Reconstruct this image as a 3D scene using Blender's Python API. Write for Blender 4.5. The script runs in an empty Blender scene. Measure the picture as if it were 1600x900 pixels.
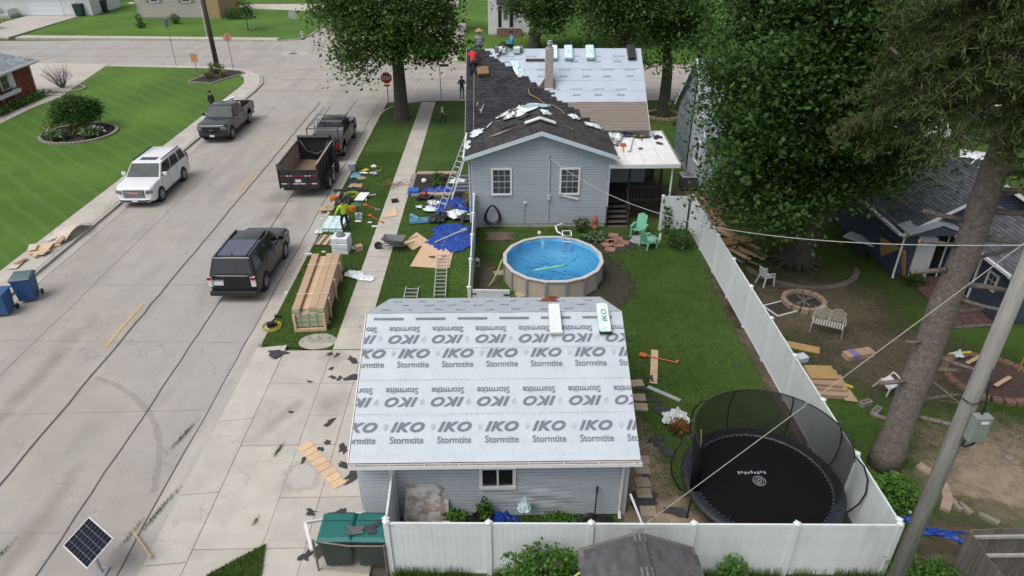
import bpy, bmesh, math, random
import numpy as np
from mathutils import Vector, Matrix

R = math.radians
PI = math.pi
random.seed(7)
rng = np.random.default_rng(7)
scene = bpy.context.scene
col = scene.collection

# ---------------------------------------------------------------- camera
cam_data = bpy.data.cameras.new('camera')
cam = bpy.data.objects.new('camera', cam_data)
col.objects.link(cam)
cam.location = (0, 0, 15)
cam.rotation_euler = (R(60), 0, R(-1.0))
cam_data.sensor_width = 36
cam_data.lens = 36 * 1080 / 1600
cam_data.clip_start = 0.1
cam_data.clip_end = 2000
scene.camera = cam

# ---------------------------------------------------------------- sky, sun, exposure (overcast)
SUN_EL, SUN_AZ = 60, 228
world = bpy.data.worlds.new('World')
scene.world = world
world.use_nodes = True
wt = world.node_tree
wt.nodes.clear()
sky = wt.nodes.new('ShaderNodeTexSky')
sky.sky_type = 'NISHITA'
sky.sun_disc = False
sky.sun_elevation = R(SUN_EL)
sky.sun_rotation = R(SUN_AZ)
sky.air_density = 1.0
sky.dust_density = 3.0
hs = wt.nodes.new('ShaderNodeHueSaturation')
hs.inputs['Saturation'].default_value = 0.3
bg = wt.nodes.new('ShaderNodeBackground')
bg.inputs['Strength'].default_value = 0.13
wo = wt.nodes.new('ShaderNodeOutputWorld')
wt.links.new(sky.outputs[0], hs.inputs['Color'])
wt.links.new(hs.outputs[0], bg.inputs[0])
wt.links.new(bg.outputs[0], wo.inputs[0])
sun_data = bpy.data.lights.new('sun', 'SUN')
sun_data.energy = 1.5
sun_data.angle = R(40)
sun_data.color = (1.0, 0.97, 0.93)
sun = bpy.data.objects.new('sun', sun_data)
col.objects.link(sun)
# light comes from azimuth SUN_AZ (sky convention), elevation SUN_EL
az = R(SUN_AZ)
sdir = Vector((math.sin(az) * math.cos(R(SUN_EL)), math.cos(az) * math.cos(R(SUN_EL)), math.sin(R(SUN_EL))))
sun.rotation_euler = sdir.to_track_quat('Z', 'Y').to_euler()
vs = scene.view_settings
vs.view_transform = 'Standard'
vs.look = 'None'
vs.exposure = 0.42
vs.gamma = 1

# ---------------------------------------------------------------- materials
def mat(name, c, c2=None, rough=0.75, scale=6.0, detail=5.0, bump=0.0, bscale=None, metal=0.0, spec=0.4,
        world_co=False, rnd=0.0, stretch=None, alpha=None, emit=None, coat=0.0, contrast=(0.3, 0.7)):
    m = bpy.data.materials.new(name)
    m.use_nodes = True
    nt = m.node_tree
    b = nt.nodes['Principled BSDF']
    b.inputs['Roughness'].default_value = rough
    b.inputs['Metallic'].default_value = metal
    b.inputs['Specular IOR Level'].default_value = spec
    b.inputs['Coat Weight'].default_value = coat
    if c2 is None:
        c2 = tuple(x * 0.78 for x in c)
    if world_co:
        src = nt.nodes.new('ShaderNodeNewGeometry').outputs['Position']
    else:
        src = nt.nodes.new('ShaderNodeTexCoord').outputs['Object']
    if stretch:
        mp = nt.nodes.new('ShaderNodeMapping')
        mp.inputs['Scale'].default_value = stretch
        nt.links.new(src, mp.inputs[0])
        src = mp.outputs[0]
    n = nt.nodes.new('ShaderNodeTexNoise')
    n.inputs['Scale'].default_value = scale
    n.inputs['Detail'].default_value = detail
    n.inputs['Roughness'].default_value = 0.62
    nt.links.new(src, n.inputs['Vector'])
    r = nt.nodes.new('ShaderNodeValToRGB')
    r.color_ramp.elements[0].position = contrast[0]
    r.color_ramp.elements[1].position = contrast[1]
    r.color_ramp.elements[0].color = (*c2, 1)
    r.color_ramp.elements[1].color = (*c, 1)
    nt.links.new(n.outputs[0], r.inputs[0])
    out = r.outputs[0]
    if rnd:
        oi = nt.nodes.new('ShaderNodeObjectInfo')
        mr = nt.nodes.new('ShaderNodeMapRange')
        mr.inputs[3].default_value = 1 - rnd
        mr.inputs[4].default_value = 1 + rnd
        nt.links.new(oi.outputs['Random'], mr.inputs[0])
        h = nt.nodes.new('ShaderNodeHueSaturation')
        nt.links.new(mr.outputs[0], h.inputs['Value'])
        nt.links.new(out, h.inputs['Color'])
        out = h.outputs[0]
    nt.links.new(out, b.inputs['Base Color'])
    if bump:
        n2 = nt.nodes.new('ShaderNodeTexNoise')
        n2.inputs['Scale'].default_value = bscale or scale * 4
        n2.inputs['Detail'].default_value = 6
        nt.links.new(src, n2.inputs['Vector'])
        bp = nt.nodes.new('ShaderNodeBump')
        bp.inputs['Strength'].default_value = bump
        bp.inputs['Distance'].default_value = 0.05
        nt.links.new(n2.outputs[0], bp.inputs['Height'])
        nt.links.new(bp.outputs[0], b.inputs['Normal'])
    if alpha is not None:
        b.inputs['Alpha'].default_value = alpha
    return m

def nodes(m):
    return m.node_tree, m.node_tree.nodes['Principled BSDF']

def mixin(m, vec_scale, c, lo, hi, kind='NOISE', stretch=None, fac=1.0, world_co=True):
    """mix a second colour into a material where a texture lies between lo and hi"""
    nt, b = nodes(m)
    old = b.inputs['Base Color'].links[0].from_socket
    if world_co:
        src = nt.nodes.new('ShaderNodeNewGeometry').outputs['Position']
    else:
        src = nt.nodes.new('ShaderNodeTexCoord').outputs['Object']
    if stretch:
        mp = nt.nodes.new('ShaderNodeMapping')
        mp.inputs['Scale'].default_value = stretch[:3]
        if len(stretch) > 3:
            mp.inputs['Rotation'].default_value = (0, 0, stretch[3])
        nt.links.new(src, mp.inputs[0])
        src = mp.outputs[0]
    if kind == 'NOISE':
        t = nt.nodes.new('ShaderNodeTexNoise'); t.inputs['Detail'].default_value = 5
        o = t.outputs[0]
    elif kind == 'CRACK':
        n0 = nt.nodes.new('ShaderNodeTexNoise'); n0.inputs['Scale'].default_value = vec_scale * 3
        n0.inputs['Detail'].default_value = 4
        nt.links.new(src, n0.inputs['Vector'])
        va = nt.nodes.new('ShaderNodeVectorMath'); va.operation = 'MULTIPLY_ADD'
        va.inputs[1].default_value = (0.6 / vec_scale,) * 3
        nt.links.new(n0.outputs['Color'], va.inputs[0]); nt.links.new(src, va.inputs[2])
        src = va.outputs[0]
        t = nt.nodes.new('ShaderNodeTexVoronoi'); t.feature = 'DISTANCE_TO_EDGE'
        o = t.outputs['Distance']
    elif kind == 'WAVE':
        t = nt.nodes.new('ShaderNodeTexWave'); t.bands_direction = 'X'
        t.inputs['Distortion'].default_value = 2.0; t.inputs['Detail'].default_value = 3
        o = t.outputs['Fac']
    t.inputs['Scale'].default_value = vec_scale
    nt.links.new(src, t.inputs['Vector'])
    mr = nt.nodes.new('ShaderNodeMapRange')
    mr.inputs[1].default_value = lo; mr.inputs[2].default_value = hi
    mr.inputs[3].default_value = 0; mr.inputs[4].default_value = fac
    nt.links.new(o, mr.inputs[0])
    mx = nt.nodes.new('ShaderNodeMix'); mx.data_type = 'RGBA'
    nt.links.new(mr.outputs[0], mx.inputs['Factor'])
    nt.links.new(old, mx.inputs['A'])
    mx.inputs['B'].default_value = (*c, 1)
    nt.links.new(mx.outputs['Result'], b.inputs['Base Color'])
    return m

def patch_mat(name, c, c2, scale=4, rough=0.95, soft=0.45, strength=1.0):
    """ground cover with a ragged, thinning outline (object sized -1..1)"""
    m = mat(name, c, c2, rough=rough, scale=scale, bump=0.4, world_co=True)
    nt, b = nodes(m)
    tc = nt.nodes.new('ShaderNodeUVMap')
    ln = nt.nodes.new('ShaderNodeVectorMath'); ln.operation = 'LENGTH'
    nt.links.new(tc.outputs[0], ln.inputs[0])
    geo = nt.nodes.new('ShaderNodeNewGeometry')
    nz = nt.nodes.new('ShaderNodeTexNoise'); nz.inputs['Scale'].default_value = 1.6; nz.inputs['Detail'].default_value = 7
    nz.inputs['Roughness'].default_value = 0.7
    nt.links.new(geo.outputs['Position'], nz.inputs['Vector'])
    ad = nt.nodes.new('ShaderNodeMath'); ad.operation = 'ADD'
    nt.links.new(ln.outputs['Value'], ad.inputs[0]); nt.links.new(nz.outputs[0], ad.inputs[1])
    mr = nt.nodes.new('ShaderNodeMapRange')
    mr.inputs[1].default_value = 1.35 - soft; mr.inputs[2].default_value = 1.35
    mr.inputs[3].default_value = strength; mr.inputs[4].default_value = 0
    nt.links.new(ad.outputs[0], mr.inputs[0])
    nt.links.new(mr.outputs[0], b.inputs['Alpha'])
    return m

# ---------------------------------------------------------------- mesh helpers
class MB:
    def __init__(s):
        s.v = []; s.f = []
    def add(s, vs_, fs_):
        o = len(s.v)
        s.v += [tuple(p) for p in vs_]
        s.f += [tuple(i + o for i in f) for f in fs_]
        return s
    def box(s, c, d, rz=0, rx=0, ry=0):
        m = Matrix.Rotation(rz, 3, 'Z') @ Matrix.Rotation(ry, 3, 'Y') @ Matrix.Rotation(rx, 3, 'X')
        p = []
        for z in (-1, 1):
            for x, y in ((-1, -1), (1, -1), (1, 1), (-1, 1)):
                q = m @ Vector((x * d[0] / 2, y * d[1] / 2, z * d[2] / 2))
                p.append((q.x + c[0], q.y + c[1], q.z + c[2]))
        return s.add(p, [(3, 2, 1, 0), (4, 5, 6, 7), (0, 1, 5, 4), (1, 2, 6, 5), (2, 3, 7, 6), (3, 0, 4, 7)])
    def bx(s, x0, x1, y0, y1, z0, z1):
        return s.box(((x0 + x1) / 2, (y0 + y1) / 2, (z0 + z1) / 2), (abs(x1 - x0), abs(y1 - y0), abs(z1 - z0)))
    def tube(s, pts, r, n=8, cap=True):
        pts = [Vector(p) for p in pts]
        k = len(pts)
        rs = r if isinstance(r, (list, tuple)) else [r] * k
        vs_ = []; fs_ = []
        prev = None
        for i, p in enumerate(pts):
            d = (pts[min(i + 1, k - 1)] - pts[max(i - 1, 0)])
            if d.length < 1e-9: d = Vector((0, 0, 1))
            d.normalize()
            if prev is None:
                a = d.orthogonal().normalized()
            else:
                a = (prev - d * prev.dot(d))
                a = a.normalized() if a.length > 1e-6 else d.orthogonal().normalized()
            prev = a
            b = d.cross(a)
            for j in range(n):
                t = 2 * PI * j / n
                q = p + (a * math.cos(t) + b * math.sin(t)) * rs[i]
                vs_.append((q.x, q.y, q.z))
        for i in range(k - 1):
            for j in range(n):
                fs_.append((i * n + j, i * n + (j + 1) % n, (i + 1) * n + (j + 1) % n, (i + 1) * n + j))
        if cap:
            fs_.append(tuple(range(n - 1, -1, -1)))
            fs_.append(tuple((k - 1) * n + j for j in range(n)))
        return s.add(vs_, fs_)
    def ring(s, c, R0, r, n=32, m=6, a0=0, a1=2 * PI, sx=1, sy=1):
        full = abs(a1 - a0 - 2 * PI) < 1e-6
        pts = [(c[0] + sx * R0 * math.cos(a0 + (a1 - a0) * i / n), c[1] + sy * R0 * math.sin(a0 + (a1 - a0) * i / n), c[2]) for i in range(n + 1)]
        return s.tube(pts, r, m, cap=not full)
    def prism(s, poly, z0, z1):
        n = len(poly)
        a = sum(poly[i][0] * poly[(i + 1) % n][1] - poly[(i + 1) % n][0] * poly[i][1] for i in range(n))
        if a < 0: poly = poly[::-1]
        vs_ = [(x, y, z0) for x, y in poly] + [(x, y, z1) for x, y in poly]
        fs_ = [tuple(range(n - 1, -1, -1)), tuple(range(n, 2 * n))]
        fs_ += [(i, (i + 1) % n, n + (i + 1) % n, n + i) for i in range(n)]
        return s.add(vs_, fs_)
    def extx(s, poly, x0, x1):
        """profile in (y, z) extruded along x"""
        n = len(poly)
        vs_ = [(x0, y, z) for y, z in poly] + [(x1, y, z) for y, z in poly]
        a = sum(poly[i][0] * poly[(i + 1) % n][1] - poly[(i + 1) % n][0] * poly[i][1] for i in range(n))
        f0, f1 = tuple(range(n)), tuple(range(2 * n - 1, n - 1, -1))
        sd = [(i, n + i, n + (i + 1) % n, (i + 1) % n) for i in range(n)]
        if a > 0:
            f0, f1 = f0[::-1], f1[::-1]; sd = [t[::-1] for t in sd]
        return s.add(vs_, [f0, f1] + sd)
    def slab(s, q, th):
        """thick panel on a planar polygon q, extruded along its normal by th"""
        q = [Vector(p) for p in q]
        n = (q[1] - q[0]).cross(q[-1] - q[0]).normalized() * th
        k = len(q)
        vs_ = [p for p in q] + [p + n for p in q]
        fs_ = [tuple(range(k - 1, -1, -1)), tuple(range(k, 2 * k))] + [(i, (i + 1) % k, k + (i + 1) % k, k + i) for i in range(k)]
        return s.add(vs_, fs_)
    def lathe(s, prof, n=24, c=(0, 0, 0), cap=True):
        vs_ = []; fs_ = []
        for r, z in prof:
            for j in range(n):
                t = 2 * PI * j / n
                vs_.append((c[0] + r * math.cos(t), c[1] + r * math.sin(t), c[2] + z))
        for i in range(len(prof) - 1):
            for j in range(n):
                fs_.append((i * n + j, i * n + (j + 1) % n, (i + 1) * n + (j + 1) % n, (i + 1) * n + j))
        if cap:
            fs_.append(tuple(range(n - 1, -1, -1)))
            fs_.append(tuple((len(prof) - 1) * n + j for j in range(n)))
        return s.add(vs_, fs_)
    def ell(s, c, r, n=10, m=6, noise=0.0):
        vs_ = [(c[0], c[1], c[2] - r[2])]
        for i in range(1, m):
            ph = -PI / 2 + PI * i / m
            for j in range(n):
                t = 2 * PI * j / n
                k = 1 + noise * (random.random() - 0.5) * 2
                vs_.append((c[0] + r[0] * k * math.cos(ph) * math.cos(t), c[1] + r[1] * k * math.cos(ph) * math.sin(t), c[2] + r[2] * k * math.sin(ph)))
        vs_.append((c[0], c[1], c[2] + r[2]))
        fs_ = [(0, 1 + (j + 1) % n, 1 + j) for j in range(n)]
        for i in range(m - 2):
            for j in range(n):
                fs_.append((1 + i * n + j, 1 + i * n + (j + 1) % n, 1 + (i + 1) * n + (j + 1) % n, 1 + (i + 1) * n + j))
        o = 1 + (m - 2) * n
        fs_ += [(o + j, o + (j + 1) % n, len(vs_) - 1) for j in range(n)]
        return s.add(vs_, fs_)
    def mesh(s, name='mesh', smooth=False):
        me = bpy.data.meshes.new(name)
        me.from_pydata(s.v, [], s.f)
        me.update()
        if smooth:
            me.polygons.foreach_set('use_smooth', [True] * len(me.polygons))
        return me
    def build(s, name, m, parent=None, smooth=False, bevel=0, loc=None, rz=0, seg=2, kind=None):
        o = bpy.data.objects.new(name, s.mesh(name, smooth))
        col.objects.link(o)
        if m is not None: o.data.materials.append(m)
        if parent is not None: o.parent = parent
        if loc is not None: o.location = loc
        if rz: o.rotation_euler = (0, 0, rz)
        if bevel:
            bv = o.modifiers.new('bevel', 'BEVEL'); bv.width = bevel; bv.segments = seg
            bv.limit_method = 'ANGLE'; bv.angle_limit = R(35)
        if kind: o['kind'] = kind
        return o

def tag(o, label, cat, group=None):
    o['label'] = label; o['category'] = cat
    if group: o['group'] = group
    return o
def struct(o):
    o['kind'] = 'structure'
    return o
def thing(name, label, cat, loc=(0, 0, 0), rz=0, group=None):
    o = bpy.data.objects.new(name, None)
    o.empty_display_size = 0.3
    col.objects.link(o)
    o.location = loc; o.rotation_euler = (0, 0, rz)
    return tag(o, label, cat, group)
def inst(name, mesh, parent=None, loc=(0, 0, 0), rot=(0, 0, 0), scale=None):
    o = bpy.data.objects.new(name, mesh)
    col.objects.link(o)
    if parent is not None: o.parent = parent
    o.location = loc; o.rotation_euler = rot
    if scale is not None: o.scale = scale
    return o
def dup(root, loc, rz, label, group=None):
    r = root.copy(); col.objects.link(r); r.location = loc; r.rotation_euler = (0, 0, rz)
    r['label'] = label
    if group: r['group'] = group
    for ch in root.children:
        c = ch.copy(); col.objects.link(c); c.parent = r
        for g_ in ch.children:
            d = g_.copy(); col.objects.link(d); d.parent = c
    return r
def mesh_np(name, verts, faces_flat, nper, m, smooth=False):
    """fast mesh from numpy arrays; faces all have nper corners"""
    me = bpy.data.meshes.new(name)
    nv = len(verts); nf = len(faces_flat) // nper
    me.vertices.add(nv); me.vertices.foreach_set('co', np.asarray(verts, dtype=np.float32).ravel())
    me.loops.add(nf * nper); me.loops.foreach_set('vertex_index', np.asarray(faces_flat, dtype=np.int32))
    me.polygons.add(nf)
    me.polygons.foreach_set('loop_start', np.arange(0, nf * nper, nper, dtype=np.int32))
    me.polygons.foreach_set('loop_total', np.full(nf, nper, dtype=np.int32))
    me.update(calc_edges=True)
    me.materials.append(m)
    return me
def leaves_mesh(name, pos, size, m, droop=0.3, aspect=0.6, jitter=0.55):
    """one folded quad (two triangles) per leaf"""
    n = len(pos)
    pos = np.asarray(pos)
    a = rng.uniform(0, 2 * PI, n)
    tilt = rng.normal(-droop, 0.5, n)
    d = np.stack([np.cos(a) * np.cos(tilt), np.sin(a) * np.cos(tilt), np.sin(tilt)], 1)
    up = rng.normal(0, 0.5, (n, 3)); up[:, 2] += 1.0
    sdir_ = np.cross(d, up); sdir_ /= np.linalg.norm(sdir_, axis=1, keepdims=True) + 1e-9
    L = (size * (1 + jitter * rng.uniform(-1, 1, n)))[:, None]
    W = L * aspect
    p0 = pos - d * L * 0.5
    p2 = pos + d * L * 0.5
    p1 = pos + sdir_ * W * 0.5
    p3 = pos - sdir_ * W * 0.5
    nrm = np.cross(d, sdir_)
    p1 = p1 + nrm * W * 0.15; p3 = p3 + nrm * W * 0.15
    v = np.stack([p0, p1, p2, p3], 1).reshape(-1, 3)
    i = np.arange(n)[:, None] * 4
    f = np.concatenate([i, i + 1, i + 2, i, i + 2, i + 3], 1).ravel()
    return mesh_np(name, v, f, 3, m)
def leaf_mat(name, c, c2, trans=0.35, rough=0.55):
    m = bpy.data.materials.new(name); m.use_nodes = True
    nt = m.node_tree; b = nt.nodes['Principled BSDF']
    b.inputs['Roughness'].default_value = rough
    b.inputs['Specular IOR Level'].default_value = 0.25
    geo = nt.nodes.new('ShaderNodeNewGeometry')
    n = nt.nodes.new('ShaderNodeTexNoise'); n.inputs['Scale'].default_value = 0.7; n.inputs['Detail'].default_value = 3
    nt.links.new(geo.outputs['Position'], n.inputs['Vector'])
    ad = nt.nodes.new('ShaderNodeMath'); ad.operation = 'MULTIPLY_ADD'
    ad.inputs[1].default_value = 0.65
    nt.links.new(geo.outputs['Random Per Island'], ad.inputs[0]); 
    ms = nt.nodes.new('ShaderNodeMath'); ms.operation = 'MULTIPLY'; ms.inputs[1].default_value = 0.7
    nt.links.new(n.outputs[0], ms.inputs[0]); nt.links.new(ms.outputs[0], ad.inputs[2])
    r = nt.nodes.new('ShaderNodeValToRGB')
    r.color_ramp.elements[0].position = 0.2; r.color_ramp.elements[1].position = 0.9
    r.color_ramp.elements[0].color = (*c2, 1); r.color_ramp.elements[1].color = (*c, 1)
    nt.links.new(ad.outputs[0], r.inputs[0])
    nt.links.new(r.outputs[0], b.inputs['Base Color'])
    tr = nt.nodes.new('ShaderNodeBsdfTranslucent')
    nt.links.new(r.outputs[0], tr.inputs[0])
    mx = nt.nodes.new('ShaderNodeMixShader'); mx.inputs[0].default_value = trans
    out = nt.nodes['Material Output']
    nt.links.new(b.outputs[0], mx.inputs[1]); nt.links.new(tr.outputs[0], mx.inputs[2])
    nt.links.new(mx.outputs[0], out.inputs[0])
    return m
def text_mesh(body, size, bold=0.0, shear=0.0, space=1.0):
    cu = bpy.data.curves.new('print', 'FONT')
    cu.body = body; cu.size = size; cu.offset = bold; cu.shear = shear; cu.space_character = space
    cu.align_x = 'CENTER'; cu.align_y = 'CENTER'
    cu.resolution_u = 3
    o = bpy.data.objects.new('print', cu); col.objects.link(o)
    bpy.context.view_layer.update()
    dg = bpy.context.evaluated_depsgraph_get()
    me = bpy.data.meshes.new_from_object(o.evaluated_get(dg))
    bpy.data.objects.remove(o); bpy.data.curves.remove(cu)
    return me


# ---------------------------------------------------------------- shared materials
GRASS = mat('grass', (0.056, 0.098, 0.020), (0.025, 0.050, 0.011), rough=0.9, scale=9, detail=9, bump=0.9, bscale=30, world_co=True, spec=0.15)
mixin(GRASS, 0.25, (0.078, 0.14, 0.026), 0.42, 0.7, fac=0.7)
mixin(GRASS, 1.7, (0.026, 0.048, 0.012), 0.52, 0.75, fac=0.7)
mixin(GRASS, 40, (0.11, 0.18, 0.04), 0.55, 0.75, fac=0.5)
LAWN = mat('mown_lawn', (0.078, 0.152, 0.026), (0.044, 0.096, 0.017), rough=0.9, scale=9, detail=9, bump=0.8, bscale=30, world_co=True, spec=0.15)
mixin(LAWN, 0.16, (0.105, 0.195, 0.03), 0.42, 0.68, fac=0.7)
mixin(LAWN, 0.26, (0.12, 0.19, 0.06), 0.7, 0.99, kind='WAVE', stretch=(1, 1, 1, R(-47)), fac=0.3)
mixin(LAWN, 0.6, (0.10, 0.15, 0.035), 0.58, 0.72, fac=0.5)
mixin(GRASS, 0.8, (0.10, 0.125, 0.035), 0.6, 0.75, fac=0.5)
mixin(LAWN, 2.3, (0.034, 0.080, 0.012), 0.55, 0.8, fac=0.6)
mixin(LAWN, 40, (0.12, 0.20, 0.045), 0.55, 0.75, fac=0.4)
CONC = mat('concrete', (0.46, 0.425, 0.38), (0.37, 0.34, 0.305), rough=0.9, scale=1.2, detail=10, bump=0.25, bscale=60, world_co=True, rnd=0.05, spec=0.2)
mixin(CONC, 0.35, (0.30, 0.275, 0.245), 0.55, 0.8, fac=0.6)
mixin(CONC, 7, (0.26, 0.24, 0.215), 0.63, 0.85, fac=0.5)
mixin(CONC, 0.22, (0.12, 0.11, 0.10), 0.0035, 0.0, kind='CRACK', fac=0.5)
ROADC = mat('street_concrete', (0.365, 0.335, 0.30), (0.30, 0.275, 0.247), rough=0.9, scale=0.8, detail=10, bump=0.2, bscale=50, world_co=True, spec=0.2)
mixin(ROADC, 0.5, (0.265, 0.25, 0.235), 0.48, 0.75, stretch=(1.6, 0.12, 1), fac=0.75)
mixin(ROADC, 0.12, (0.325, 0.315, 0.305), 0.45, 0.65, fac=0.7)
mixin(ROADC, 6, (0.22, 0.215, 0.21), 0.62, 0.85, fac=0.5)
mixin(ROADC, 0.35, (0.13, 0.125, 0.12), 0.004, 0.0, kind='CRACK', stretch=(1, 0.5, 1), fac=0.6)
mixin(ROADC, 1.1, (0.19, 0.178, 0.165), 0.006, 0.0, kind='CRACK', stretch=(1, 0.6, 1), fac=0.3)
mixin(ROADC, 0.9, (0.24, 0.225, 0.21), 0.5, 0.72, stretch=(1, .3, 1), fac=0.5)
mixin(ROADC, 25, (0.20, 0.19, 0.178), 0.62, 0.75, fac=0.6)
KERB = mat('kerb_concrete', (0.42, 0.39, 0.35), (0.30, 0.275, 0.25), rough=0.9, scale=2, detail=8, world_co=True)
TAR = mat('tar_seam', (0.055, 0.055, 0.06), (0.10, 0.098, 0.095), rough=0.8, scale=5, world_co=True)
YELLOW = mat('road_paint', (0.46, 0.31, 0.12), (0.37, 0.32, 0.24), rough=0.8, scale=6, world_co=True, contrast=(0.4, 0.55))
SOIL = patch_mat('bare_soil', (0.13, 0.098, 0.07), (0.07, 0.052, 0.038))
SAND = patch_mat('sandy_soil', (0.30, 0.235, 0.165), (0.18, 0.138, 0.095), scale=2.5, soft=0.5)
MULCH = patch_mat('mulch', (0.022, 0.017, 0.016), (0.060, 0.044, 0.038), scale=30, soft=0.12)
STAIN = patch_mat('concrete_stain', (0.23, 0.205, 0.18), (0.32, 0.29, 0.26), scale=5, soft=0.7, strength=0.28)
PALE = patch_mat('pale_scour', (0.52, 0.49, 0.46), (0.42, 0.385, 0.36), scale=9, soft=0.4, strength=0.85)
VINYL = mat('white_vinyl', (0.66, 0.69, 0.70), (0.58, 0.62, 0.62), rough=0.45, scale=1.2, rnd=0.02)
mixin(VINYL, 2.2, (0.42, 0.47, 0.40), 0.52, 0.8, stretch=(1, 1, 0.2), fac=0.55)
WHITE = mat('white_paint', (0.68, 0.69, 0.69), (0.60, 0.61, 0.61), rough=0.5, scale=2)
SIDING_G = mat('grey_siding', (0.37, 0.415, 0.465), (0.33, 0.375, 0.42), rough=0.55, scale=1.2, world_co=True)
SIDING_P = mat('pale_grey_siding', (0.45, 0.49, 0.53), (0.40, 0.44, 0.48), rough=0.55, scale=1.2, world_co=True)
GLASS_D = mat('dark_glass', (0.012, 0.014, 0.017), (0.02, 0.022, 0.026), rough=0.08, scale=1, spec=0.6)
BLACK = mat('black_plastic', (0.014, 0.014, 0.016), (0.024, 0.024, 0.026), rough=0.5, scale=6)
METAL = mat('galvanised_metal', (0.50, 0.51, 0.52), (0.36, 0.37, 0.38), rough=0.4, scale=8, metal=0.7)
ALU = mat('aluminium', (0.68, 0.68, 0.68), (0.52, 0.52, 0.52), rough=0.35, scale=8, metal=0.6)
WOOD = mat('pale_lumber', (0.60, 0.44, 0.28), (0.44, 0.30, 0.175), rough=0.75, scale=3, detail=8, stretch=(6, 1, 6), rnd=0.12)
OSB = mat('sheathing_board', (0.62, 0.45, 0.29), (0.46, 0.31, 0.19), rough=0.8, scale=14, detail=6, rnd=0.08)
OLDWOOD = mat('weathered_wood', (0.17, 0.155, 0.135), (0.085, 0.075, 0.065), rough=0.9, scale=4, detail=9, stretch=(8, 8, 0.6), rnd=0.18)
DARKWOOD = mat('dark_stained_wood', (0.055, 0.042, 0.036), (0.032, 0.025, 0.022), rough=0.8, scale=4, rnd=0.1)
TORN = mat('torn_shingle', (0.030, 0.031, 0.035), (0.058, 0.058, 0.062), rough=0.95, scale=14, bump=0.3)

def island_mat(name, c, c2, rough=0.92, fine=None, world_n=0.8):
    """random tone for each loose piece of a joined mesh"""
    m = mat(name, c, c2, rough=rough, scale=40, detail=4, world_co=True, spec=0.15)
    nt, b = nodes(m)
    old = b.inputs['Base Color'].links[0].from_socket
    geo = nt.nodes.new('ShaderNodeNewGeometry')
    mr = nt.nodes.new('ShaderNodeMapRange'); mr.inputs[3].default_value = 0.72; mr.inputs[4].default_value = 1.28
    nt.links.new(geo.outputs['Random Per Island'], mr.inputs[0])
    n = nt.nodes.new('ShaderNodeTexNoise'); n.inputs['Scale'].default_value = world_n; n.inputs['Detail'].default_value = 4
    nt.links.new(geo.outputs['Position'], n.inputs['Vector'])
    mr2 = nt.nodes.new('ShaderNodeMapRange'); mr2.inputs[1].default_value = 0.3; mr2.inputs[2].default_value = 0.7
    mr2.inputs[3].default_value = 0.8; mr2.inputs[4].default_value = 1.2
    nt.links.new(n.outputs[0], mr2.inputs[0])
    mm = nt.nodes.new('ShaderNodeMath'); mm.operation = 'MULTIPLY'
    nt.links.new(mr.outputs[0], mm.inputs[0]); nt.links.new(mr2.outputs[0], mm.inputs[1])
    h = nt.nodes.new('ShaderNodeHueSaturation')
    nt.links.new(mm.outputs[0], h.inputs['Value']); nt.links.new(old, h.inputs['Color'])
    nt.links.new(h.outputs[0], b.inputs['Base Color'])
    return m
SH_DARK = island_mat('charcoal_shingles', (0.050, 0.050, 0.056), (0.032, 0.032, 0.036))
SH_OLD = island_mat('weathered_charcoal_shingles', (0.062, 0.060, 0.062), (0.036, 0.035, 0.036))
SH_GREY = island_mat('grey_shingles', (0.115, 0.122, 0.134), (0.08, 0.085, 0.095))
SH_LIGHT = island_mat('light_grey_shingles', (0.30, 0.33, 0.36), (0.20, 0.225, 0.25))
SH_SHED = mat('shed_shingles', (0.105, 0.10, 0.105), (0.065, 0.063, 0.066), rough=0.95, scale=30, bump=0.4, rnd=0.22)
BRICKM = island_mat('red_brick', (0.26, 0.085, 0.055), (0.18, 0.06, 0.042))

# ---------------------------------------------------------------- ground, streets, blocks
struct(MB().bx(-600, 600, -300, 900, -0.5, -0.20).build('ground', GRASS))
st = MB()
for x0, x1, y0, y1 in ((-21.2, -9.2, -30, 56.8), (-200, 200, 56.8, 84), (-22.6, -6.2, 84, 300)):
    st.bx(x0, x1, y0, y1, -0.19, -0.12)
street = struct(st.build('street', ROADC))

def lawn(poly, m, z=0.0, name='lawn'):
    return struct(MB().prism(poly, -0.3, z).build(name, m))
def arc(cx, cy, r, a0, a1, n=8):
    return [(cx + r * math.cos(R(a0 + (a1 - a0) * i / n)), cy + r * math.sin(R(a0 + (a1 - a0) * i / n))) for i in range(n + 1)]
arcR = arc(-5.15, 52.7, 4.0, 180, 90)
lawn([(-9.15, 21.9)] + arcR + [(150, 55.5), (150, -30), (-2.6, -30), (-2.6, 12.0), (-3.4, 21.4), (-6.3, 21.4)], GRASS)
cornL = [(-21.15, 60.0), (-21.35, 63), (-22.3, 65.9), (-24.2, 68.2), (-27, 69.6), (-38.5, 70.8)]
lawn([(-22.75, -30), (-22.75, 60), (-22.9, 63), (-23.6, 65.2), (-25.2, 67.4), (-27.6, 68.9), (-38.5, 70.1), (-36.6, 59.0), (-200, 59.0), (-200, -30)], LAWN)
lawn([(-48, 59.1), (-47.5, 70.6), (-49, 71.4), (-200, 74), (-200, 59.1)], LAWN)
lawn([(-22.5, 300), (-22.5, 86.5), (-23.3, 84.3), (-25.5, 83.2), (-40, 83.8), (-56.2, 85.3), (-57.2, 100), (-57.2, 300)], LAWN)
lawn([(-64.5, 300), (-64.5, 101), (-64.5, 86.5), (-200, 93), (-200, 300)], LAWN)
lawn([(-6.2, 300), (-6.2, 74), (-5.4, 72.2), (-3.5, 71.2), (20, 69.7), (200, 66), (200, 300)], LAWN)
lawn([(-6.28,12.51), (-6.11,11.53), (-6.09,11.02), (-7.50,11.56)], GRASS, z=0.05)

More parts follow.
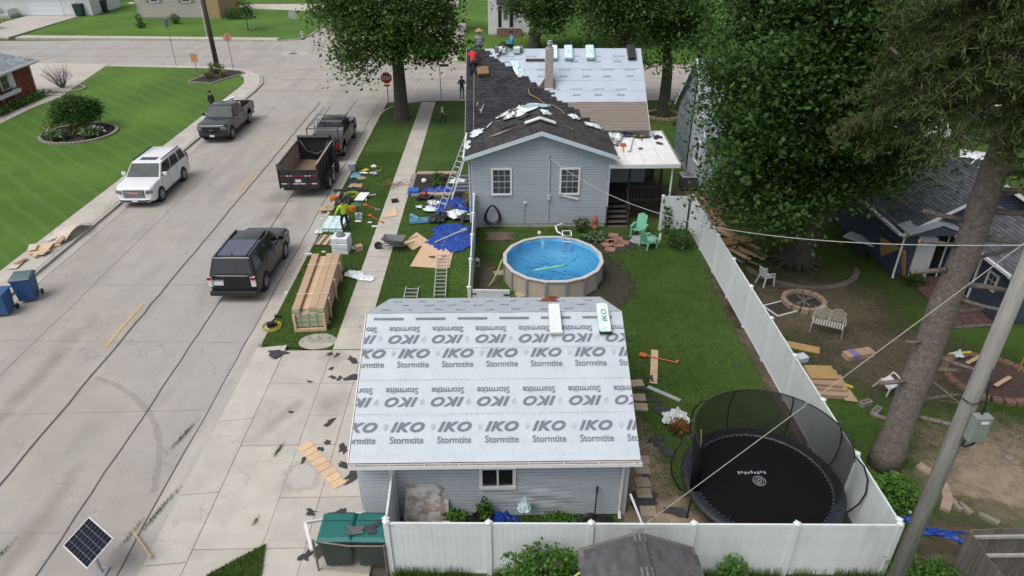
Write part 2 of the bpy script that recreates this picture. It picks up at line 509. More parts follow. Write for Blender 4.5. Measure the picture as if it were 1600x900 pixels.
def kerb(path, w=0.16, z=0.012, z0=-0.3, name='kerb', m=None):
    b = MB(); P = [Vector((*p, 0)) for p in path]
    L = []
    for i in range(len(P)):
        d = (P[min(i + 1, len(P) - 1)] - P[max(i - 1, 0)]).normalized()
        L.append(Vector((-d.y, d.x, 0)))
    n = len(P)
    vs_ = []
    for i in range(n):
        for s_, zz in ((-1, z0), (1, z0), (1, z), (-1, z)):
            q = P[i] + L[i] * s_ * w / 2
            vs_.append((q.x, q.y, zz))
    fs_ = []
    for i in range(n - 1):
        for j in range(4):
            a = i * 4 + j; c = i * 4 + (j + 1) % 4
            fs_.append((a, c, c + 4, a + 4))
    fs_ += [(3, 2, 1, 0), ((n - 1) * 4, (n - 1) * 4 + 1, (n - 1) * 4 + 2, (n - 1) * 4 + 3)]
    b.add(vs_, fs_)
    return struct(b.build(name, m or KERB))
kerb([(-9.23, 21.9)] + [(-5.15 + 4.08 * math.cos(R(a)), 52.7 + 4.08 * math.sin(R(a))) for a in range(180, 89, -10)] + [(40, 56.4), (150, 55.6)])
kerb([(-21.07, -30), (-21.07, 60)] + [(x + 0.1, y + 0.08) for x, y in cornL[1:]])
kerb([(-22.42, 300), (-22.42, 86.4), (-23.1, 84.1), (-25.4, 83.1), (-40, 83.7), (-56.2, 85.2)])
kerb([(-6.28, 300), (-6.28, 74), (-5.5, 72.1), (-3.5, 71.1), (20, 69.6), (200, 65.9)])
# gutters and seams of the street, thin sheets
def strip(path, w, m, name, z=-0.116, parent=street):
    b = MB(); P = [Vector((*p, 0)) for p in path]
    vs_ = []
    for i in range(len(P)):
        d = (P[min(i + 1, len(P) - 1)] - P[max(i - 1, 0)]).normalized()
        q = Vector((-d.y, d.x, 0)) * w / 2
        vs_ += [(P[i].x - q.x, P[i].y - q.y, z), (P[i].x + q.x, P[i].y + q.y, z)]
    b.add(vs_, [(2 * i, 2 * i + 2, 2 * i + 3, 2 * i + 1) for i in range(len(P) - 1)])
    return b.build(name, m, parent)
def wig(x0, y0, x1, y1, n=14, a=0.03):
    return [(x0 + (x1 - x0) * i / n + random.uniform(-a, a), y0 + (y1 - y0) * i / n) for i in range(n + 1)]
GUT = mat('gutter_concrete', (0.40, 0.375, 0.34), (0.29, 0.27, 0.245), rough=0.9, scale=1.5, detail=8, world_co=True, stretch=(1, 0.3, 1))
strip([(-9.56, 5), (-9.56, 52)], 0.55, GUT, 'gutter')
strip([(-20.75, -10), (-20.75, 60)], 0.5, GUT, 'gutter')
JOINT = mat('faint_joint', (0.22, 0.205, 0.19), (0.29, 0.27, 0.25), rough=0.9, scale=2, world_co=True)
for x, w in ((-14.72, 0.075), (-11.9, 0.05), (-18.0, 0.03), (-9.86, 0.035), (-20.5, 0.03)):
    strip(wig(x, 8, x, 57, 60, 0.03), w, JOINT if w == .03 else TAR, 'tar_seam', z=-0.110)
for y in (13.2, 17.9, 22.4, 26.9, 31.4, 36.2, 41, 46, 51, 55.5):
    strip(wig(-20.6, y + random.uniform(-.2, .2), -9.8, y + random.uniform(-.3, .3), 20, 0.0), 0.016, JOINT, 'slab_joint', z=-0.111)
for y in (60.5, 64.6, 68.8):
    strip([(-20 + 3.1 * i, y + random.uniform(-.04, .04)) for i in range(30)], 0.04, TAR, 'tar_seam', z=-0.110)
for y in (75, 79):
    strip([(-80 + 3 * i, y + (0.012 * (-25 + 80 - 3 * i)) + random.uniform(-.04, .04)) for i in range(20)], 0.04, TAR, 'tar_seam', z=-0.110)
for y0, y1 in ((21.9, 25.1), (37.6, 40.6), (51.1, 53.9), (6.2, 9.2)):
    strip([(-15.1, y0), (-15.13, (y0 + y1) / 2), (-15.1, y1)], 0.14, YELLOW, 'lane_marking', z=-0.106)
mk = mat('rubber_mark', (0.13, 0.12, 0.11), (0.18, 0.17, 0.16), rough=0.9, scale=3, world_co=True, alpha=.13)
strip([(-14.52,20.04), (-13.57,19.58), (-12.65,18.93), (-11.83,18.14), (-11.21,17.34), (-10.74,16.47), (-10.40,15.55), (-10.11,14.52)], 0.19, mk, 'tyre_mark', z=-0.104)
# manhole patch at the junction
mp_ = MB().bx(-23.6, -20.2, 75.2, 77.3, -0.12, -0.112).build('concrete_patch', GUT, street)
MB().lathe([(0.42, 0), (0.42, 0.012), (0.36, 0.014)], 20).build('manhole_cover', TAR, street, loc=(-21.9, 76.3, -0.113))

# concrete walks, slab by slab
def slabs(name, cells, z=0.015, gap=0.012, m=CONC):
    root = MB().add([(0, 0, -0.24)], []).build(name, m)
    root['kind'] = 'structure'
    for poly in cells:
        cx = sum(p[0] for p in poly) / len(poly); cy = sum(p[1] for p in poly) / len(poly)
        q = []
        for x, y in poly:
            d = math.hypot(x - cx, y - cy)
            q.append(((x - cx) * (1 - gap / d), (y - cy) * (1 - gap / d)))
        o = MB().prism(q, -0.28, z + random.uniform(-0.004, 0.004)).build('slab', m, root, loc=(cx, cy, 0))
    return root
def rect(x0, x1, y0, y1): return [(x0, y0), (x1, y0), (x1, y1), (x0, y1)]
cells = []
y = 21.45
while y < 55.8:
    cells.append(rect(-6.37, -5.22, y, min(y + 1.52, 56.3))); y += 1.52
slabs('sidewalk', cells)
cells = []
y = 8
while y < 60:
    cells.append(rect(-22.72, -21.17, y, y + 1.55)); y += 1.55
cells += [[(-22.72, y), (-21.17, y), (-21.37, 63.0), (-22.85, 63.0)], [(-22.85, 63), (-21.37, 63), (-22.3, 65.9), (-23.55, 65.15)],
          [(-23.55, 65.15), (-22.3, 65.9), (-24.2, 68.2), (-25.1, 67.35)], [(-25.1, 67.35), (-24.2, 68.2), (-27, 69.6), (-27.5, 68.85)],
          [(-27.5, 68.85), (-27, 69.6), (-32.5, 70.15), (-32.7, 69.4)], [(-32.7, 69.4), (-32.5, 70.15), (-38.4, 70.75), (-38.4, 70.0)]]
slabs('corner_sidewalk', cells)
slabs('far_sidewalk', [rect(-5.3, -4.2, 71.9 + 1.6 * i, 73.5 + 1.6 * i) for i in range(14)])
cells = []
for i in range(11):
    x0, x1 = -25.6 - 2.8 * i, -25.6 - 2.8 * (i + 1)
    a = lambda x: 83.25 + max(0, (-25.5 - x)) * 0.066
    cells.append([(x0, a(x0)), (x1, a(x1)), (x1, a(x1) + 1.5), (x0, a(x0) + 1.5)])
slabs('verge_sidewalk', cells)
slabs('brick_house_driveway', [[(-36.7, 59.1), (-38.5, 70.0), (-38.5, 71.2), (-43, 71.4), (-42, 59.1)], [(-42, 59.1), (-43, 71.4), (-47.5, 71.4), (-47.6, 59.1)]], z=0.006)
slabs('brick_house_path', [[(-36.55, 58.9), (-37.6, 58.9), (-38.0, 55), (-37.0, 55)], [(-37.0, 55), (-38.0, 55), (-38.0, 50.5), (-36.9, 50.5)], [(-36.9, 50.5), (-38, 50.5), (-38, 46), (-36.9, 46)]])
slabs('white_house_driveway', [[(-57.3, 85.4), (-64.4, 86.4), (-64.4, 94), (-57.3, 94)], [(-57.3, 94), (-64.4, 94), (-64.4, 101.5), (-57.3, 101.5)]], z=0.006)
slabs('far_driveway', [[(-22.6, 104), (-22.6, 112), (-34, 112), (-34, 107)], [(-34, 107), (-34, 112), (-48, 112), (-48, 110)]], z=0.012)
# driveway beside the garage: flat slabs, then a sloping apron down to the gutter
xs = [-3.4, -5.22, -6.37, -8.15]
ys = [5.0, 9.0, 12.4, 14.15, 16.3, 17.7, 19.4, 21.42]
cells = []
for i in range(3):
    for j in range(7):
        if i == 2 and j in (3, 5): continue
        y1 = ys[j + 2] if (i == 2 and j in (2, 4)) else ys[j + 1]
        cells.append([(xs[i + 1], ys[j]), (xs[i], ys[j]), (xs[i], y1), (xs[i + 1], y1)])
drive = slabs('driveway', cells, z=0.012)
for y0, y1 in ((5, 8.4), (8.4, 12.0), (12.0, 14.4), (14.4, 17.6), (17.6, 21.8)):
    b = MB(); a = 0.012
    b.add([(-9.32, y0 + a, -0.112), (-8.16, y0 + a, 0.012), (-8.16, y1 - a, 0.012), (-9.32, y1 - a, -0.112)], [(0, 1, 2, 3)])
    b.add([(-9.32, y0 + a, -0.112), (-8.16, y0 + a, 0.012), (-8.16, y0 + a, -0.25), (-9.32, y0 + a, -0.25)], [(0, 3, 2, 1)])
    b.add([(-9.32, y1 - a, -0.112), (-8.16, y1 - a, 0.012), (-8.16, y1 - a, -0.25), (-9.32, y1 - a, -0.25)], [(0, 1, 2, 3)])
    b.build('slab', CONC, drive)
MB().bx(-9.32, -2.6, 4.9, 21.7, -0.3, -0.125).build('joint_fill', mat('joint_dirt', (0.10, 0.085, 0.065), rough=1, world_co=True), drive)

def patch(name, cx, cy, rx, ry, m, z=0.006, rz=0, parent=None):
    b = MB(); n = 24
    vs_ = [(0, 0, 0)]; uv = [(0, 0)]
    for k in (0.5, 1.0):
        for i in range(n):
            t = 2 * PI * i / n
            vs_.append((rx * 1.3 * k * math.cos(t), ry * 1.3 * k * math.sin(t), 0)); uv.append((1.3 * k * math.cos(t), 1.3 * k * math.sin(t)))
    fs_ = [(0, 1 + i, 1 + (i + 1) % n) for i in range(n)]
    fs_ += [(1 + i, 1 + n + i, 1 + n + (i + 1) % n, 1 + (i + 1) % n) for i in range(n)]
    b.add(vs_, fs_)
    o = b.build(name, m, parent, loc=(cx, cy, z), rz=rz)
    uvl = o.data.uv_layers.new(name='UVMap')
    for lp in o.data.loops: uvl.data[lp.index].uv = uv[lp.vertex_index]
    o.visible_shadow = True
    return struct(o) if parent is None else o

patch('soil_strip', 3.95, 15.2, 1.4, 3.4, SAND, z=0.004)
patch('soil_strip', 4.5, 12.9, 1.6, 2.0, SAND, z=0.008)
patch('soil_strip', -0.6, 26.3, 0.75, 3.0, SOIL, z=0.004)
patch('soil_strip', 0.5, 24.4, 1.6, 1.0, SOIL, z=0.008)
patch('soil_strip', 0.0, 30.9, 1.1, 0.8, SOIL, z=0.004)
patch('mulch_bed', 3.9, 26.6, 2.35, 3.6, MULCH, z=0.012)
patch('mulch_bed', 5.2, 30.2, 1.6, 1.3, MULCH, z=0.016)
patch('soil_strip', 9.35, 21, 0.35, 10, SOIL, z=0.004)
patch('soil_strip', 12.8, 24.3, 5.0, 4.4, SOIL, z=0.004)
patch('soil_strip', 14.5, 20.4, 4.4, 3.4, SOIL, z=0.008)
patch('soil_strip', 12, 35.5, 4.0, 3.2, SOIL, z=0.004)
patch('sand_yard', 15.2, 14.6, 4.2, 3.6, SAND, z=0.012)
patch('sand_yard', 18.8, 13.6, 5.0, 4.0, SAND, z=0.016)
patch('soil_strip', 12.2, 11.9, 2.6, 1.6, SOIL, z=0.012)
patch('stain', -5.8, 18.3, 0.9, 1.1, STAIN, z=0.024)
patch('stain', -5.9, 15.0, 0.75, 0.9, PALE, z=0.024)
patch('stain', -6.2, 21.0, 0.8, 0.6, STAIN, z=0.024)
patch('stain', -12.2, 34.2, 0.8, 1.6, STAIN, z=-0.100)
patch('stain', -11.2, 33.0, 0.5, 0.8, STAIN, z=-0.097)
patch('stain', -12.4, 36.6, 1.6, 1.0, STAIN, z=-0.103)
patch('stain', -12.8, 13, 0.5, 3.5, STAIN, z=-0.100)
patch('stain', -16.6, 20, 0.5, 6, STAIN, z=-0.100)
patch('stain', -8.0, 9.4, 0.5, 1.8, STAIN, z=0.026, rz=R(-35))
patch('stain', -7.3, 17.5, 0.4, 1.6, STAIN, z=0.026, rz=R(-30))
patch('concrete_pad', -7.05, 22.0, 0.55, 0.42, mat('loose_pad', (0.40, 0.37, 0.33), (0.30, 0.275, 0.245), world_co=True, scale=3), z=0.02)


# ---------------------------------------------------------------- building helpers
def siding(parent, p0, p1, z0, z1, m, course=0.11, lim=None, warp=None, name='siding'):
    """lapped boards on the wall p0 -> p1; outward side is to the right of that direction. lim(z) -> (t0, t1)"""
    p0 = Vector((*p0, 0)); p1 = Vector((*p1, 0)); d = p1 - p0; L = d.length
    d.normalize(); n = Vector((d.y, -d.x, 0))
    b = MB(); z = z0
    seg = 1 if warp is None else 40
    while z < z1 - 1e-4:
        zt = min(z + course, z1)
        a0, b0 = (0, 1) if lim is None else lim(z)
        a1, b1 = (0, 1) if lim is None else lim(zt)
        if b0 - a0 < 0.004: break
        vs_ = []
        for k in range(seg + 1):
            tb = a0 + (b0 - a0) * k / seg; tt = a1 + (b1 - a1) * k / seg
            w0 = warp(tb * L, z) if warp else 0
            w1 = warp(tt * L, zt) if warp else 0
            tm = tb + (tt - tb) * .8; zm = z + (zt - z) * .74
            for t, zz, o in ((tb, z, 0.002 + w0), (tb, z, 0.032 + w0), (tm, zm, 0.030 + w1), (tm, zm + (zt - z) * .03, 0.003 + w1), (tt, zt, 0.003 + w1)):
                q = p0 + d * (t * L) + n * o
                vs_.append((q.x, q.y, zz))
        fs_ = []
        for k in range(seg):
            i = 5 * k
            fs_ += [(i + q, i + q + 5, i + q + 6, i + q + 1) for q in range(4)]
        b.add(vs_, fs_)
        z = zt
    return b.build(name, m, parent, kind='stuff')

def shingles(parent, e0, e1, r1, r0, m, tab=0.30, expo=0.145, keep=None, name='shingles', lift=0.02, base=0.02):
    """rows of single tabs on the plane e0 e1 (eave) r1 r0 (ridge)"""
    e0, e1, r1, r0 = [Vector(p) for p in (e0, e1, r1, r0)]
    n = (e1 - e0).cross(r0 - e0).normalized()
    if n.z < 0: n = -n
    S = (r0 - e0).length; b = MB()
    rows = int(S / expo)
    for i in range(rows + 1):
        s0 = i * expo; s1 = min(s0 + expo, S)
        if s1 - s0 < 0.01: break
        A0 = e0.lerp(r0, s0 / S); A1 = e1.lerp(r1, s0 / S)
        B0 = e0.lerp(r0, s1 / S); B1 = e1.lerp(r1, s1 / S)
        W = (A1 - A0).length
        if W < 0.02: break
        x = -random.random() * tab
        while x < W:
            w = tab * random.uniform(0.75, 1.2)
            x0 = max(x, 0) + 0.004; x1 = min(x + w, W) - 0.004
            x += w
            if x1 - x0 < 0.02: continue
            if keep and not keep((x0 + x1) / 2 / W, (s0 + s1) / 2 / S): continue
            h = base + lift * random.uniform(0.7, 1.3)
            a = A0.lerp(A1, x0 / W); c = A0.lerp(A1, x1 / W); dd = B0.lerp(B1, x1 / W); e = B0.lerp(B1, x0 / W)
            b.add([a + n * h, c + n * h, dd + n * base, e + n * base, a + n * (base - 0.015), c + n * (base - 0.015)],
                  [(0, 1, 2, 3), (4, 5, 1, 0)])
    return b.build(name, m, parent, kind='stuff')

PANE = mat('window_glass', (0.035, 0.042, 0.05), (0.075, 0.08, 0.085), rough=0.08, scale=1.3, spec=0.6)
MUNT = mat('muntin_grey', (0.40, 0.42, 0.43), rough=0.5)
def frame_window(parent, c, w, h, n, depth=0.08, mullions=(2, 3), fm=WHITE, gm=None, fw=0.09, name='window', rail=True):
    """framed window on a vertical wall, centred at c, outward normal n (2D)"""
    n = Vector((n[0], n[1], 0)).normalized(); t = Vector((-n.y, n.x, 0)); c = Vector(c)
    ang = math.atan2(t.y, t.x)
    def bar(b, x0, x1, z0, z1, o0, o1):
        q = c + t * (x0 + x1) / 2 + n * (o0 + o1) / 2 + Vector((0, 0, (z0 + z1) / 2))
        b.box(q, (x1 - x0, o1 - o0, z1 - z0), rz=ang)
    f = MB()
    bar(f, -w / 2, w / 2, h / 2 - fw, h / 2, 0.0, depth); bar(f, -w / 2, w / 2, -h / 2, -h / 2 + fw, 0.0, depth + 0.02)
    bar(f, -w / 2, -w / 2 + fw, -h / 2 + fw, h / 2 - fw, 0, depth); bar(f, w / 2 - fw, w / 2, -h / 2 + fw, h / 2 - fw, 0, depth)
    win = f.build(name, fm, parent)
    b = MB(); bar(b, -w / 2 + fw, w / 2 - fw, -h / 2 + fw, h / 2 - fw, 0.004, 0.03)
    b.build('pane', gm or PANE, win)
    b = MB(); iw, ih = w - 2 * fw, h - 2 * fw
    if rail: bar(b, -iw / 2, iw / 2, -0.022, 0.022, 0.03, 0.06)
    nx, nz = mullions
    for i in range(1, nx + 1):
        x = -iw / 2 + iw * i / (nx + 1); bar(b, x - 0.012, x + 0.012, -ih / 2, ih / 2, 0.031, 0.048)
    for i in range(1, nz + 1):
        z = -ih / 2 + ih * i / (nz + 1)
        if abs(z) > 0.04: bar(b, -iw / 2, iw / 2, z - 0.012, z + 0.012, 0.032, 0.046)
    if b.f: b.build('glazing_bars', MUNT, win)
    return win

# ---------------------------------------------------------------- garage in the foreground
WRAP = mat('roof_underlayment', (0.465, 0.505, 0.545), (0.40, 0.44, 0.48), rough=0.55, scale=1.5, detail=7, bump=0.3, bscale=7, world_co=True)
mixin(WRAP, 9, (0.38, 0.42, 0.46), 0.6, 0.8, stretch=(0.3, 3, 3), fac=0.5)
INK = mat('grey_print', (0.125, 0.142, 0.172), (0.15, 0.168, 0.2), rough=0.7, scale=3)
INKF = mat('faint_grey_print', (0.38, 0.415, 0.455), (0.41, 0.445, 0.485), rough=0.7, scale=3)
gar = thing('garage', 'pale grey sided garage with printed grey roof underlayment in the foreground', 'garage', (-0.25, 17.0, 0))
GX0, GX1, GY0, GY1 = -3.56, 3.57, -3.6, 3.65
b = MB().bx(GX0 + 0.03, GX1 - 0.03, GY0 + 0.03, GY1 - 0.03, -0.1, 2.45)
b.add([(GX0 + .03, GY0 + .03, 2.45), (GX0 + .03, GY1 - .03, 2.45), (GX0 + .03, 0, 4.22), (GX1 - .03, GY0 + .03, 2.45), (GX1 - .03, GY1 - .03, 2.45), (GX1 - .03, 0, 4.22)],
      [(0, 2, 1), (3, 4, 5)])
b.build('wall', SIDING_P, gar)
def warp(x, z):
    k = math.exp(-((x - 4.7) / 1.0) ** 2) * math.exp(-((z - 0.75) / 0.55) ** 2)
    return k * (0.03 + 0.022 * math.sin(x * 3.1 + z * 13) + 0.010 * math.sin(x * 7 - z * 8))
siding(gar, (GX0, GY0), (GX1, GY0), 0.05, 2.45, SIDING_P, 0.115, warp=warp)
siding(gar, (GX0, GY1), (GX0, GY0), 0.05, 4.15, SIDING_P, 0.115, lim=lambda z: (0, 1) if z < 2.45 else ((z - 2.45) / 3.7 + .01, 1 - (z - 2.45) / 3.7 - .01))
siding(gar, (GX1, GY0), (GX1, GY1), 0.05, 4.15, SIDING_P, 0.115, lim=lambda z: (0, 1) if z < 2.45 else ((z - 2.45) / 3.7 + .01, 1 - (z - 2.45) / 3.7 - .01))
for x in (GX0 - .03, GX1 - .08): MB().bx(x, x + .11, GY0 - .03, GY0 + .08, 0, 2.45).build('corner_board', SIDING_P, gar)
w = frame_window(gar, (0.10, GY0 - 0.01, 1.50), 0.98, 0.80, (0, -1), mullions=(0, 0), name='window', rail=False, gm=GLASS_D)
MB().bx(0.08, 0.13, GY0 - .075, GY0 - 0.03, 1.12, 1.88).build('centre_stile', WHITE, w)
MB().bx(-1.7, -0.42, GY0 - .03, GY0 - .005, 1.86, 1.895).build('siding_gap', BLACK, gar)
MB().bx(-2.35, -0.42, GY0 - .028, GY0 - .006, 1.895, 1.91).build('loose_strip', SIDING_P, gar)
EA, RA = Vector((0, -4.05, 2.47)), Vector((0, 0, 4.36))   # eave and ridge on the near slope
EF = Vector((0, 4.0, 2.47))
rx0, rx1 = -3.62, 3.72
rf = MB()
for e in (EA, EF):
    q = [(rx0, e.y, e.z), (rx1, e.y, e.z), (rx1, 0, RA.z), (rx0, 0, RA.z)]
    if e is EF: q = q[::-1]
    rf.slab(q, -0.05)
roof = rf.build('roof_deck', OSB, gar)
sl = (RA - EA); SL = sl.length; su = sl.normalized(); nn = Vector((0, -su.z, su.y))
def rp(x, s, h): return Vector((x, 0, 0)) + EA + su * s + nn * h
# four overlapping courses of underlayment on the near slope, one on the far slope
cs = [0.0, 0.30 * SL, 0.525 * SL, 0.745 * SL, SL]
for i in range(4):
    h0 = 0.006 + 0.0
    b = MB(); nx, ns = 44, 10
    s0, s1 = cs[i] - (0.03 if i else 0.02), cs[i + 1] + (0.05 if i < 3 else 0.0)
    vs_ = []
    for j in range(ns + 1):
        for k in range(nx + 1):
            x = rx0 - .015 + (rx1 - rx0 + .03) * k / nx; s = s0 + (s1 - s0) * j / ns
            t = j / ns
            wv = 0.004 * math.sin(x * 2.1 + i * 2) * math.sin(s * 6 + i) + 0.004 * math.sin(x * 5.3 + s * 9)
            vs_.append(rp(x, s, 0.014 + 0.010 * (1 - t) + wv))
    fs_ = [(j * (nx + 1) + k, j * (nx + 1) + k + 1, (j + 1) * (nx + 1) + k + 1, (j + 1) * (nx + 1) + k) for j in range(ns) for k in range(nx)]
    b.add(vs_, fs_)
    b.build('underlayment_sheet', WRAP, gar, smooth=True)
suF = (RA - EF).normalized(); nF = Vector((0, -suF.z, suF.y)); nF = nF if nF.z > 0 else -nF
b = MB()
b.add([Vector((rx0 - .015, 0, 0)) + EF + nF * .016, Vector((rx1 + .015, 0, 0)) + EF + nF * .016, Vector((rx1 + .015, 0, 0)) + RA + nF * .016, Vector((rx0 - .015, 0, 0)) + RA + nF * .016], [(3, 2, 1, 0)])
b.build('underlayment_sheet', WRAP, gar)
# printed words, clipped at the roof edge
def print_mesh(body, size, bold, shear, wid, hei, space=1.0):
    me = text_mesh(body, size, bold, shear, space)
    c = np.zeros(len(me.vertices) * 3); me.vertices.foreach_get('co', c); c = c.reshape(-1, 3)
    lo, hi = c.min(0), c.max(0)
    c[:, 0] = (c[:, 0] - (lo[0] + hi[0]) / 2) * wid / (hi[0] - lo[0]); c[:, 1] = (c[:, 1] - (lo[1] + hi[1]) / 2) * hei / (hi[1] - lo[1])
    me.vertices.foreach_set('co', c.ravel()); me.update()
    return me
IKO = print_mesh('IKO', 1, 0.042, 0.35, 0.88, 0.285, 1.14)
STM = print_mesh('Stormtite', 1, 0.012, 0, 0.87, 0.19, 0.98)
def print_at(me, mtl, x, s, up, x0, x1, pos, nrm, sdir, parent, h=0.038, name='print'):
    """copy of a printed word lying on a slope; cut where it runs over the edge"""
    bm = bmesh.new(); bm.from_mesh(me)
    if not up: bmesh.ops.rotate(bm, verts=bm.verts, cent=(0, 0, 0), matrix=Matrix.Rotation(PI, 3, 'Z'))
    cut = False
    for lim_, sg in ((x0 - x, -1), (x1 - x, 1)):
        if (sg < 0 and lim_ > -0.5) or (sg > 0 and lim_ < 0.5):
            bmesh.ops.bisect_plane(bm, geom=bm.verts[:] + bm.edges[:] + bm.faces[:], plane_co=(lim_, 0, 0), plane_no=(sg, 0, 0), clear_outer=True)
            cut = True
    if not bm.faces: bm.free(); return
    m2 = bpy.data.meshes.new('print')
    bm.to_mesh(m2); bm.free()
    m2.materials.clear(); m2.materials.append(mtl)
    o = bpy.data.objects.new(name, m2); col.objects.link(o); o.parent = parent
    X = Vector((1, 0, 0)); M4 = Matrix((X, sdir, nrm)).transposed().to_4x4()
    M4.translation = Vector((x, 0, 0)) + pos + sdir * s + nrm * h
    o.matrix_local = M4
    return o
rows = [(0.209, 0.129, True, -3.45), (0.369, 0.442, False, -3.67), (0.699, 0.622, True, -3.43), (0.802, 0.873, False, -3.74)]
HANDV = MB()
for a0 in range(5):
    HANDV.tube([(-0.03 + 0.02 * a0 * 0.6, -0.10 + 0.01 * a0, 0), (-0.06 + 0.03 * a0, 0.02, 0), (-0.05 + 0.028 * a0, 0.10 - 0.012 * abs(a0 - 2), 0)], 0.006, 4)
EMB = HANDV.mesh('emblem'); EMB.materials.append(INKF)
for ki, ks, up, x_off in rows:
    for j in range(8):
        x = x_off + j * 1.225
        print_at(IKO, INK, x, ki * SL, up, rx0, rx1, EA, nn, su, gar)
        print_at(STM, INK, x, ks * SL, up, rx0, rx1, EA, nn, su, gar)
        xe = x + (-0.56 if up else 0.56)
        if rx0 + .1 < xe < rx1 - .1:
            o = bpy.data.objects.new('print', EMB)
            col.objects.link(o); o.parent = gar
            M4 = Matrix((Vector((1, 0, 0)), su, nn)).transposed().to_4x4(); M4.translation = Vector((xe, 0, 0)) + EA + su * (ki * SL) + nn * 0.03
            o.matrix_local = M4 @ Matrix.Diagonal((1, 1, 0.15, 1)) @ (Matrix.Identity(4) if up else Matrix.Rotation(PI, 4, 'Z'))
# nail lines and the torn scraps of print by the ridge
b = MB()
for s in (0.035, 0.285, 0.515, 0.735):
    for i in range(52):
        p = rp(rx0 + 0.1 + i * 0.14 + random.uniform(-.02, .02), s * SL + random.uniform(-.015, .015), 0.034)
        b.box(p, (0.022, 0.022, 0.004), rx=math.atan2(su.z, su.y))
b.build('nail_caps', INKF, gar, kind='stuff')
b = MB()
for j in range(6):
    x = -3.0 + j * 1.2
    p = rp(x, 0.955 * SL, 0.036); b.box(p, (0.85, 0.07, 0.003), rx=math.atan2(su.z, su.y))
b.build('print', INK, gar, kind='stuff')
b = MB()
for r_ in range(3):
    for j in range(9):
        x = -3.3 + j * 0.8 + (r_ % 2) * 0.4 + random.uniform(-.1, .1); s = 0.7 + r_ * 1.2 + random.uniform(-.1, .1)
        q = Vector((x, 0, 0)) + RA - suF * s + nF * 0.03
        for t in range(3):
            b.box((q.x + (t - 1) * 0.09, q.y + random.uniform(-.05, .05), q.z + 0.003), (0.10, 0.10, 0.003), rx=-math.atan2(su.z, su.y), rz=0)
b.build('print', INK, gar, kind='stuff')
# gutter, fascia, rake trim and downspout
g_ = MB()
g_.bx(rx0 - .02, rx1 + .05, -4.20, -4.185, 2.36, 2.47).bx(rx0 - .02, rx1 + .05, -4.185, -4.07, 2.36, 2.372).bx(rx0 - .02, rx1 + .05, -4.085, -4.07, 2.372, 2.44)
for i in range(9):
    g_.bx(-3.5 + i * .88, -3.48 + i * .88, -4.184, -4.086, 2.452, 2.462)
g_.build('gutter', WHITE, gar)
MB().bx(rx0, rx1, -4.066, -3.62, 2.33, 2.40).build('soffit', WHITE, gar)
MB().bx(rx0 + .02, rx1 - .02, -4.183, -4.087, 2.374, 2.40).build('gutter_debris', mat('gutter_debris', (0.30, 0.17, 0.10), (0.05, 0.045, 0.04), scale=3, rough=1), gar)
for x in (rx0 - .025, rx1 + .025):
    b = MB().slab([(x - .012, EA.y, EA.z - .10), (x - .012, 0, RA.z - .10), (x - .012, 0, RA.z + .012), (x - .012, EA.y, EA.z + .012)], -0.024)
    b.slab([(x - .012, EF.y, EF.z - .10), (x - .012, EF.y, EF.z + .012), (x - .012, 0, RA.z + .012), (x - .012, 0, RA.z - .10)], -0.024)
    b.build('rake_trim', WHITE, gar)
MB().tube([(3.35, -4.12, 2.36), (3.38, -3.95, 2.2), (3.42, -3.68, 2.0), (3.42, -3.68, 0.25), (3.42, -3.85, 0.1)], 0.045, 6).build('downspout', WHITE, gar)
MB().tube([(-2.95, -4.12, 2.36), (-2.95, -4.0, 2.22), (-2.95, -3.72, 2.05)], 0.045, 6).build('downspout', WHITE, gar)

# ---------------------------------------------------------------- main house
house = thing('house', 'grey sided house being re-roofed behind the round pool', 'house', (1.97, 32.25, 0))
hx, hy = -1.97, -32.25
def H(x, y, z): return (x + hx, y + hy, z)
CONCW = mat('foundation', (0.40, 0.40, 0.39), (0.30, 0.30, 0.29), rough=0.9, scale=3, world_co=True)
b = MB().bx(-3.36, 3.36, 0.02, 5.5, 0.22, 3.9)
b.add([(-3.36, 0.02, 3.9), (3.36, 0.02, 3.9), (0, 0.02, 5.0), (-3.36, 6, 3.9), (3.36, 6, 3.9), (0, 6, 5.0)], [(0, 1, 2), (0, 2, 5, 3), (1, 4, 5, 2)])
b.build('wall', SIDING_G, house)
MB().bx(-3.33, 3.33, 0.0, 5, -0.2, 0.22).build('foundation', CONCW, house)
lim = lambda z: (0, 1) if z < 3.9 else ((z - 3.9) / 1.1 * .5 + 0.0, 1 - (z - 3.9) / 1.1 * .5)
siding(house, (-3.37, 0.0), (3.37, 0.0), 0.2, 4.95, SIDING_G, 0.125, lim=lim)
for x in (-3.43, 3.33): MB().bx(x, x + .1, -.03, .06, .2, 3.88).build('corner_board', SIDING_P, house)
b = MB().bx(-3.36 + 1.7 - 1.85, 6.0, 3.8, 12.0, -0.2, 3.9)
b.add([(-3.5, 3.8, 3.9), (-3.5, 12.0, 3.9), (-3.5, 7.95, 7.0), (6.0, 3.8, 3.9), (6.0, 12.0, 3.9), (6.0, 7.95, 7.0)], [(0, 2, 1), (3, 4, 5)])
b.build('wall', SIDING_G, house)
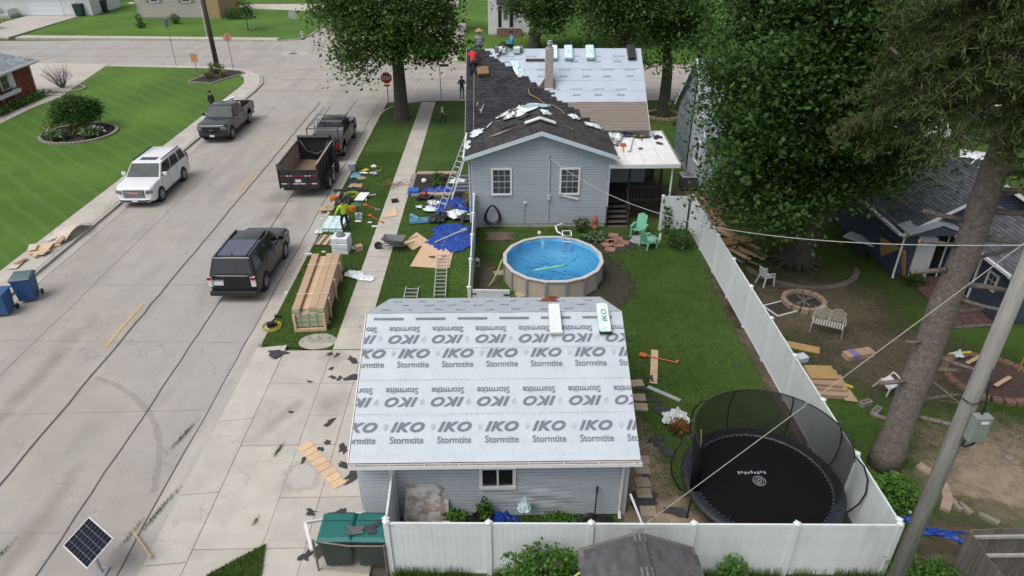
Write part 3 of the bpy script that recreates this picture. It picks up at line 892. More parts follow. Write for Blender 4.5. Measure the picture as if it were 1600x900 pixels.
# wing roof: eave z 3.85 at x -3.65 / 3.62, ridge z 5.07
wy0, wy1 = -0.38, 6.2
rb = MB()
rb.slab([(-3.68, wy0, 3.84), (0, wy0, 5.09), (0, wy1, 5.09), (-3.68, wy1, 3.84)][::-1], 0.08)
rb.slab([(3.68, wy0, 3.84), (3.68, wy1, 3.84), (0, wy1, 5.09), (0, wy0, 5.09)][::-1], 0.08)
wroof = rb.build('roof', OSB, house)
shingles(wroof, (-3.7, wy1, 3.84), (-3.7, wy0 - .03, 3.84), (0, wy0 - .03, 5.09), (0, wy1, 5.09), SH_OLD, base=0.012)
shingles(wroof, (3.7, wy0 - .03, 3.84), (3.7, wy1, 3.84), (0, wy1, 5.09), (0, wy0 - .03, 5.09), SH_OLD, base=0.012)
MB().slab([(-0.13, wy0 - .03, 5.075), (0, wy0 - .03, 5.125), (0, 5.2, 5.125), (-0.13, 5.2, 5.075)][::-1], 0.012).slab([(0.13, wy0 - .03, 5.075), (0.13, 5.2, 5.075), (0, 5.2, 5.125), (0, wy0 - .03, 5.125)][::-1], 0.012).build('ridge_cap', SH_OLD, wroof)
PBT = mat('pale_blue_trim', (0.52, 0.60, 0.66), (0.46, 0.54, 0.60), rough=0.5)
for sx in (-1, 1):
    q = [(sx * 3.74, wy0 - .02, 3.66), (sx * 3.74, wy0 - .02, 3.86), (0, wy0 - .02, 5.11), (0, wy0 - .02, 4.90)]
    MB().slab(q if sx > 0 else q[::-1], 0.03).build('rake_trim', PBT, house)
for x, y_ in ((-3.80, 3.7), (3.68, .1)): MB().bx(x, x + .12, wy0, y_, 3.72, 3.84).build('gutter', WHITE, house)
MB().tube([(-3.72, -0.3, 3.74), (-3.6, -0.12, 3.6), (-3.5, -0.06, 3.4), (-3.5, -0.06, 0.3)], 0.04, 6).build('downspout', SIDING_P, house)
frame_window(house, (-1.92, -0.005, 2.47), 1.02, 1.42, (0, -1), mullions=(2, 3))
frame_window(house, (1.45, -0.005, 2.47), 1.02, 1.42, (0, -1), mullions=(2, 3))
MB().box((1.45, -0.09, 1.66), (1.0, 0.03, 0.10), ry=R(14)).build('loose_sill_trim', WHITE, house)
MB().tube([(0.42, -0.07, 3.78), (0.42, -0.07, 1.9)], 0.035, 6).tube([(0.42, -0.06, 1.9), (0.42, -0.06, 0.35)], 0.028, 6).bx(0.34, 0.50, -0.14, -0.01, 1.50, 1.78).tube([(0.42, -.07, 3.78), (0.36, -.14, 3.84), (0.28, -.16, 3.72)], 0.025, 6).build('service_conduit', SIDING_P, house)
MB().lathe([(0.05, 0), (0.06, 0.05), (0.02, 0.1)], 10).build('floodlight', WHITE, house, loc=(-0.75, -0.08, 1.32))
MB().tube([(-0.75, -0.03, 1.3), (-0.76, -0.03, 0.25)], 0.012, 5).build('cable', BLACK, house)
# main roof
mx0, mx1 = -3.80, 5.98
E0, RG = Vector((0, 3.55, 3.9)), Vector((0, 8.05, 7.2))
rb = MB()
rb.slab([(mx0, E0.y, E0.z), (mx1, E0.y, E0.z), (mx1, RG.y, RG.z), (mx0, RG.y, RG.z)], -0.10)
rb.slab([(mx0, 12.55, 3.9), (mx0, RG.y, RG.z), (mx1, RG.y, RG.z), (mx1, 12.55, 3.9)], -0.10)
DECK = mat('aged_sheathing', (0.225, 0.195, 0.165), (0.165, 0.14, 0.12), rough=0.9, scale=3, detail=8, stretch=(0.4, 4, 4), world_co=True)
mroof = rb.build('roof', DECK, house)
ms = RG - E0; ML = ms.length; mu = ms.normalized(); mn = Vector((0, -mu.z, mu.y))
def mp2(x, s, h): return Vector((x, 0, 0)) + E0 + mu * s + mn * h
for i in range(10):
    s0 = i * 0.19
    MB().slab([mp2(mx0 + 1.5, s0 + .004, 0.0), mp2(mx1 - .01, s0 + .004, 0.0), mp2(mx1 - .01, s0 + 0.184, 0.0), mp2(mx0 + 1.5, s0 + .184, 0.0)], 0.010 + random.uniform(0, .005)).build('sheathing_plank', DECK, mroof)
WRAP2 = mat('bluish_underlayment', (0.42, 0.475, 0.55), (0.37, 0.42, 0.49), rough=0.5, scale=1.6, detail=7, bump=0.35, bscale=5, world_co=True)
b = MB(); nx, ns = 60, 24; vs_ = []
for j in range(ns + 1):
    for k in range(nx + 1):
        x = mx0 + .01 + (mx1 - mx0) * k / nx; s = 0.335 * ML + (1.004 - 0.335) * ML * j / ns
        vs_.append(mp2(x, s, 0.03 + 0.006 * math.sin(x * 4.1 + s * 2) + 0.005 * math.sin(x * 1.3 - s * 5)))
b.add(vs_, [(j * (nx + 1) + k, j * (nx + 1) + k + 1, (j + 1) * (nx + 1) + k + 1, (j + 1) * (nx + 1) + k) for j in range(ns) for k in range(nx)])
b.build('underlayment_sheet', WRAP2, mroof, smooth=True)
INK2 = mat('dark_blue_print', (0.22, 0.25, 0.31), (0.30, 0.33, 0.39), rough=0.7, scale=3)
STM2 = print_mesh('Stormtite', 1, 0.012, 0, 0.62, 0.10)
IKO2 = print_mesh('IKO', 1, 0.05, 0.35, 0.45, 0.11)
for ri, k in enumerate((0.42, 0.491, 0.648, 0.729, 0.834, 0.905)):
    for j in range(8):
        x = mx0 + 1.1 + 1.22 * j + (0.6 if ri % 4 in (2, 3) else 0) + random.uniform(-.05, .05)
        if x > mx1 - .5 or x < mx0 + 7.6 - 6.45 * k: continue
        print_at(STM2 if ri % 2 else IKO2, INK2, x, k * ML, ri % 3 > 0, mx0, mx1, E0, mn, mu, mroof, h=0.052)
# lap lines
b = MB()
for k in (0.47, 0.60, 0.74, 0.87):
    b.slab([mp2(mx0, k * ML, 0.030), mp2(mx1, k * ML + random.uniform(-.02, .02), 0.030), mp2(mx1, k * ML + .015, 0.030), mp2(mx0, k * ML + .02, 0.030)], 0.014)
b.build('lap_edge', WRAP, mroof)
shingles(mroof, (mx0 - .02, E0.y, E0.z), (mx1, E0.y, E0.z), (mx1, RG.y, RG.z), (mx0 - .02, RG.y, RG.z), SH_DARK, tab=0.33, expo=0.14,
         keep=lambda u, k: u * (mx1 - mx0) < (7.4 - 6.45 * k) + 0.12 * math.sin(k * 60), base=0.045, lift=0.022)
MB().slab([(mx0 - .03, E0.y, 3.76), (mx0 - .03, RG.y, 7.06), (mx0 - .03, RG.y, 7.22), (mx0 - .03, E0.y, 3.92)], 0.02).build('rake_trim', WHITE, mroof)
MB().slab([(mx1 + .01, E0.y, 3.76), (mx1 + .01, E0.y, 3.92), (mx1 + .01, RG.y, 7.22), (mx1 + .01, RG.y, 7.06)], 0.02).build('rake_trim', WHITE, mroof)
# chimney pipe through the roof
ch = MB()
cb = mp2(0.71, 0.55 * ML, 0)
ch.bx(cb.x - .21, cb.x + .21, cb.y - .21, cb.y + .21, cb.z - .3, cb.z + 1.95)
CHM = mat('chimney_masonry', (0.42, 0.40, 0.37), (0.28, 0.26, 0.24), rough=0.95, scale=9, bump=0.5)
cho = ch.build('chimney', CHM, house)
MB().lathe([(0.13, 0), (0.13, 0.2), (0.17, 0.2), (0.17, 0.24), (0.13, 0.26), (0.13, 0.36), (0.10, 0.38)], 14).build('flue_cap', METAL, cho, loc=(cb.x, cb.y, cb.z + 1.95))
MB().bx(cb.x - .3, cb.x + .34, cb.y - .5, cb.y - .46, cb.z - .38, cb.z - .30).slab([(cb.x - .62, cb.y - .3, cb.z - .12), (cb.x - .24, cb.y - .25, cb.z - .1), (cb.x - .24, cb.y - .25, cb.z + .42)], 0.015).bx(cb.x + .22, cb.x + .32, cb.y - .3, cb.y - .1, cb.z - .3, cb.z + .35).build('flashing', mat('rusty_flashing', (0.25, 0.15, 0.10), (0.10, 0.09, 0.085), rough=0.7, scale=8), cho)
# dark jack boards on the ridge where the men sit
for x in (-2.05, -0.85):
    p = mp2(x, 0.965 * ML, 0)
    MB().box((p.x, p.y, p.z + 0.14), (0.36, 0.30, 0.30), rx=R(8)).build('toe_board', mat('grey_block', (0.20, 0.20, 0.20), rough=0.9), mroof)

# porch on the right
por = thing('porch', 'dark timber back porch with flat white roof and steps', 'porch', (6.9, 34.5, 0))
PW = mat('white_porch_roof', (0.74, 0.74, 0.73), (0.60, 0.60, 0.59), rough=0.6, scale=2.5, detail=8)
b = MB(); x0, x1 = -1.55, 1.9
b.slab([(x0, -2.3, 3.24), (x1, -2.3, 3.24), (x1, 2.4, 3.46), (x0, 2.4, 3.46)], 0.08)
pr = b.build('roof', PW, por)
MB().slab([(x0, -2.32, 3.14), (x1 + .03, -2.32, 3.14), (x1 + .03, -2.32, 3.335), (x0, -2.32, 3.335)], 0.03).build('fascia', WHITE, pr)
MB().slab([(x1 + .005, -2.3, 3.14), (x1 + .005, 2.4, 3.36), (x1 + .005, 2.4, 3.57), (x1 + .005, -2.3, 3.335)], 0.07).build('gutter', mat('dark_gutter', (0.10, 0.10, 0.10), (0.35, 0.35, 0.35), scale=3), pr)
for i in range(1, 4):
    x = x0 + i * 0.86
    MB().slab([(x, -2.28, 3.324), (x + .012, -2.28, 3.324), (x + .012, 2.38, 3.544), (x, 2.38, 3.544)], 0.004).build('roof_seam', METAL, pr)
MB().tube([(1.62, -2.1, 0), (1.62, -2.1, 3.2)], 0.05, 6).tube([(1.62, -2.1, 3.2), (1.80, -2.22, 3.2)], 0.04, 6).build('post', WHITE, por)
for x, y_ in ((1.62, 2.2), (1.62, 0.1), (-0.35, -1.4)):
    MB().bx(x - .05, x + .05, y_ - .05, y_ + .05, 0, 3.25).build('post', DARKWOOD, por)
for i in range(12):
    MB().bx(-1.5 + i * .27, -1.5 + i * .27 + .255, -1.2, 2.3, 0.86, 0.90).build('deck_board', DARKWOOD, por)
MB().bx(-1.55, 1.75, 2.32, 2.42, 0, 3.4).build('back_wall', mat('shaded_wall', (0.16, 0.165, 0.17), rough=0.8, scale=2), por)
MB().bx(-1.0, -0.2, 2.27, 2.32, 0.9, 2.9).build('door', mat('brown_door', (0.10, 0.06, 0.04), rough=0.6), por)
for i in range(5):
    z = 0.86 - 0.172 * (i + 1)
    MB().bx(-1.5, -0.45, -1.2 - 0.26 * (i + 1), -1.2 - 0.26 * i + .02, z, z + .04).build('step', mat('step_tread', (0.11, 0.088, 0.075), (0.07, 0.055, 0.047), rough=0.8) if i == 0 else bpy.data.materials['step_tread'], por)
    MB().bx(-1.49, -0.46, -1.2 - 0.26 * i - .015, -1.2 - 0.26 * i + .005, z - 0.13, z).build('riser', DARKWOOD, por)
for x in (-1.55, -0.42):
    MB().slab([(x, -1.2, 0.6), (x, -1.2, 0.88), (x, -2.52, 0.04), (x, -2.52, -0.05), (x, -2.2, -0.05)], 0.05).build('stringer', DARKWOOD, por)
MB().bx(-0.35, 1.7, -1.30, -1.22, 1.72, 1.80).bx(-0.35, 1.7, -1.30, -1.22, 1.0, 1.06).build('railing', DARKWOOD, por)
for i in range(14):
    MB().bx(-0.3 + i * .15, -0.27 + i * .15, -1.28, -1.24, 1.06, 1.72).build('baluster', DARKWOOD, por)
MB().tube([(-0.42, -2.4, 0.0), (-0.42, -2.4, 1.0), (-0.42, -1.25, 1.75)], 0.035, 5).tube([(-1.55, -2.4, 0.0), (-1.55, -2.4, 1.0), (-1.55, -1.25, 1.75)], 0.035, 5).build('handrail', DARKWOOD, por)
b = MB()
for i in range(16):
    b.box((-0.3 + i * .13, -1.24, 0.43), (0.022, 0.012, 1.1), ry=R(40)); b.box((-0.3 + i * .13, -1.225, 0.43), (0.022, 0.012, 1.1), ry=R(-40))
b.build('lattice', DARKWOOD, por, kind='stuff')

# ---------------------------------------------------------------- vinyl fences
BOARD = MB().prism([(-.0695, -.013), (-.065, -.018), (.065, -.018), (.0695, -.013), (.0695, .013), (.065, .018), (-.065, .018), (-.0695, .013)], .12, 1.70).mesh('board'); BOARD.materials.append(VINYL)
POST = MB().bx(-0.065, 0.065, -0.065, 0.065, -0.1, 1.86).lathe([(0.10, 1.86), (0.10, 1.885), (0.02, 1.93)], 4).mesh('post'); POST.materials.append(VINYL)
def vinyl_fence(label, p0, p1, n, group='white vinyl fence runs', name='vinyl_fence', skip_last=False):
    p0 = Vector((*p0, 0)); p1 = Vector((*p1, 0)); d = p1 - p0; L = d.length; a = math.atan2(d.y, d.x)
    f = thing(name, label, 'fence', p0, a)
    sp = L / n
    for i in range(n + 1):
        if i == n and skip_last: break
        inst('post', POST, f, (i * sp, 0, 0), (0, 0, 0))
    for i in range(n):
        x0 = i * sp + .066; x1 = (i + 1) * sp - .066
        MB().bx(x0, x1, -.025, .025, 1.70, 1.83).build('rail', VINYL, f)
        MB().bx(x0, x1, -.025, .025, 0.03, 0.12).build('rail', VINYL, f)
        k = max(1, int((x1 - x0) / 0.1395)); w_ = (x1 - x0) / k
        for j in range(k):
            inst('board', BOARD, f, (x0 + (j + .5) * w_, 0, 0), (0, 0, 0), (w_ / 0.1395, 1, 1))
    return f
ff = vinyl_fence('long white vinyl fence across the foreground below the garage', (-2.82, 11.6), (9.48, 11.32), 5)
MB().bx(0.02, 0.16, -.034, -.027, 1.74, 1.765).build('maker_tag', mat('tag_grey', (0.25, 0.28, 0.30)), ff)
vinyl_fence('long white vinyl fence receding along the right of the lawn', (9.52, 11.45), (9.55, 31.75), 9)
vinyl_fence('short white fence panel at the far right yard corner by the porch', (8.05, 31.75), (9.42, 31.75), 1, skip_last=True)
vinyl_fence('white fence seen edge-on between blue tarp and pool', (-1.24, 22.85), (-1.32, 32.1), 4)
vinyl_fence('short white fence panel joining the foreground fence to the garage', (-2.84, 11.7), (-2.9, 13.3), 1)
gt = thing('fence_gate', 'white vinyl gate standing ajar beside the pool', 'gate', (-1.12, 22.78, 0), R(-3))
for i in range(9):
    inst('board', BOARD, gt, (0.16 + i * .14, 0, 0))
MB().bx(0.06, 1.36, -.03, .03, 1.70, 1.80).build('rail', VINYL, gt); MB().bx(0.06, 1.36, -.03, .03, 0.05, 0.13).build('rail', VINYL, gt)
MB().bx(0.02, 0.09, -.032, .032, 0.05, 1.80).build('stile', VINYL, gt); MB().bx(1.36, 1.43, -.032, .032, 0.05, 1.80).build('stile', VINYL, gt)
MB().bx(-.04, 0.16, -.045, -.032, 1.60, 1.65).build('hinge', BLACK, gt); MB().bx(1.2, 1.46, -.05, -.032, 1.58, 1.63).build('latch', BLACK, gt)

# ---------------------------------------------------------------- shed with shingled roof
shed = thing('shed', 'small shed with grey shingled roof outside the foreground fence', 'shed', (3.03, 9.1, 0))
MB().bx(-1.15, 1.15, -1.4, 1.4, 0, 1.95).build('wall', mat('shed_wall', (0.20, 0.17, 0.14), rough=0.8), shed)
sr = MB().slab([(-1.33, -1.6, 1.92), (0, -1.6, 2.46), (0, 1.6, 2.46), (-1.33, 1.6, 1.92)][::-1], .06).slab([(1.33, -1.6, 1.92), (1.33, 1.6, 1.92), (0, 1.6, 2.46), (0, -1.6, 2.46)][::-1], .06).build('roof', OLDWOOD, shed)
pitch = math.atan2(0.54, 1.33)
TAB = MB(); TAB.add([(-.148, 0, .02), (.148, 0, .02), (.148, .30, .003), (-.148, .30, .003), (-.148, 0, .0), (.148, 0, .0), (.148, .30, 0), (-.148, .30, 0)], [(0, 1, 2, 3), (4, 5, 1, 0), (5, 6, 2, 1), (7, 4, 0, 3)])
TABM = TAB.mesh('shingle'); TABM.materials.append(SH_SHED)
for sx in (-1, 1):
    for r_ in range(10):
        s = r_ * 0.140
        for c_ in range(11):
            y_ = -1.60 + (c_ + (0.5 if r_ % 2 else 0)) * 0.30 + random.uniform(-.015, .015)
            if y_ > 1.36: continue
            o = inst('shingle', TABM, sr, (sx * (1.35 - s * math.cos(pitch)), y_ + .1, 1.925 + s * math.sin(pitch) + random.uniform(0, .004)))
            M4 = Matrix.Translation(o.location) @ Matrix.Rotation(sx * R(90), 4, 'Z') @ Matrix.Rotation(pitch + R(1.0), 4, 'X')
            o.matrix_local = M4
for i in range(10):
    MB().slab([(-.13, -.16, -.035), (.13, -.16, -.035), (.13, .16, -.035), (-.13, .16, -.035)], 0.02).build('ridge_cap', SH_SHED if i % 3 else mat('worn_ridge_shingle', (0.22, 0.22, 0.225), (0.10, 0.10, 0.10), rough=0.95, scale=8), sr, loc=(0, -1.5 + i * .33, 2.51))

# ---------------------------------------------------------------- weathered plank fence, bottom right
wf = thing('plank_fence', 'weathered grey plank fence with two rails at the bottom right corner', 'fence', (11.1, 11.15, 0))
for i in range(22):
    h = 1.8 + random.uniform(-.03, .03)
    MB().bx(0.05 + i * .145, 0.05 + i * .145 + .135, .03, .05, 0, h).build('plank', OLDWOOD, wf)
for i in range(16):
    h = 1.8 + random.uniform(-.03, .03)
    MB().bx(-.05, -.03, -0.05 - i * .145, -0.05 - i * .145 - .135, 0, h).build('plank', OLDWOOD, wf)
PALEW = mat('pale_rail', (0.40, 0.39, 0.37), (0.28, 0.27, 0.25), rough=0.9, scale=3)
for z in (1.52, 0.85):
    MB().bx(0.05, 3.2, -.03, .028, z, z + .085).build('rail', PALEW, wf)
MB().bx(-.028, .06, -.05, .03, 0, 1.78).build('post', OLDWOOD, wf)


# ---------------------------------------------------------------- trees and plants
BARK = mat('maple_bark', (0.105, 0.088, 0.072), (0.045, 0.038, 0.032), rough=0.95, scale=5, detail=9, bump=0.9, bscale=14, stretch=(3, 3, 0.6))
BARK_S = mat('spruce_bark', (0.24, 0.20, 0.175), (0.105, 0.085, 0.075), rough=0.95, scale=9, detail=9, bump=1.0, bscale=22)
LEAF_A = leaf_mat('maple_leaves', (0.085, 0.16, 0.028), (0.026, 0.060, 0.014), trans=0.38)
LEAF_B = leaf_mat('dark_maple_leaves', (0.068, 0.135, 0.026), (0.020, 0.048, 0.012), trans=0.35)
LEAF_C = leaf_mat('pale_tree_leaves', (0.085, 0.16, 0.030), (0.025, 0.055, 0.014), trans=0.35)
LEAF_W = leaf_mat('weed_leaves', (0.090, 0.19, 0.028), (0.03, 0.075, 0.014), trans=0.3)
LEAF_H = leaf_mat('hosta_leaves', (0.13, 0.21, 0.09), (0.04, 0.085, 0.03), trans=0.25)
LEAF_Y = leaf_mat('yellow_leaves', (0.34, 0.30, 0.05), (0.13, 0.15, 0.03), trans=0.3)
LEAF_R = leaf_mat('red_petals', (0.42, 0.035, 0.03), (0.12, 0.06, 0.02), trans=0.3)
LEAF_P = leaf_mat('lilac_petals', (0.45, 0.38, 0.50), (0.20, 0.24, 0.18), trans=0.3)
NEEDLE = leaf_mat('spruce_needles', (0.070, 0.092, 0.026), (0.013, 0.024, 0.009), trans=0.2)

def limb(b, p, q, r0, r1, sag=0.0, n=6, seg=7, wob=0.12):
    p, q = Vector(p), Vector(q)
    pts, rs = [], []
    for i in range(n + 1):
        t = i / n
        w = p.lerp(q, t)
        k = math.sin(t * PI)
        w += Vector((random.uniform(-wob, wob) * k, random.uniform(-wob, wob) * k, sag * k))
        pts.append(w); rs.append(r0 + (r1 - r0) * t ** 0.8)
    b.tube(pts, rs, seg)
    return pts

def tree(name, label, loc, crown, rad, clumps, per, leaf, lm, tr, bark=BARK, fork=0.35, cat='tree', group=None, clump_r=1.0, low=-0.75, flat=0.55, limbs=16, split=None):
    """tapered trunk, limbs reaching the clumps, leaves gathered in drooping clumps of uneven size"""
    t = thing(name, label, cat, loc, 0, group)
    cz = crown[2]
    b = MB()
    top = Vector((crown[0] * 0.7, crown[1] * 0.7, cz + rad[2] * 0.35))
    h0 = cz - rad[2] * 0.55
    pts = [(0, 0, -0.2), (0, 0, 0.15), (0.02, 0, 0.6), (0.03, 0.02, h0 * 0.55), (crown[0] * .15, crown[1] * .15, h0), tuple(top)]
    b.tube(pts, [tr * 1.55, tr * 1.3, tr * 1.05, tr * 0.92, tr * 0.8, tr * 0.22], 12)
    C = []
    for i in range(clumps):
        while True:
            u = rng.normal(0, 1, 3); u /= np.linalg.norm(u)
            if u[2] > low: break
        k = rng.uniform(0.35, 1.0) ** 0.55
        k *= 1 + 0.16 * math.sin(u[0] * 5 + u[2] * 4) + 0.1 * math.sin(u[1] * 9)
        c = np.array(crown) + u * k * np.array(rad)
        C.append(c)
    order = sorted(range(clumps), key=lambda i: rng.random())
    for i in order[:limbs]:
        z0 = rng.uniform(h0 * 0.85, cz)
        st_ = Vector((crown[0] * .15, crown[1] * .15, h0)).lerp(top, max(0, (z0 - h0) / (top.z - h0 + 1e-6)) * 0.8)
        limb(b, st_, C[i], tr * 0.32, 0.03, sag=0.3, wob=0.25)
    trunk = b.build('trunk', bark, t, smooth=True)
    P = []
    for c in C:
        n = int(per * rng.uniform(0.5, 1.4))
        r = clump_r * rng.uniform(0.6, 1.35)
        g_ = rng.normal(0, 1, (n, 3)) * np.array([r * .55, r * .55, r * .55 * flat])
        rr = np.hypot(g_[:, 0], g_[:, 1])
        g_[:, 2] -= rr ** 2 * 0.16 / max(r, .3)
        P.append(c + g_)
    P = np.concatenate(P)
    P = P[P[:, 2] > 1.2] if cat == 'tree' and cz > 4 else P
    o = bpy.data.objects.new('crown', leaves_mesh('crown', P, leaf, lm)); col.objects.link(o); o.parent = t
    return t

def bush(name, label, loc, r, n, leaf, lm, cat='shrub', group=None, stems=6, stem_m=None, flat=False, m2=None, frac2=0.0):
    t = thing(name, label, cat, loc, 0, group)
    b = MB()
    for i in range(stems):
        a = rng.uniform(0, 2 * PI); k = rng.uniform(0.2, 0.75)
        limb(b, (0.1 * r[0] * math.cos(a), 0.1 * r[1] * math.sin(a), -0.05), (r[0] * k * math.cos(a), r[1] * k * math.sin(a), r[2] * rng.uniform(1.0, 1.7)), 0.02, 0.008, wob=0.04, n=4, seg=5)
    b.build('stems', stem_m or BARK, t)
    u = rng.normal(0, 1, (n, 3)); u /= np.linalg.norm(u, axis=1, keepdims=True)
    k = rng.uniform(0.25, 1.0, n) ** 0.5
    k = k * (1 + 0.18 * np.sin(u[:, 0] * 6 + u[:, 1] * 5) + 0.12 * np.sin(u[:, 2] * 9 + u[:, 0] * 3))
    P = u * k[:, None] * np.array(r); P[:, 2] = np.abs(P[:, 2] + r[2]) + 0.02
    if m2 is not None:
        s = rng.random(n) < frac2
        Q = P[s].copy(); Q[:, 2] += 0.04
        P = P[~s]
        o = bpy.data.objects.new('blossom', leaves_mesh('blossom', Q, leaf * 0.9, m2)); col.objects.link(o); o.parent = t
    o = bpy.data.objects.new('foliage', leaves_mesh('foliage', P, leaf, lm)); col.objects.link(o); o.parent = t
    return t

tree('maple_tree', 'leafy tree on the grass verge beside the stop sign', (-7.41, 51.72, 0), (0.2, 0.4, 7.6), (4.9, 4.9, 5.2), 140, 300, 0.25, LEAF_A, 0.50, clump_r=1.25)
tree('maple_tree', 'tree in a stone ring on the lawn right of the underlayment roof', (12.43, 52.23, 0), (-1.2, 0.6, 7.9), (4.6, 4.6, 4.4), 130, 320, 0.25, LEAF_B, 0.42, clump_r=1.2)
tree('shade_tree', 'dark trunked tree in front of the far white house', (3.8, 78.2, 0), (3.6, -1.0, 6.6), (6.0, 4.5, 4.6), 110, 280, 0.34, LEAF_B, 0.62, clump_r=1.4)
tree('shade_tree', 'leafy tree standing before the far porch with lights', (14.0, 80.5, 0), (1.5, -1, 6.8), (6.5, 4.5, 4.9), 100, 280, 0.34, LEAF_B, 0.45, clump_r=1.4)
tree('shade_tree', 'pale leafy tree by the far walk beyond the junction', (-7.4, 87.5, 0), (0.4, 0, 6.2), (2.6, 2.6, 3.6), 40, 220, 0.30, LEAF_C, 0.2, clump_r=1.0)
tree('shade_tree', 'tree with leaves overhanging the top edge left of the junction', (-20.9, 93.0, 0), (-0.6, 0, 8.6), (3.2, 3.0, 5.0), 50, 200, 0.30, LEAF_A, 0.25, clump_r=1.1)
big = tree('maple_tree', 'huge dark maple shading the neighbouring yard right of the fence', (13.7, 28.3, 0), (-0.7, -0.4, 9.4), (4.1, 4.9, 7.2), 330, 480, 0.20, LEAF_B, 0.62, clump_r=1.25, low=-0.95, limbs=24)
b = MB()
limb(b, (0.25, -0.1, 0.0), (1.5, 0.3, 6.0), 0.42, 0.2, wob=0.1)
b.build('second_stem', BARK, big, smooth=True)
b = MB()
for i in range(16):
    a = 2 * PI * i / 16 + random.uniform(-.15, .15); L = random.uniform(1.0, 1.7)
    b.tube([(0.45 * math.cos(a), 0.45 * math.sin(a), 0.5), (0.8 * math.cos(a), 0.8 * math.sin(a), 0.13), (L * math.cos(a + .1), L * math.sin(a + .1), 0.02)], [0.14, 0.09, 0.03], 6)
b.build('roots', BARK, big, smooth=True)
tree('street_sapling', 'thin young tree on the lawn before the beige house', (-30.8, 89.8, 0), (0, 0, 2.7), (0.95, 0.95, 1.4), 14, 50, 0.22, LEAF_C, 0.06, clump_r=0.5, limbs=6)

# spruce with a bare lower trunk
sp = thing('spruce_tree', 'tall spruce with bare stubby trunk at the right', 'tree', (11.45, 15.15, 0))
def trunk_x(z): return 0.00 + 0.012 * z
b = MB(); pts = []; rs = []
for i in range(26):
    z = i * 0.72 - 0.1
    pts.append((trunk_x(z) + 0.03 * math.sin(z * 1.9), 0.02 * math.cos(z * 1.4), z)); rs.append((0.40 - 0.011 * z) * (1.16 if i < 2 else 1.0) * random.uniform(0.96, 1.05))
b.tube(pts, rs, 16)
trk = b.build('trunk', BARK_S, sp, smooth=True)
random.seed(21)
CUT = mat('sawn_end', (0.36, 0.21, 0.115), (0.24, 0.14, 0.08), rough=0.9)
stubs = [(3.2, 200, 0.9), (3.6, -10, 0.7), (4.1, -25, 1.0), (4.5, 190, 0.5), (4.9, -5, 1.3), (5.4, 10, 1.2), (5.9, -60, 0.9), (6.3, 0, 1.1), (6.7, 185, 0.9), (6.9, 20, 1.5), (7.3, 178, 1.0), (7.6, -35, 0.7), (8.0, 175, 0.9), (8.3, -20, 0.8), (8.6, 8, 1.1), (8.9, -40, 0.6), (9.2, 5, 1.4), (9.5, 12, 1.3), (2.4, 20, 1.5), (2.0, -15, 1.7), (1.6, 160, 0.5)]
for z, a, L in stubs:
    a = R(a + random.uniform(-12, 12)); r = random.uniform(0.045, 0.075)
    d = Vector((math.cos(a), math.sin(a), random.uniform(-0.15, 0.2))); st_ = Vector((trunk_x(z), 0, z)) + d * 0.3
    e = st_ + d * L
    o = MB().tube([st_, st_.lerp(e, .5) + Vector((0, 0, random.uniform(-.05, .03))), e], [r * 1.2, r, r * .85], 8).build('branch_stub', BARK_S, trk, smooth=True)
    if z > 5 : MB().tube([e, e + d * 0.012], r * .84, 8).build('sawn_end', CUT, trk)
b = MB()
bpts = limb(b, (0.0, 0, 10.4), (-2.9, 0.4, 12.0), 0.09, 0.03, sag=-0.25, wob=0.05)
b.build('bare_branch', BARK_S, trk, smooth=True)
for zz, aa, LL in ((3.3, -20, 1.6), (2.6, 15, 2.2)):
    bb = MB(); a = R(aa)
    limb(bb, (0.3 * math.cos(a), 0.3 * math.sin(a), zz), (LL * math.cos(a), LL * math.sin(a), zz - 0.8), 0.05, 0.015, wob=0.06)
    bb.build('bare_branch', BARK_S, trk, smooth=True)
P = []; bb = MB()
for i in range(125):
    z = 10.7 + 5.2 * (i / 125) + random.uniform(-.15, .15)
    a = i * 2.399 + random.uniform(-.2, .2); L = random.uniform(2.8, 4.4) * (1 - 0.3 * (i / 125))
    if math.sin(a) < -0.75 and L > 3: L *= 0.75
    d = Vector((math.cos(a), math.sin(a), 0)); st_ = Vector((trunk_x(z), 0, z))
    bp = []
    for k in range(9):
        t = k / 8; bp.append(st_ + d * L * t + Vector((0, 0, 0.35 * math.sin(t * 1.6) * 0.6 - 1.25 * t * t)))
    bb.tube(bp, [0.035 - 0.03 * k / 8 for k in range(9)], 5)
    side = Vector((-d.y, d.x, 0))
    for k in range(60):
        t = random.uniform(0.22, 1.0); base = st_ + d * L * t + Vector((0, 0, 0.35 * math.sin(t * 1.6) * 0.6 - 1.25 * t * t))
        sl_ = random.uniform(0.25, 0.85) * (1.15 - t * 0.55) * random.choice((-1, 1))
        tip = base + side * sl_ + d * abs(sl_) * 0.6 + Vector((0, 0, -random.uniform(.12, .5) * abs(sl_) * 1.4))
        n = 16
        for q in range(n):
            w = base.lerp(tip, q / (n - 1)); P.append((w.x + random.gauss(0, .035), w.y + random.gauss(0, .035), w.z + random.gauss(0, .035) - 0.03))
bb.build('boughs', BARK, sp, smooth=True)
o = bpy.data.objects.new('crown', leaves_mesh('crown', np.array(P), 0.19, NEEDLE, droop=0.6, aspect=0.14)); col.objects.link(o); o.parent = sp
random.seed(5)

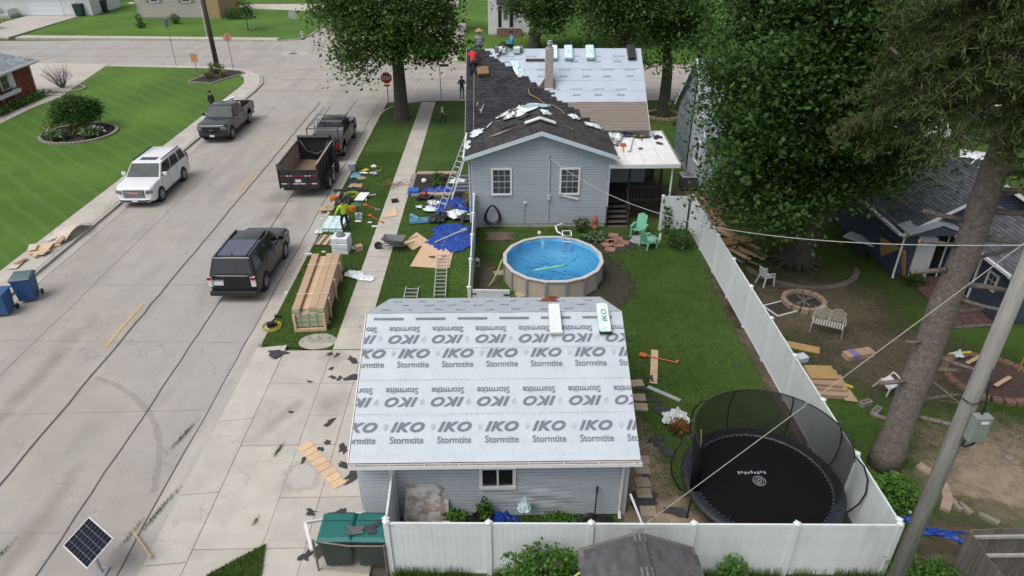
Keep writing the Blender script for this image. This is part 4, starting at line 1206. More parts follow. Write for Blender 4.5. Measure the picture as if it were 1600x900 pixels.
# flower beds and shrubs on the left lawn
def stone_ring(name, label, loc, rx, ry, n, sz, m, cat='stone ring', group=None, a0=0, a1=360, parts=True):
    t = thing(name, label, cat, loc, 0, group)
    if parts:
        for i in range(n):
            a = R(a0 + (a1 - a0) * (i + .5) / n)
            MB().box((0, 0, sz[2] / 2 - .03), (sz[0] * random.uniform(.85, 1.0), sz[1], sz[2])).build('block', m, t, bevel=0.02, loc=(rx * math.cos(a), ry * math.sin(a), random.uniform(0, .015)), rz=math.atan2(ry * math.cos(a), -rx * math.sin(a)) + random.uniform(-.06, .06))
    else:
        b = MB()
        for i in range(n):
            a = R(a0 + (a1 - a0) * (i + .5) / n)
            b.box((rx * math.cos(a), ry * math.sin(a), sz[2] / 2 - .03), (sz[0] * random.uniform(.8, .98), sz[1], sz[2] * random.uniform(.85, 1.1)), rz=math.atan2(ry * math.cos(a), -rx * math.sin(a)))
        b.build('blocks', m, t, kind='stuff')
    return t
STONE = mat('border_stone', (0.31, 0.28, 0.245), (0.20, 0.18, 0.16), rough=0.9, scale=5, rnd=0.15, bump=0.3)
STONE_T = mat('tan_block', (0.36, 0.27, 0.20), (0.24, 0.175, 0.13), rough=0.9, scale=5, rnd=0.15, bump=0.3)
MULCHS = mat('bed_mulch', (0.055, 0.042, 0.038), (0.018, 0.014, 0.013), rough=1, scale=35, bump=0.8, world_co=True)
bedc = (-29.75, 48.3, 0)
rg = stone_ring('bed_border', 'oval stone border of the flower bed under the round clipped tree', bedc, 2.42, 2.35, 58, (0.26, 0.2, 0.16), STONE, cat='bed border', parts=False)
b = MB(); b.prism([(2.36 * math.cos(t * PI / 16), 2.28 * math.sin(t * PI / 16)) for t in range(32)], -0.1, 0.04); b.build('mulch', MULCHS, rg)
tree('clipped_tree', 'round clipped weeping tree in the oval flower bed', (-29.9, 48.9, 0.03), (0, 0, 1.45), (1.4, 1.35, 0.85), 140, 230, 0.13, LEAF_B, 0.10, clump_r=0.5, limbs=14, low=-0.55)
bush('hosta', 'large green hosta clump at the left front of the oval bed', (-30.6, 46.9, 0.04), (0.95, 0.65, 0.34), 480, 0.22, LEAF_H, cat='plant', m2=LEAF_P, frac2=0.12)
bush('hosta', 'green hosta clump at the right of the oval bed', (-28.5, 47.6, 0.04), (0.85, 0.7, 0.34), 450, 0.22, LEAF_H, cat='plant', m2=LEAF_P, frac2=0.16)
bush('yellow_shrub', 'yellow leaved shrub at the left of the oval bed', (-31.4, 47.8, 0.04), (0.6, 0.65, 0.42), 480, 0.13, LEAF_Y)
bush('yellow_shrub', 'yellow green shrub between the hostas under the clipped tree', (-29.4, 48.1, 0.04), (1.0, 0.5, 0.32), 420, 0.13, LEAF_Y)
# bare lilac twig shrub by the drive
tw = thing('twiggy_shrub', 'bare twiggy shrub with lilac blooms beside the brick house drive', 'shrub', (-38.1, 61.6, 0))
TWIG = mat('grey_twigs', (0.20, 0.155, 0.135), (0.12, 0.09, 0.08), rough=0.9)
b = MB()
for i in range(60):
    a = random.uniform(0, 2 * PI); k = random.uniform(.4, 1.35)
    limb(b, (0.1 * math.cos(a), 0.1 * math.sin(a), 0), (k * math.cos(a), k * math.sin(a), random.uniform(1.2, 2.0)), 0.022, 0.008, wob=0.1, n=4, seg=4)
b.build('twigs', TWIG, tw)
Pp = rng.normal(0, 1, (160, 3)) * np.array([.3, .3, .25]) + np.array([0.6, -0.3, 1.1])
o = bpy.data.objects.new('blossom', leaves_mesh('blossom', Pp, 0.13, LEAF_P)); col.objects.link(o); o.parent = tw
stone_ring('bed_border', 'curved stone border round the twiggy shrub by the drive', (-37.5, 61.0, 0), 1.5, 1.2, 18, (0.3, 0.2, 0.14), STONE, cat='bed border', a0=-130, a1=60, parts=False)
# corner bed with the utility pole
cb_ = thing('corner_bed', 'dark mulch bed at the street corner round the utility pole', 'flower bed', (-26.2, 66.0, 0))
poly = [(-27.9, 63.3), (-25.6, 62.7), (-24.9, 64.6), (-23.9, 66.6), (-24.6, 67.5), (-26.2, 68.0), (-27.5, 67.6), (-27.4, 65.2)]
MB().prism([(x + 26.2, y_ - 66.0) for x, y_ in poly], -0.1, 0.04).build('mulch', MULCHS, cb_)
b = MB()
for i in range(len(poly)):
    x0, y0 = poly[i]; x1, y1 = poly[(i + 1) % len(poly)]
    n = int(math.hypot(x1 - x0, y1 - y0) / .3)
    for k in range(n):
        t = (k + .5) / n; b.box((x0 + (x1 - x0) * t + 26.2, y0 + (y1 - y0) * t - 66, .04), (.28, .14, .12), rz=math.atan2(y1 - y0, x1 - x0))
b.build('edging_stones', STONE, cb_, kind='stuff')
bush('shrub', 'green shrub at the foot of the corner utility pole', (-26.6, 66.9, 0.04), (0.8, 0.7, 0.45), 420, 0.16, LEAF_C)
bush('shrub', 'reddish shrub at the front of the corner bed', (-26.4, 64.6, 0.04), (0.55, 0.5, 0.32), 260, 0.14, leaf_mat('russet_leaves', (0.20, 0.13, 0.05), (0.07, 0.07, 0.025)))
bush('shrub', 'pale flowering shrub in the middle of the corner bed', (-25.4, 65.4, 0.04), (0.4, 0.4, 0.26), 200, 0.13, LEAF_C, m2=LEAF_Y, frac2=0.5)
# shrubs by the beige house
bush('shrub', 'tall slim shrub left on the lawn before the beige house', (-45.6, 93.6, 0), (0.45, 0.45, 0.75), 200, 0.2, LEAF_B)
bush('shrub', 'small dark round shrub on the lawn before the beige house', (-44.6, 91.7, 0), (0.65, 0.6, 0.32), 200, 0.2, LEAF_B)
bush('shrub', 'leafy green shrub below the right window of the beige house', (-41.6, 94.6, 0), (0.75, 0.7, 0.6), 260, 0.22, LEAF_C)
bush('hedge', 'dark clipped hedge beside the tan brick corner', (-34.9, 98.4, 0), (2.1, 1.0, 0.7), 900, 0.22, LEAF_B, cat='hedge')
bush('hedge', 'low green hedge along the brick house wall', (-38.1, 55.3, 0), (0.55, 4.2, 0.33), 1300, 0.17, LEAF_C, cat='hedge')
bush('shrub', 'dark leafy bush cut by the top left frame edge', (-63.5, 91.0, 0), (2.0, 1.6, 0.9), 800, 0.25, LEAF_B)
# yard plants
bush('shrub', 'rounded green shrub by the porch post and right fence', (8.55, 29.75, 0), (0.75, 0.65, 0.55), 520, 0.13, LEAF_B)
bush('climbing_plant', 'slim climbing plant against the short fence panel by the porch', (8.25, 31.2, 0), (0.28, 0.2, 0.8), 280, 0.12, LEAF_B, cat='plant')
bush('shrub', 'dark green shrub against the house wall beside the red lantern', (4.05, 31.6, 0), (0.42, 0.35, 0.4), 260, 0.13, LEAF_B)
bush('shrub', 'leafy pale perennials below the porch steps', (4.6, 30.6, 0), (0.65, 0.5, 0.22), 260, 0.15, LEAF_H, cat='plant')
bush('shrub', 'dark green shrub by the blue house door', (18.0, 25.9, 0), (0.5, 0.45, 0.3), 260, 0.13, LEAF_B)
bush('shrub', 'leafy groundcover at the foot of the spruce by the fence', (10.9, 13.75, 0), (1.0, 0.75, 0.3), 900, 0.13, LEAF_W, cat='plant')
fx, fy = 5.59,16.67
bush('flowering_plant', 'red flowering plant beside the trampoline', (fx, fy, 0), (0.34, 0.30, 0.22), 420, 0.085, LEAF_W, cat='plant', m2=LEAF_R, frac2=0.55)
for lab, x, y_, r in (('leafy weed in the pocket behind the fence by the cracked board', -1.3, 13.0, (.35, .3, .3)), ('tall weed under the garage window', -0.5, 13.1, (.22, .2, .45)),
                      ('leafy weeds behind the fence near the downspout', 1.5, 13.0, (.7, .25, .2)), ('vine mound climbing the fence left of the shed', 1.0, 11.1, (1.0, .35, .75)),
                      ('vine clump climbing the fence right of the shed', 5.6, 11.05, (.4, .3, .5)), ('weedy bush under the utility pole right of the fence', 9.9, 10.5, (.9, .8, .55)),
                      ('weedy bush between the pole and plank fence', 10.6, 10.95, (.6, .5, .4))):
    bush('weed', lab, (x, y_, 0), r, int(900 * r[0] * (1 + r[2])) + 120, 0.10, LEAF_W, cat='weed')

# tall grass along the outside of the fence and in joints: uncountable
def blades(name, label, pts, h, w, lm, lean=0.35):
    n = len(pts); pts = np.asarray(pts)
    a = rng.uniform(0, 2 * PI, n); H_ = h * rng.uniform(0.5, 1.3, n)
    dx, dy = np.cos(a), np.sin(a); L = lean * H_ * rng.uniform(0.2, 1.4, n)
    b0 = pts + np.stack([-dy * w / 2, dx * w / 2, np.zeros(n)], 1); b1 = pts + np.stack([dy * w / 2, -dx * w / 2, np.zeros(n)], 1)
    tp = pts + np.stack([dx * L, dy * L, H_], 1)
    v = np.stack([b0, b1, tp], 1).reshape(-1, 3)
    o = bpy.data.objects.new(name, mesh_np(name, v, np.arange(3 * n), 3, lm)); col.objects.link(o)
    o['label'] = label; o['category'] = 'grass'; o['kind'] = 'stuff'
    return o
BLADE = leaf_mat('grass_blades', (0.095, 0.165, 0.032), (0.034, 0.076, 0.014), trans=0.25)
p = []
for i in range(9000):
    x = random.uniform(-2.9, 9.6); y_ = 11.6 - 0.0228 * (x + 2.82) - 0.05 - abs(random.gauss(0, .22))
    if math.sin(x * 2.3) + math.sin(x * 5.1 + 1) + random.uniform(-1, 1) > -0.6: p.append((x, y_, 0))
blades('fence_grass', 'tall weedy grass along the outside of the foreground fence', p, 0.34, 0.018, BLADE)
p = []
for cx, cy, n, s in ((-6.92,16.05, 160, .1), (-8.25,15.03, 140, .08), (-10.17,16.94, 260, .22), (-9.69,13.67, 260, .2), (-6.78,13.31, 60, .05), (-10.06,13.02, 120, .2), (-8.89,23.49, 90, .12), (-10.78,26.07, 120, .25), (-9.48,14.40, 60, .1), (-13.17,12.45, 120, .15)):
    for i in range(n):
        t = random.gauss(0, s); p.append((cx + t * 0.35 + random.gauss(0, .03), cy + t * 1.6, -0.1 if cx < -8.2 else 0.01))
for i in range(500):
    y_ = random.uniform(28, 36); x = -21.15 - abs(random.gauss(0, .25)); 
    if math.sin(y_ * 1.3) > 0.2: p.append((x, y_, 0.01))
for i in range(900):
    y_ = random.uniform(22, 52); p.append((-9.1 + random.uniform(-.05, .12), y_, 0.0))
for i in range(900):
    y_ = random.uniform(21.5, 56); s_ = random.choice((-6.40, -5.20)); p.append((s_ + random.uniform(-.05, .05), y_, 0.0))
blades('joint_grass', 'grass tufts growing in concrete joints and along kerbs', p, 0.09, 0.014, BLADE)
p = []
def fill(n, x0, x1, y0, y1, ok=lambda x, y: True):
    for i in range(n):
        x, y_ = random.uniform(x0, x1), random.uniform(y0, y1)
        if ok(x, y_): p.append((x, y_, 0.0))
fill(42000, -9.1, -6.4, 21.9, 44)
fill(30000, -5.2, -1.4, 21.6, 40)
fill(52000, 3.6, 9.3, 14, 31)
fill(12000, -1.1, 3.6, 28.5, 32)
fill(30000, 9.7, 17, 15, 31)
T0 = [(-6.28,12.51), (-6.11,11.53), (-7.50,11.56)]
for i in range(4500):
    u, v = sorted((random.random(), random.random())); a, c_ = u, 1 - v; e = v - u; p.append((a * T0[0][0] + e * T0[1][0] + c_ * T0[2][0], a * T0[0][1] + e * T0[1][1] + c_ * T0[2][1], .05))
blades('lawn_grass', 'short green grass blades of the near lawns', p, 0.06, 0.02, BLADE, lean=0.8)


# ---------------------------------------------------------------- vehicles (local +y is the front)
GRILLE = mat('grille_mesh', (0.10, 0.10, 0.11), rough=0.4)
def paint(name, c, rough=0.22):
    return mat(name, c, tuple(x * 0.92 for x in c), rough=rough, scale=1.0, spec=0.4, coat=0.35)
TYRE = mat('tyre_rubber', (0.016, 0.016, 0.017), (0.028, 0.028, 0.028), rough=0.85, scale=8)
CHROME = mat('chrome', (0.62, 0.63, 0.64), (0.5, 0.5, 0.5), rough=0.15, metal=0.9)
RIM = mat('alloy_rim', (0.46, 0.47, 0.48), (0.36, 0.36, 0.37), rough=0.3, metal=0.6)
LENS = mat('headlamp_lens', (0.20, 0.215, 0.23), (0.10, 0.11, 0.12), rough=0.2, spec=0.4, scale=14)
REDL = mat('red_lens', (0.28, 0.012, 0.010), (0.20, 0.01, 0.008), rough=0.15)
CLEARL = mat('clear_tail_lens', (0.62, 0.60, 0.60), (0.48, 0.46, 0.46), rough=0.15)
PLATE = mat('number_plate', (0.66, 0.68, 0.70), (0.40, 0.46, 0.55), rough=0.4, scale=18)
SCREEN = mat('windscreen', (0.045, 0.058, 0.062), (0.020, 0.026, 0.028), rough=0.12, scale=2, spec=0.12)
UNDER = mat('underbody', (0.010, 0.010, 0.010), rough=0.9)

def wheel(parent, x, y, r, w, rimm=RIM, spokes=6):
    sx = 1 if x > 0 else -1
    t = MB()
    prof = [(r * 0.60, -w / 2), (r * 0.93, -w / 2), (r, -w * 0.36), (r, w * 0.36), (r * 0.93, w / 2), (r * 0.60, w / 2)]
    n = 28; vs_ = []; fs_ = []
    for rr, o in prof:
        for j in range(n):
            a = 2 * PI * j / n; vs_.append((o, rr * math.cos(a), rr * math.sin(a)))
    for i in range(len(prof) - 1):
        for j in range(n): fs_.append((i * n + j, i * n + (j + 1) % n, (i + 1) * n + (j + 1) % n, (i + 1) * n + j))
    t.add(vs_, fs_)
    wl = t.build('wheel', TYRE, parent, loc=(x, y, r), smooth=True)
    d = MB(); o = sx * w * 0.30
    d.tube([(o - .02, 0, 0), (o + .005, 0, 0)], r * 0.61, 24)
    wl2 = d.build('wheel_disc', UNDER, wl)
    s_ = MB()
    for k in range(spokes):
        a = 2 * PI * k / spokes
        c, sn = math.cos(a), math.sin(a)
        s_.box((o + sx * .03, 0.32 * r * c, 0.32 * r * sn), (0.03, r * 0.52, r * 0.15), rx=a)
    ringpts = [(o + sx * .035, r * 0.60 * math.cos(2 * PI * i / 24), r * 0.60 * math.sin(2 * PI * i / 24)) for i in range(25)]
    s_.tube(ringpts, 0.022, 5, cap=False); s_.tube([(o, 0, 0), (o + sx * .055, 0, 0)], r * 0.15, 10)
    s_.build('rim', rimm, wl)

def arch(yc, r, z0, n=9):
    return [(yc - r * math.cos(PI * i / n), z0 + (r * math.sin(PI * i / n))) for i in range(n + 1)]

def body_profile(L, zb, front, rear, wheels, rw, zw):
    """closed (y,z) outline, bottom edge with wheel arches, running rear -> front along the bottom"""
    pts = []
    for yc in wheels:
        pts += arch(yc, rw, zw)
    return rear + pts + front

def quadpanel(parent, name, m, A, B, C, D, u0, u1, v0, v1, off=0.012, th=0.008, taper=0.0):
    """panel inset in the quad A B (bottom) C D (top, C over B)"""
    A, B, C, D = map(Vector, (A, B, C, D))
    def P(u, v): return (A.lerp(B, u)).lerp(D.lerp(C, u), v)
    n = (B - A).cross(D - A).normalized()
    q = [P(u0, v0), P(u1, v0), P(u1 - taper, v1), P(u0 + taper, v1)]
    b = MB(); b.slab([p + n * (off - th) for p in q], th)
    return b.build(name, m, parent)

def vehicle(name, label, loc, rz, pm, L, W, H, kind, rw=0.40, wb=(1.55, -1.55), hood_z=1.18, belt=1.26, bumper=0.42, front_len=1.35, cab_rear=None, rimm=RIM, group='vehicles parked along the street',
            cat='car', grille='chrome', tail='clear'):
    t = thing(name, label, cat, loc, rz, group)
    hl = L / 2; w2 = W / 2
    yh = hl - front_len                      # base of windscreen
    zr = H
    rear_y = -hl
    cr = rear_y + 0.12 if cab_rear is None else cab_rear
    zbed = belt + 0.06
    # lower body with hood, with real wheel arches along the sill
    rear = [(rear_y + 0.10, bumper - .04)] if True else []
    prof = [(rear_y + .02, bumper), (rear_y + .05, bumper - .06)]
    for yc in sorted(wb): prof += arch(yc, rw + .07, bumper - .06)
    prof += [(hl - .12, bumper - .06), (hl - .02, bumper + .02), (hl, bumper + .22), (hl - .03, hood_z - .16), (hl - .14, hood_z - .02), (hl - .4, hood_z + .03), (yh - .05, belt)]
    if kind == 'suv':
        prof += [(cr - .02, belt), (rear_y + .02, belt - .03), (rear_y, belt - .3), (rear_y - .02, bumper + .25)]
    else:
        prof += [(cr - .03, belt), (cr - .06, bumper + .28), (rear_y + .6, bumper + .22), (rear_y + .02, bumper + .15)]
    B_ = MB()
    # slices across the width: the flanks curve and the nose and tail round off in plan
    n = len(prof)
    def sl_(x, k):
        pf, pr_ = ((0, 0), (.05, .02), (.24, .11))[k]
        out = []
        for y_, z in prof:
            yy = y_ - pf * max(0, (y_ - hl + .7) / .7) ** 2 + pr_ * max(0, (-hl + .5 - y_) / .5) ** 2
            f_ = abs(z - .78) / .6
            xx = x - math.copysign((.05 if k == 2 else .01) * f_ * f_, x)
            out.append((xx, yy, z - (.025 if k == 2 and z > belt - .3 else 0)))
        return out
    xs_ = [(-w2, 2), (-w2 + .13, 1), (-w2 + .5, 0), (w2 - .5, 0), (w2 - .13, 1), (w2, 2)]
    vs_ = []
    for x, k in xs_: vs_ += sl_(x, k)
    fs_ = [tuple(range(n)), tuple(5 * n + n - 1 - i for i in range(n))]
    for s_ in range(5):
        for i in range(n):
            fs_.append((s_ * n + i, (s_ + 1) * n + i, (s_ + 1) * n + (i + 1) % n, s_ * n + (i + 1) % n))
    B_.add(vs_, fs_)
    body = B_.build('body', pm, t, bevel=0.075, seg=4, smooth=True)
    body.modifiers['bevel'].harden_normals = True
    bpy.context.view_layer.update()
    me = body.data
    bm = bmesh.new(); bm.from_mesh(me); bmesh.ops.recalc_face_normals(bm, faces=bm.faces); bm.to_mesh(me); bm.free()
    MB().bx(-w2 + .22, w2 - .22, rear_y + .15, hl - .15, bumper - .14, bumper + .3).build('underbody', UNDER, t)
    # greenhouse
    ti = 0.15 if kind == 'suv' else 0.14
    yb0, yb1 = cr, yh                          # base rear / base front
    yt1 = yh - (0.72 if kind == 'suv' else 0.66)
    yt0 = cr + (0.24 if kind == 'suv' else 0.16)
    bw, tw_ = w2 - .055, w2 - .055 - ti
    zb_ = belt - .01
    v = [(-bw, yb0, zb_), (bw, yb0, zb_), (bw, yb1, zb_), (-bw, yb1, zb_), (-tw_, yt0, zr - .05), (tw_, yt0, zr - .05), (tw_, yt1, zr - .05), (-tw_, yt1, zr - .05)]
    ym = (yt0 + yt1) / 2
    g2 = MB(); g2.add(v + [(-tw_ + .16, yt0 + .12, zr), (tw_ - .16, yt0 + .12, zr), (tw_ - .16, yt1 - .14, zr), (-tw_ + .16, yt1 - .14, zr)],
           [(0, 1, 5, 4), (1, 2, 6, 5), (2, 3, 7, 6), (3, 0, 4, 7), (4, 5, 9, 8), (5, 6, 10, 9), (6, 7, 11, 10), (7, 4, 8, 11), (8, 9, 10, 11)])
    cab = g2.build('cab', pm, t, bevel=0.06, seg=3, smooth=True)
    cab.modifiers['bevel'].harden_normals = True
    Vv = v
    quadpanel(cab, 'windscreen', SCREEN, Vv[2], Vv[3], Vv[7], Vv[6], 0.04, 0.96, 0.04, 0.95, off=.02)
    quadpanel(cab, 'rear_window', GLASS_D, Vv[0], Vv[1], Vv[5], Vv[4], 0.06, 0.94, 0.08, 0.92, off=.02)
    for sd in (1, -1):
        if sd > 0: Q = (Vv[1], Vv[2], Vv[6], Vv[5])
        else: Q = (Vv[3], Vv[0], Vv[4], Vv[7])
        span = ((0.04, 0.27), (0.30, 0.60), (0.625, 0.94)) if kind == 'suv' else ((0.06, 0.45), (0.49, 0.91))
        for i, (a, c) in enumerate(span):
            if sd < 0: a, c = 1 - c, 1 - a
            quadpanel(cab, 'side_window', GLASS_D, *Q, a, c, 0.07, 0.90, taper=0.012, off=.02)
    # trim, lights, mirrors
    gm = GRILLE if grille == 'chrome' else BLACK
    gr = MB().bx(-w2 * .56, w2 * .56, hl - .04, hl + .02, bumper + .20, hood_z - .13).build('grille', gm, t, bevel=0.02)
    for i in range(4):
        z = bumper + .25 + i * (hood_z - .4 - bumper) / 4
        MB().bx(-w2 * .53, w2 * .53, hl + .018, hl + .03, z, z + .035).build('grille_bar', CHROME if grille == 'chrome' else UNDER, gr)
    MB().bx(-w2 * .80, w2 * .80, hl - .14, hl + .05, bumper - .06, bumper + .14).build('front_bumper', pm if kind == 'suv' else BLACK, t, bevel=0.04)
    MB().bx(-w2 * .6, w2 * .6, hl + .045, hl + .06, bumper - .02, bumper + .06).build('air_intake', UNDER, t)
    MB().bx(-.16, .16, hl + .055, hl + .07, bumper - .03, bumper + .11).build('number_plate', PLATE, t)
    for sx in (-1, 1):
        MB().box((sx * w2 * .79, hl - .11, hood_z - .26), (w2 * .36, 0.16, 0.2), rz=sx * R(-24)).build('headlight', LENS, t, bevel=0.03)
        MB().box((sx * w2 * .68, hl + .03, bumper + .04), (w2 * .2, 0.06, 0.08)).build('fog_light', UNDER, t)
        m_ = MB().box((sx * (w2 + .12), yh - .32, belt + .12), (0.22, 0.13, 0.19)).build('mirror', pm, t, bevel=0.03)
        MB().box((sx * (w2 + .0), yh - .30, belt + .04), (0.14, 0.06, 0.05)).build('mirror_arm', BLACK, m_)
        MB().bx(sx * (w2 - .02), sx * (w2 + .015), min(wb) + rw + .12, max(wb) - rw - .12, bumper - .08, bumper - .01).build('running_board', BLACK, t)
        for i, yy in enumerate((yh - .75, yh - 1.75)):
            MB().bx(sx * (w2 - .005), sx * (w2 + .022), yy - .35, yy - .15, belt - .19, belt - .155).build('door_handle', pm if grille == 'chrome' else CHROME, t)
        for yy in (yh - .05, yh - 1.05, yh - 2.05):
            MB().bx(sx * (w2 - .004), sx * (w2 + .003), yy - .006, yy + .006, bumper + .06, belt - .06).build('door_seam', UNDER, t)
        for yc in wb: wheel(t, sx * (w2 - .14), yc, rw, 0.27, rimm)
    return t, body, cab, dict(hl=hl, w2=w2, yh=yh, cr=cr, rear=rear_y, belt=belt, bumper=bumper, Vv=Vv, H=H, yt0=yt0, yt1=yt1, tw=tw_)

# white SUV facing the camera
WP = paint('white_car_paint', (0.66, 0.67, 0.69))
t, body, cab, k = vehicle('suv', 'white SUV with chrome grille parked on the far kerb', (-19.85, 37.85, -0.12), PI, WP, 5.2, 2.04, 1.92, 'suv', rw=0.42)
MB().bx(-.3, .3, k['hl'] + .03, k['hl'] + .045, 0.83, 0.93).build('emblem', mat('red_emblem', (0.35, 0.02, 0.03), (0.5, 0.4, 0.4), scale=9), t)
MB().bx(-.46, .46, k['yt1'] - .75, k['yt1'] - .3, k['H'] - .004, k['H'] + .012).build('sunroof', SCREEN, t)
for sx in (-1, 1):
    MB().bx(sx * .74, sx * .79, k['yt0'] + .15, k['yt1'] - .3, k['H'] + .01, k['H'] + .06).build('roof_rail', BLACK, t)
    MB().bx(sx * .84, sx * .97, -2.61, -2.57, 0.9, 1.4).build('tail_light', REDL, t)
# black SUV seen from behind
BP = paint('black_car_paint', (0.005, 0.0055, 0.007), 0.25)
t, body, cab, k = vehicle('suv', 'black SUV seen from behind at the near kerb', (-11.15, 27.75, -0.12), R(-1), BP, 5.1, 2.0, 1.96, 'suv', rw=0.40, wb=(1.5, -1.45), grille='dark')
MB().bx(-.74, .74, k['yt0'] + .12, k['yt1'] - 1.05, k['H'] - .002, k['H'] + .008).build('sunroof', mat('sky_glass', (0.08, 0.085, 0.13), rough=0.1, spec=0.6), t)
MB().lathe([(.05, 0), (.03, .06), (.01, .07)], 8).build('aerial', BLACK, t, loc=(0, k['yt0'] + .18, k['H'] - .01))
for sx in (-1, 1):
    tl = MB().bx(sx * .80, sx * .985, -2.60, -2.5, .78, 1.22).build('tail_light', CLEARL, t)
    MB().bx(sx * .81, sx * .99, -2.61, -2.49, 1.08, 1.21).build('red_lens', REDL, tl)
    MB().bx(sx * .62, sx * .66, k['yt0'] + .1, k['yt1'] - .1, k['H'] - .0, k['H'] + .04).build('roof_rail', BLACK, t)
MB().bx(-.98, .98, -2.68, -2.5, .36, .56).build('rear_bumper', BLACK, t, bevel=0.03)
MB().bx(-.75, -.35, -2.60, -2.555, .84, 1.02).build('number_plate', PLATE, t)
MB().bx(-.8, -.3, -2.60, -2.56, 1.06, 1.09).build('chrome_strip', CHROME, t)
MB().bx(-.9, .9, -2.575, -2.555, 1.235, 1.25).build('tailgate_seam', UNDER, t)

def pickup(label, loc, rz, pm, L=6.2, grille='dark'):
    t, body, cab, k = vehicle('pickup_truck', label, loc, rz, pm, L, 2.05, 2.0, 'pickup', rw=0.44, wb=(L / 2 - 1.05, -L / 2 + 1.35), hood_z=1.28, belt=1.34, bumper=0.52, front_len=1.75, cab_rear=-0.72, grille=grille, cat='truck')
    y0, y1 = -L / 2 + .02, -0.80; w2 = k['w2']
    for sx in (-1, 1):
        b = MB(); b.extx([(y0, .75), (-L / 2 + 1.35 - .52, .75)] + arch(-L / 2 + 1.35, .52, .62)[1:-1] + [(-L / 2 + 1.35 + .52, .75), (y1, .75), (y1, 1.36), (y0, 1.36)], sx * (w2 - .12), sx * (w2 - .005))
        b.build('bed_side', pm, t, bevel=0.025)
        MB().bx(sx * (w2 - .19), sx * (w2 - .004), y0 - .02, y0 + .05, .8, 1.28).build('tail_light', REDL, t)
    MB().bx(-w2 + .12, w2 - .12, y0 + .1, y1, .86, .90).build('bed_floor', BLACK, t)
    MB().bx(-w2 + .12, w2 - .12, y1 - .06, y1, .90, 1.36).build('bed_front', pm, t)
    MB().bx(-w2 + .95 - .75, w2 - .95 + .75, y0 - .1, y0 + .02, .5, .66).build('rear_bumper', BLACK, t, bevel=0.03)
    return t, k, y0, y1, w2
GP = paint('grey_truck_paint', (0.03, 0.032, 0.037), 0.25)
t, k, y0, y1, w2 = pickup('grey pickup truck facing the camera on the far kerb', (-19.6, 49.4, -0.12), PI, GP)
MB().bx(-w2 + .12, w2 - .12, y0 - .03, y0 + .05, .75, 1.36).build('tailgate', GP, t)
MB().lathe([(.16, 0), (.16, .02)], 16).build('emblem', CHROME, t, loc=(0, k['hl'] + .03, .95))
cr_ = thing('yellow_bundle', 'yellow bundle in the bed of the grey pickup', 'bundle', (-19.6, 51.2, 0.79))
YB = mat('yellow_plastic', (0.60, 0.46, 0.10), (0.52, 0.42, 0.20), rough=0.6)
MB().box((-.15, .0, .28), (1.0, 1.1, .5)).build('block', YB, cr_, bevel=.05); MB().box((-.5, .5, .58), (.25, 1.3, .06), ry=R(8)).build('strap', mat('strap_grey', (.5, .5, .5)), cr_)
tag(MB().box((.0, 0, 0), (.22, 2.6, .05)).build('board', WHITE, None, loc=(-20.3, 51.5, 1.45), rz=R(-14)), 'white board lying over the grey pickup bed', 'board')

# black pickup with ladder rack hitched to the dump trailer
DP = paint('black_truck_paint', (0.006, 0.0065, 0.008), 0.25)
t, k, y0, y1, w2 = pickup('black work pickup with ladder rack hitched to the dump trailer', (-11.15, 45.45, -0.12), 0, DP, L=6.1)
rk = MB()
for x in (-w2 + .06, w2 - .06):
    for y_ in (y0 + .15, y1 - .1): rk.tube([(x, y_, 1.34), (x, y_, 2.12)], .035, 6)
    rk.tube([(x, y0 + .1, 2.14), (x, k['yt1'] - .2, 2.16)], .035, 6)
for y_ in (y0 + .15, y1 - .1, k['yt1'] - .5): rk.tube([(-w2 + .06, y_, 2.15), (w2 - .06, y_, 2.15)], .035, 6)
rk.build('ladder_rack', BLACK, t)
MB().bx(-w2 + .1, w2 - .1, y1 - .5, y1 - .06, .92, 1.62).build('tool_box', mat('diamond_plate', (.42, .43, .44), (.3, .3, .31), metal=.6, rough=.35, scale=30), t, bevel=.02)
b = MB()
for i in range(26):
    b.tube([(random.uniform(-.7, .7), random.uniform(y0 + .2, y1 - .6), .95), (random.uniform(-.7, .7), random.uniform(y0 + .2, y1 - .6), random.uniform(1.0, 1.45)), (random.uniform(-.7, .7), random.uniform(y0 + .2, y1 - .6), .98)], random.uniform(.02, .05), 5)
b.build('bed_tools', mat('tool_clutter', (.16, .14, .14), (.04, .035, .04), rough=.8, scale=5), t, kind='stuff')
def ladder(name, label, loc, rot, L, W=0.42, step=0.3, m=ALU, side=(0.03, 0.075), group=None):
    t = thing(name, label, 'ladder', loc, 0, group); t.rotation_euler = rot
    for s_ in (-1, 1):
        MB().box((s_ * W / 2, L / 2, 0), (side[0], L, side[1])).build('rail', m, t)
    n = int(L / step)
    for i in range(n):
        MB().box((0, .18 + i * step, 0), (W - side[0], 0.035, 0.035)).build('rung', m, t)
    return t
ladder('ladder', 'aluminium ladder carried on the black pickup rack', (-11.75, 43.0, 2.1), (0, 0, R(1)), 4.4)

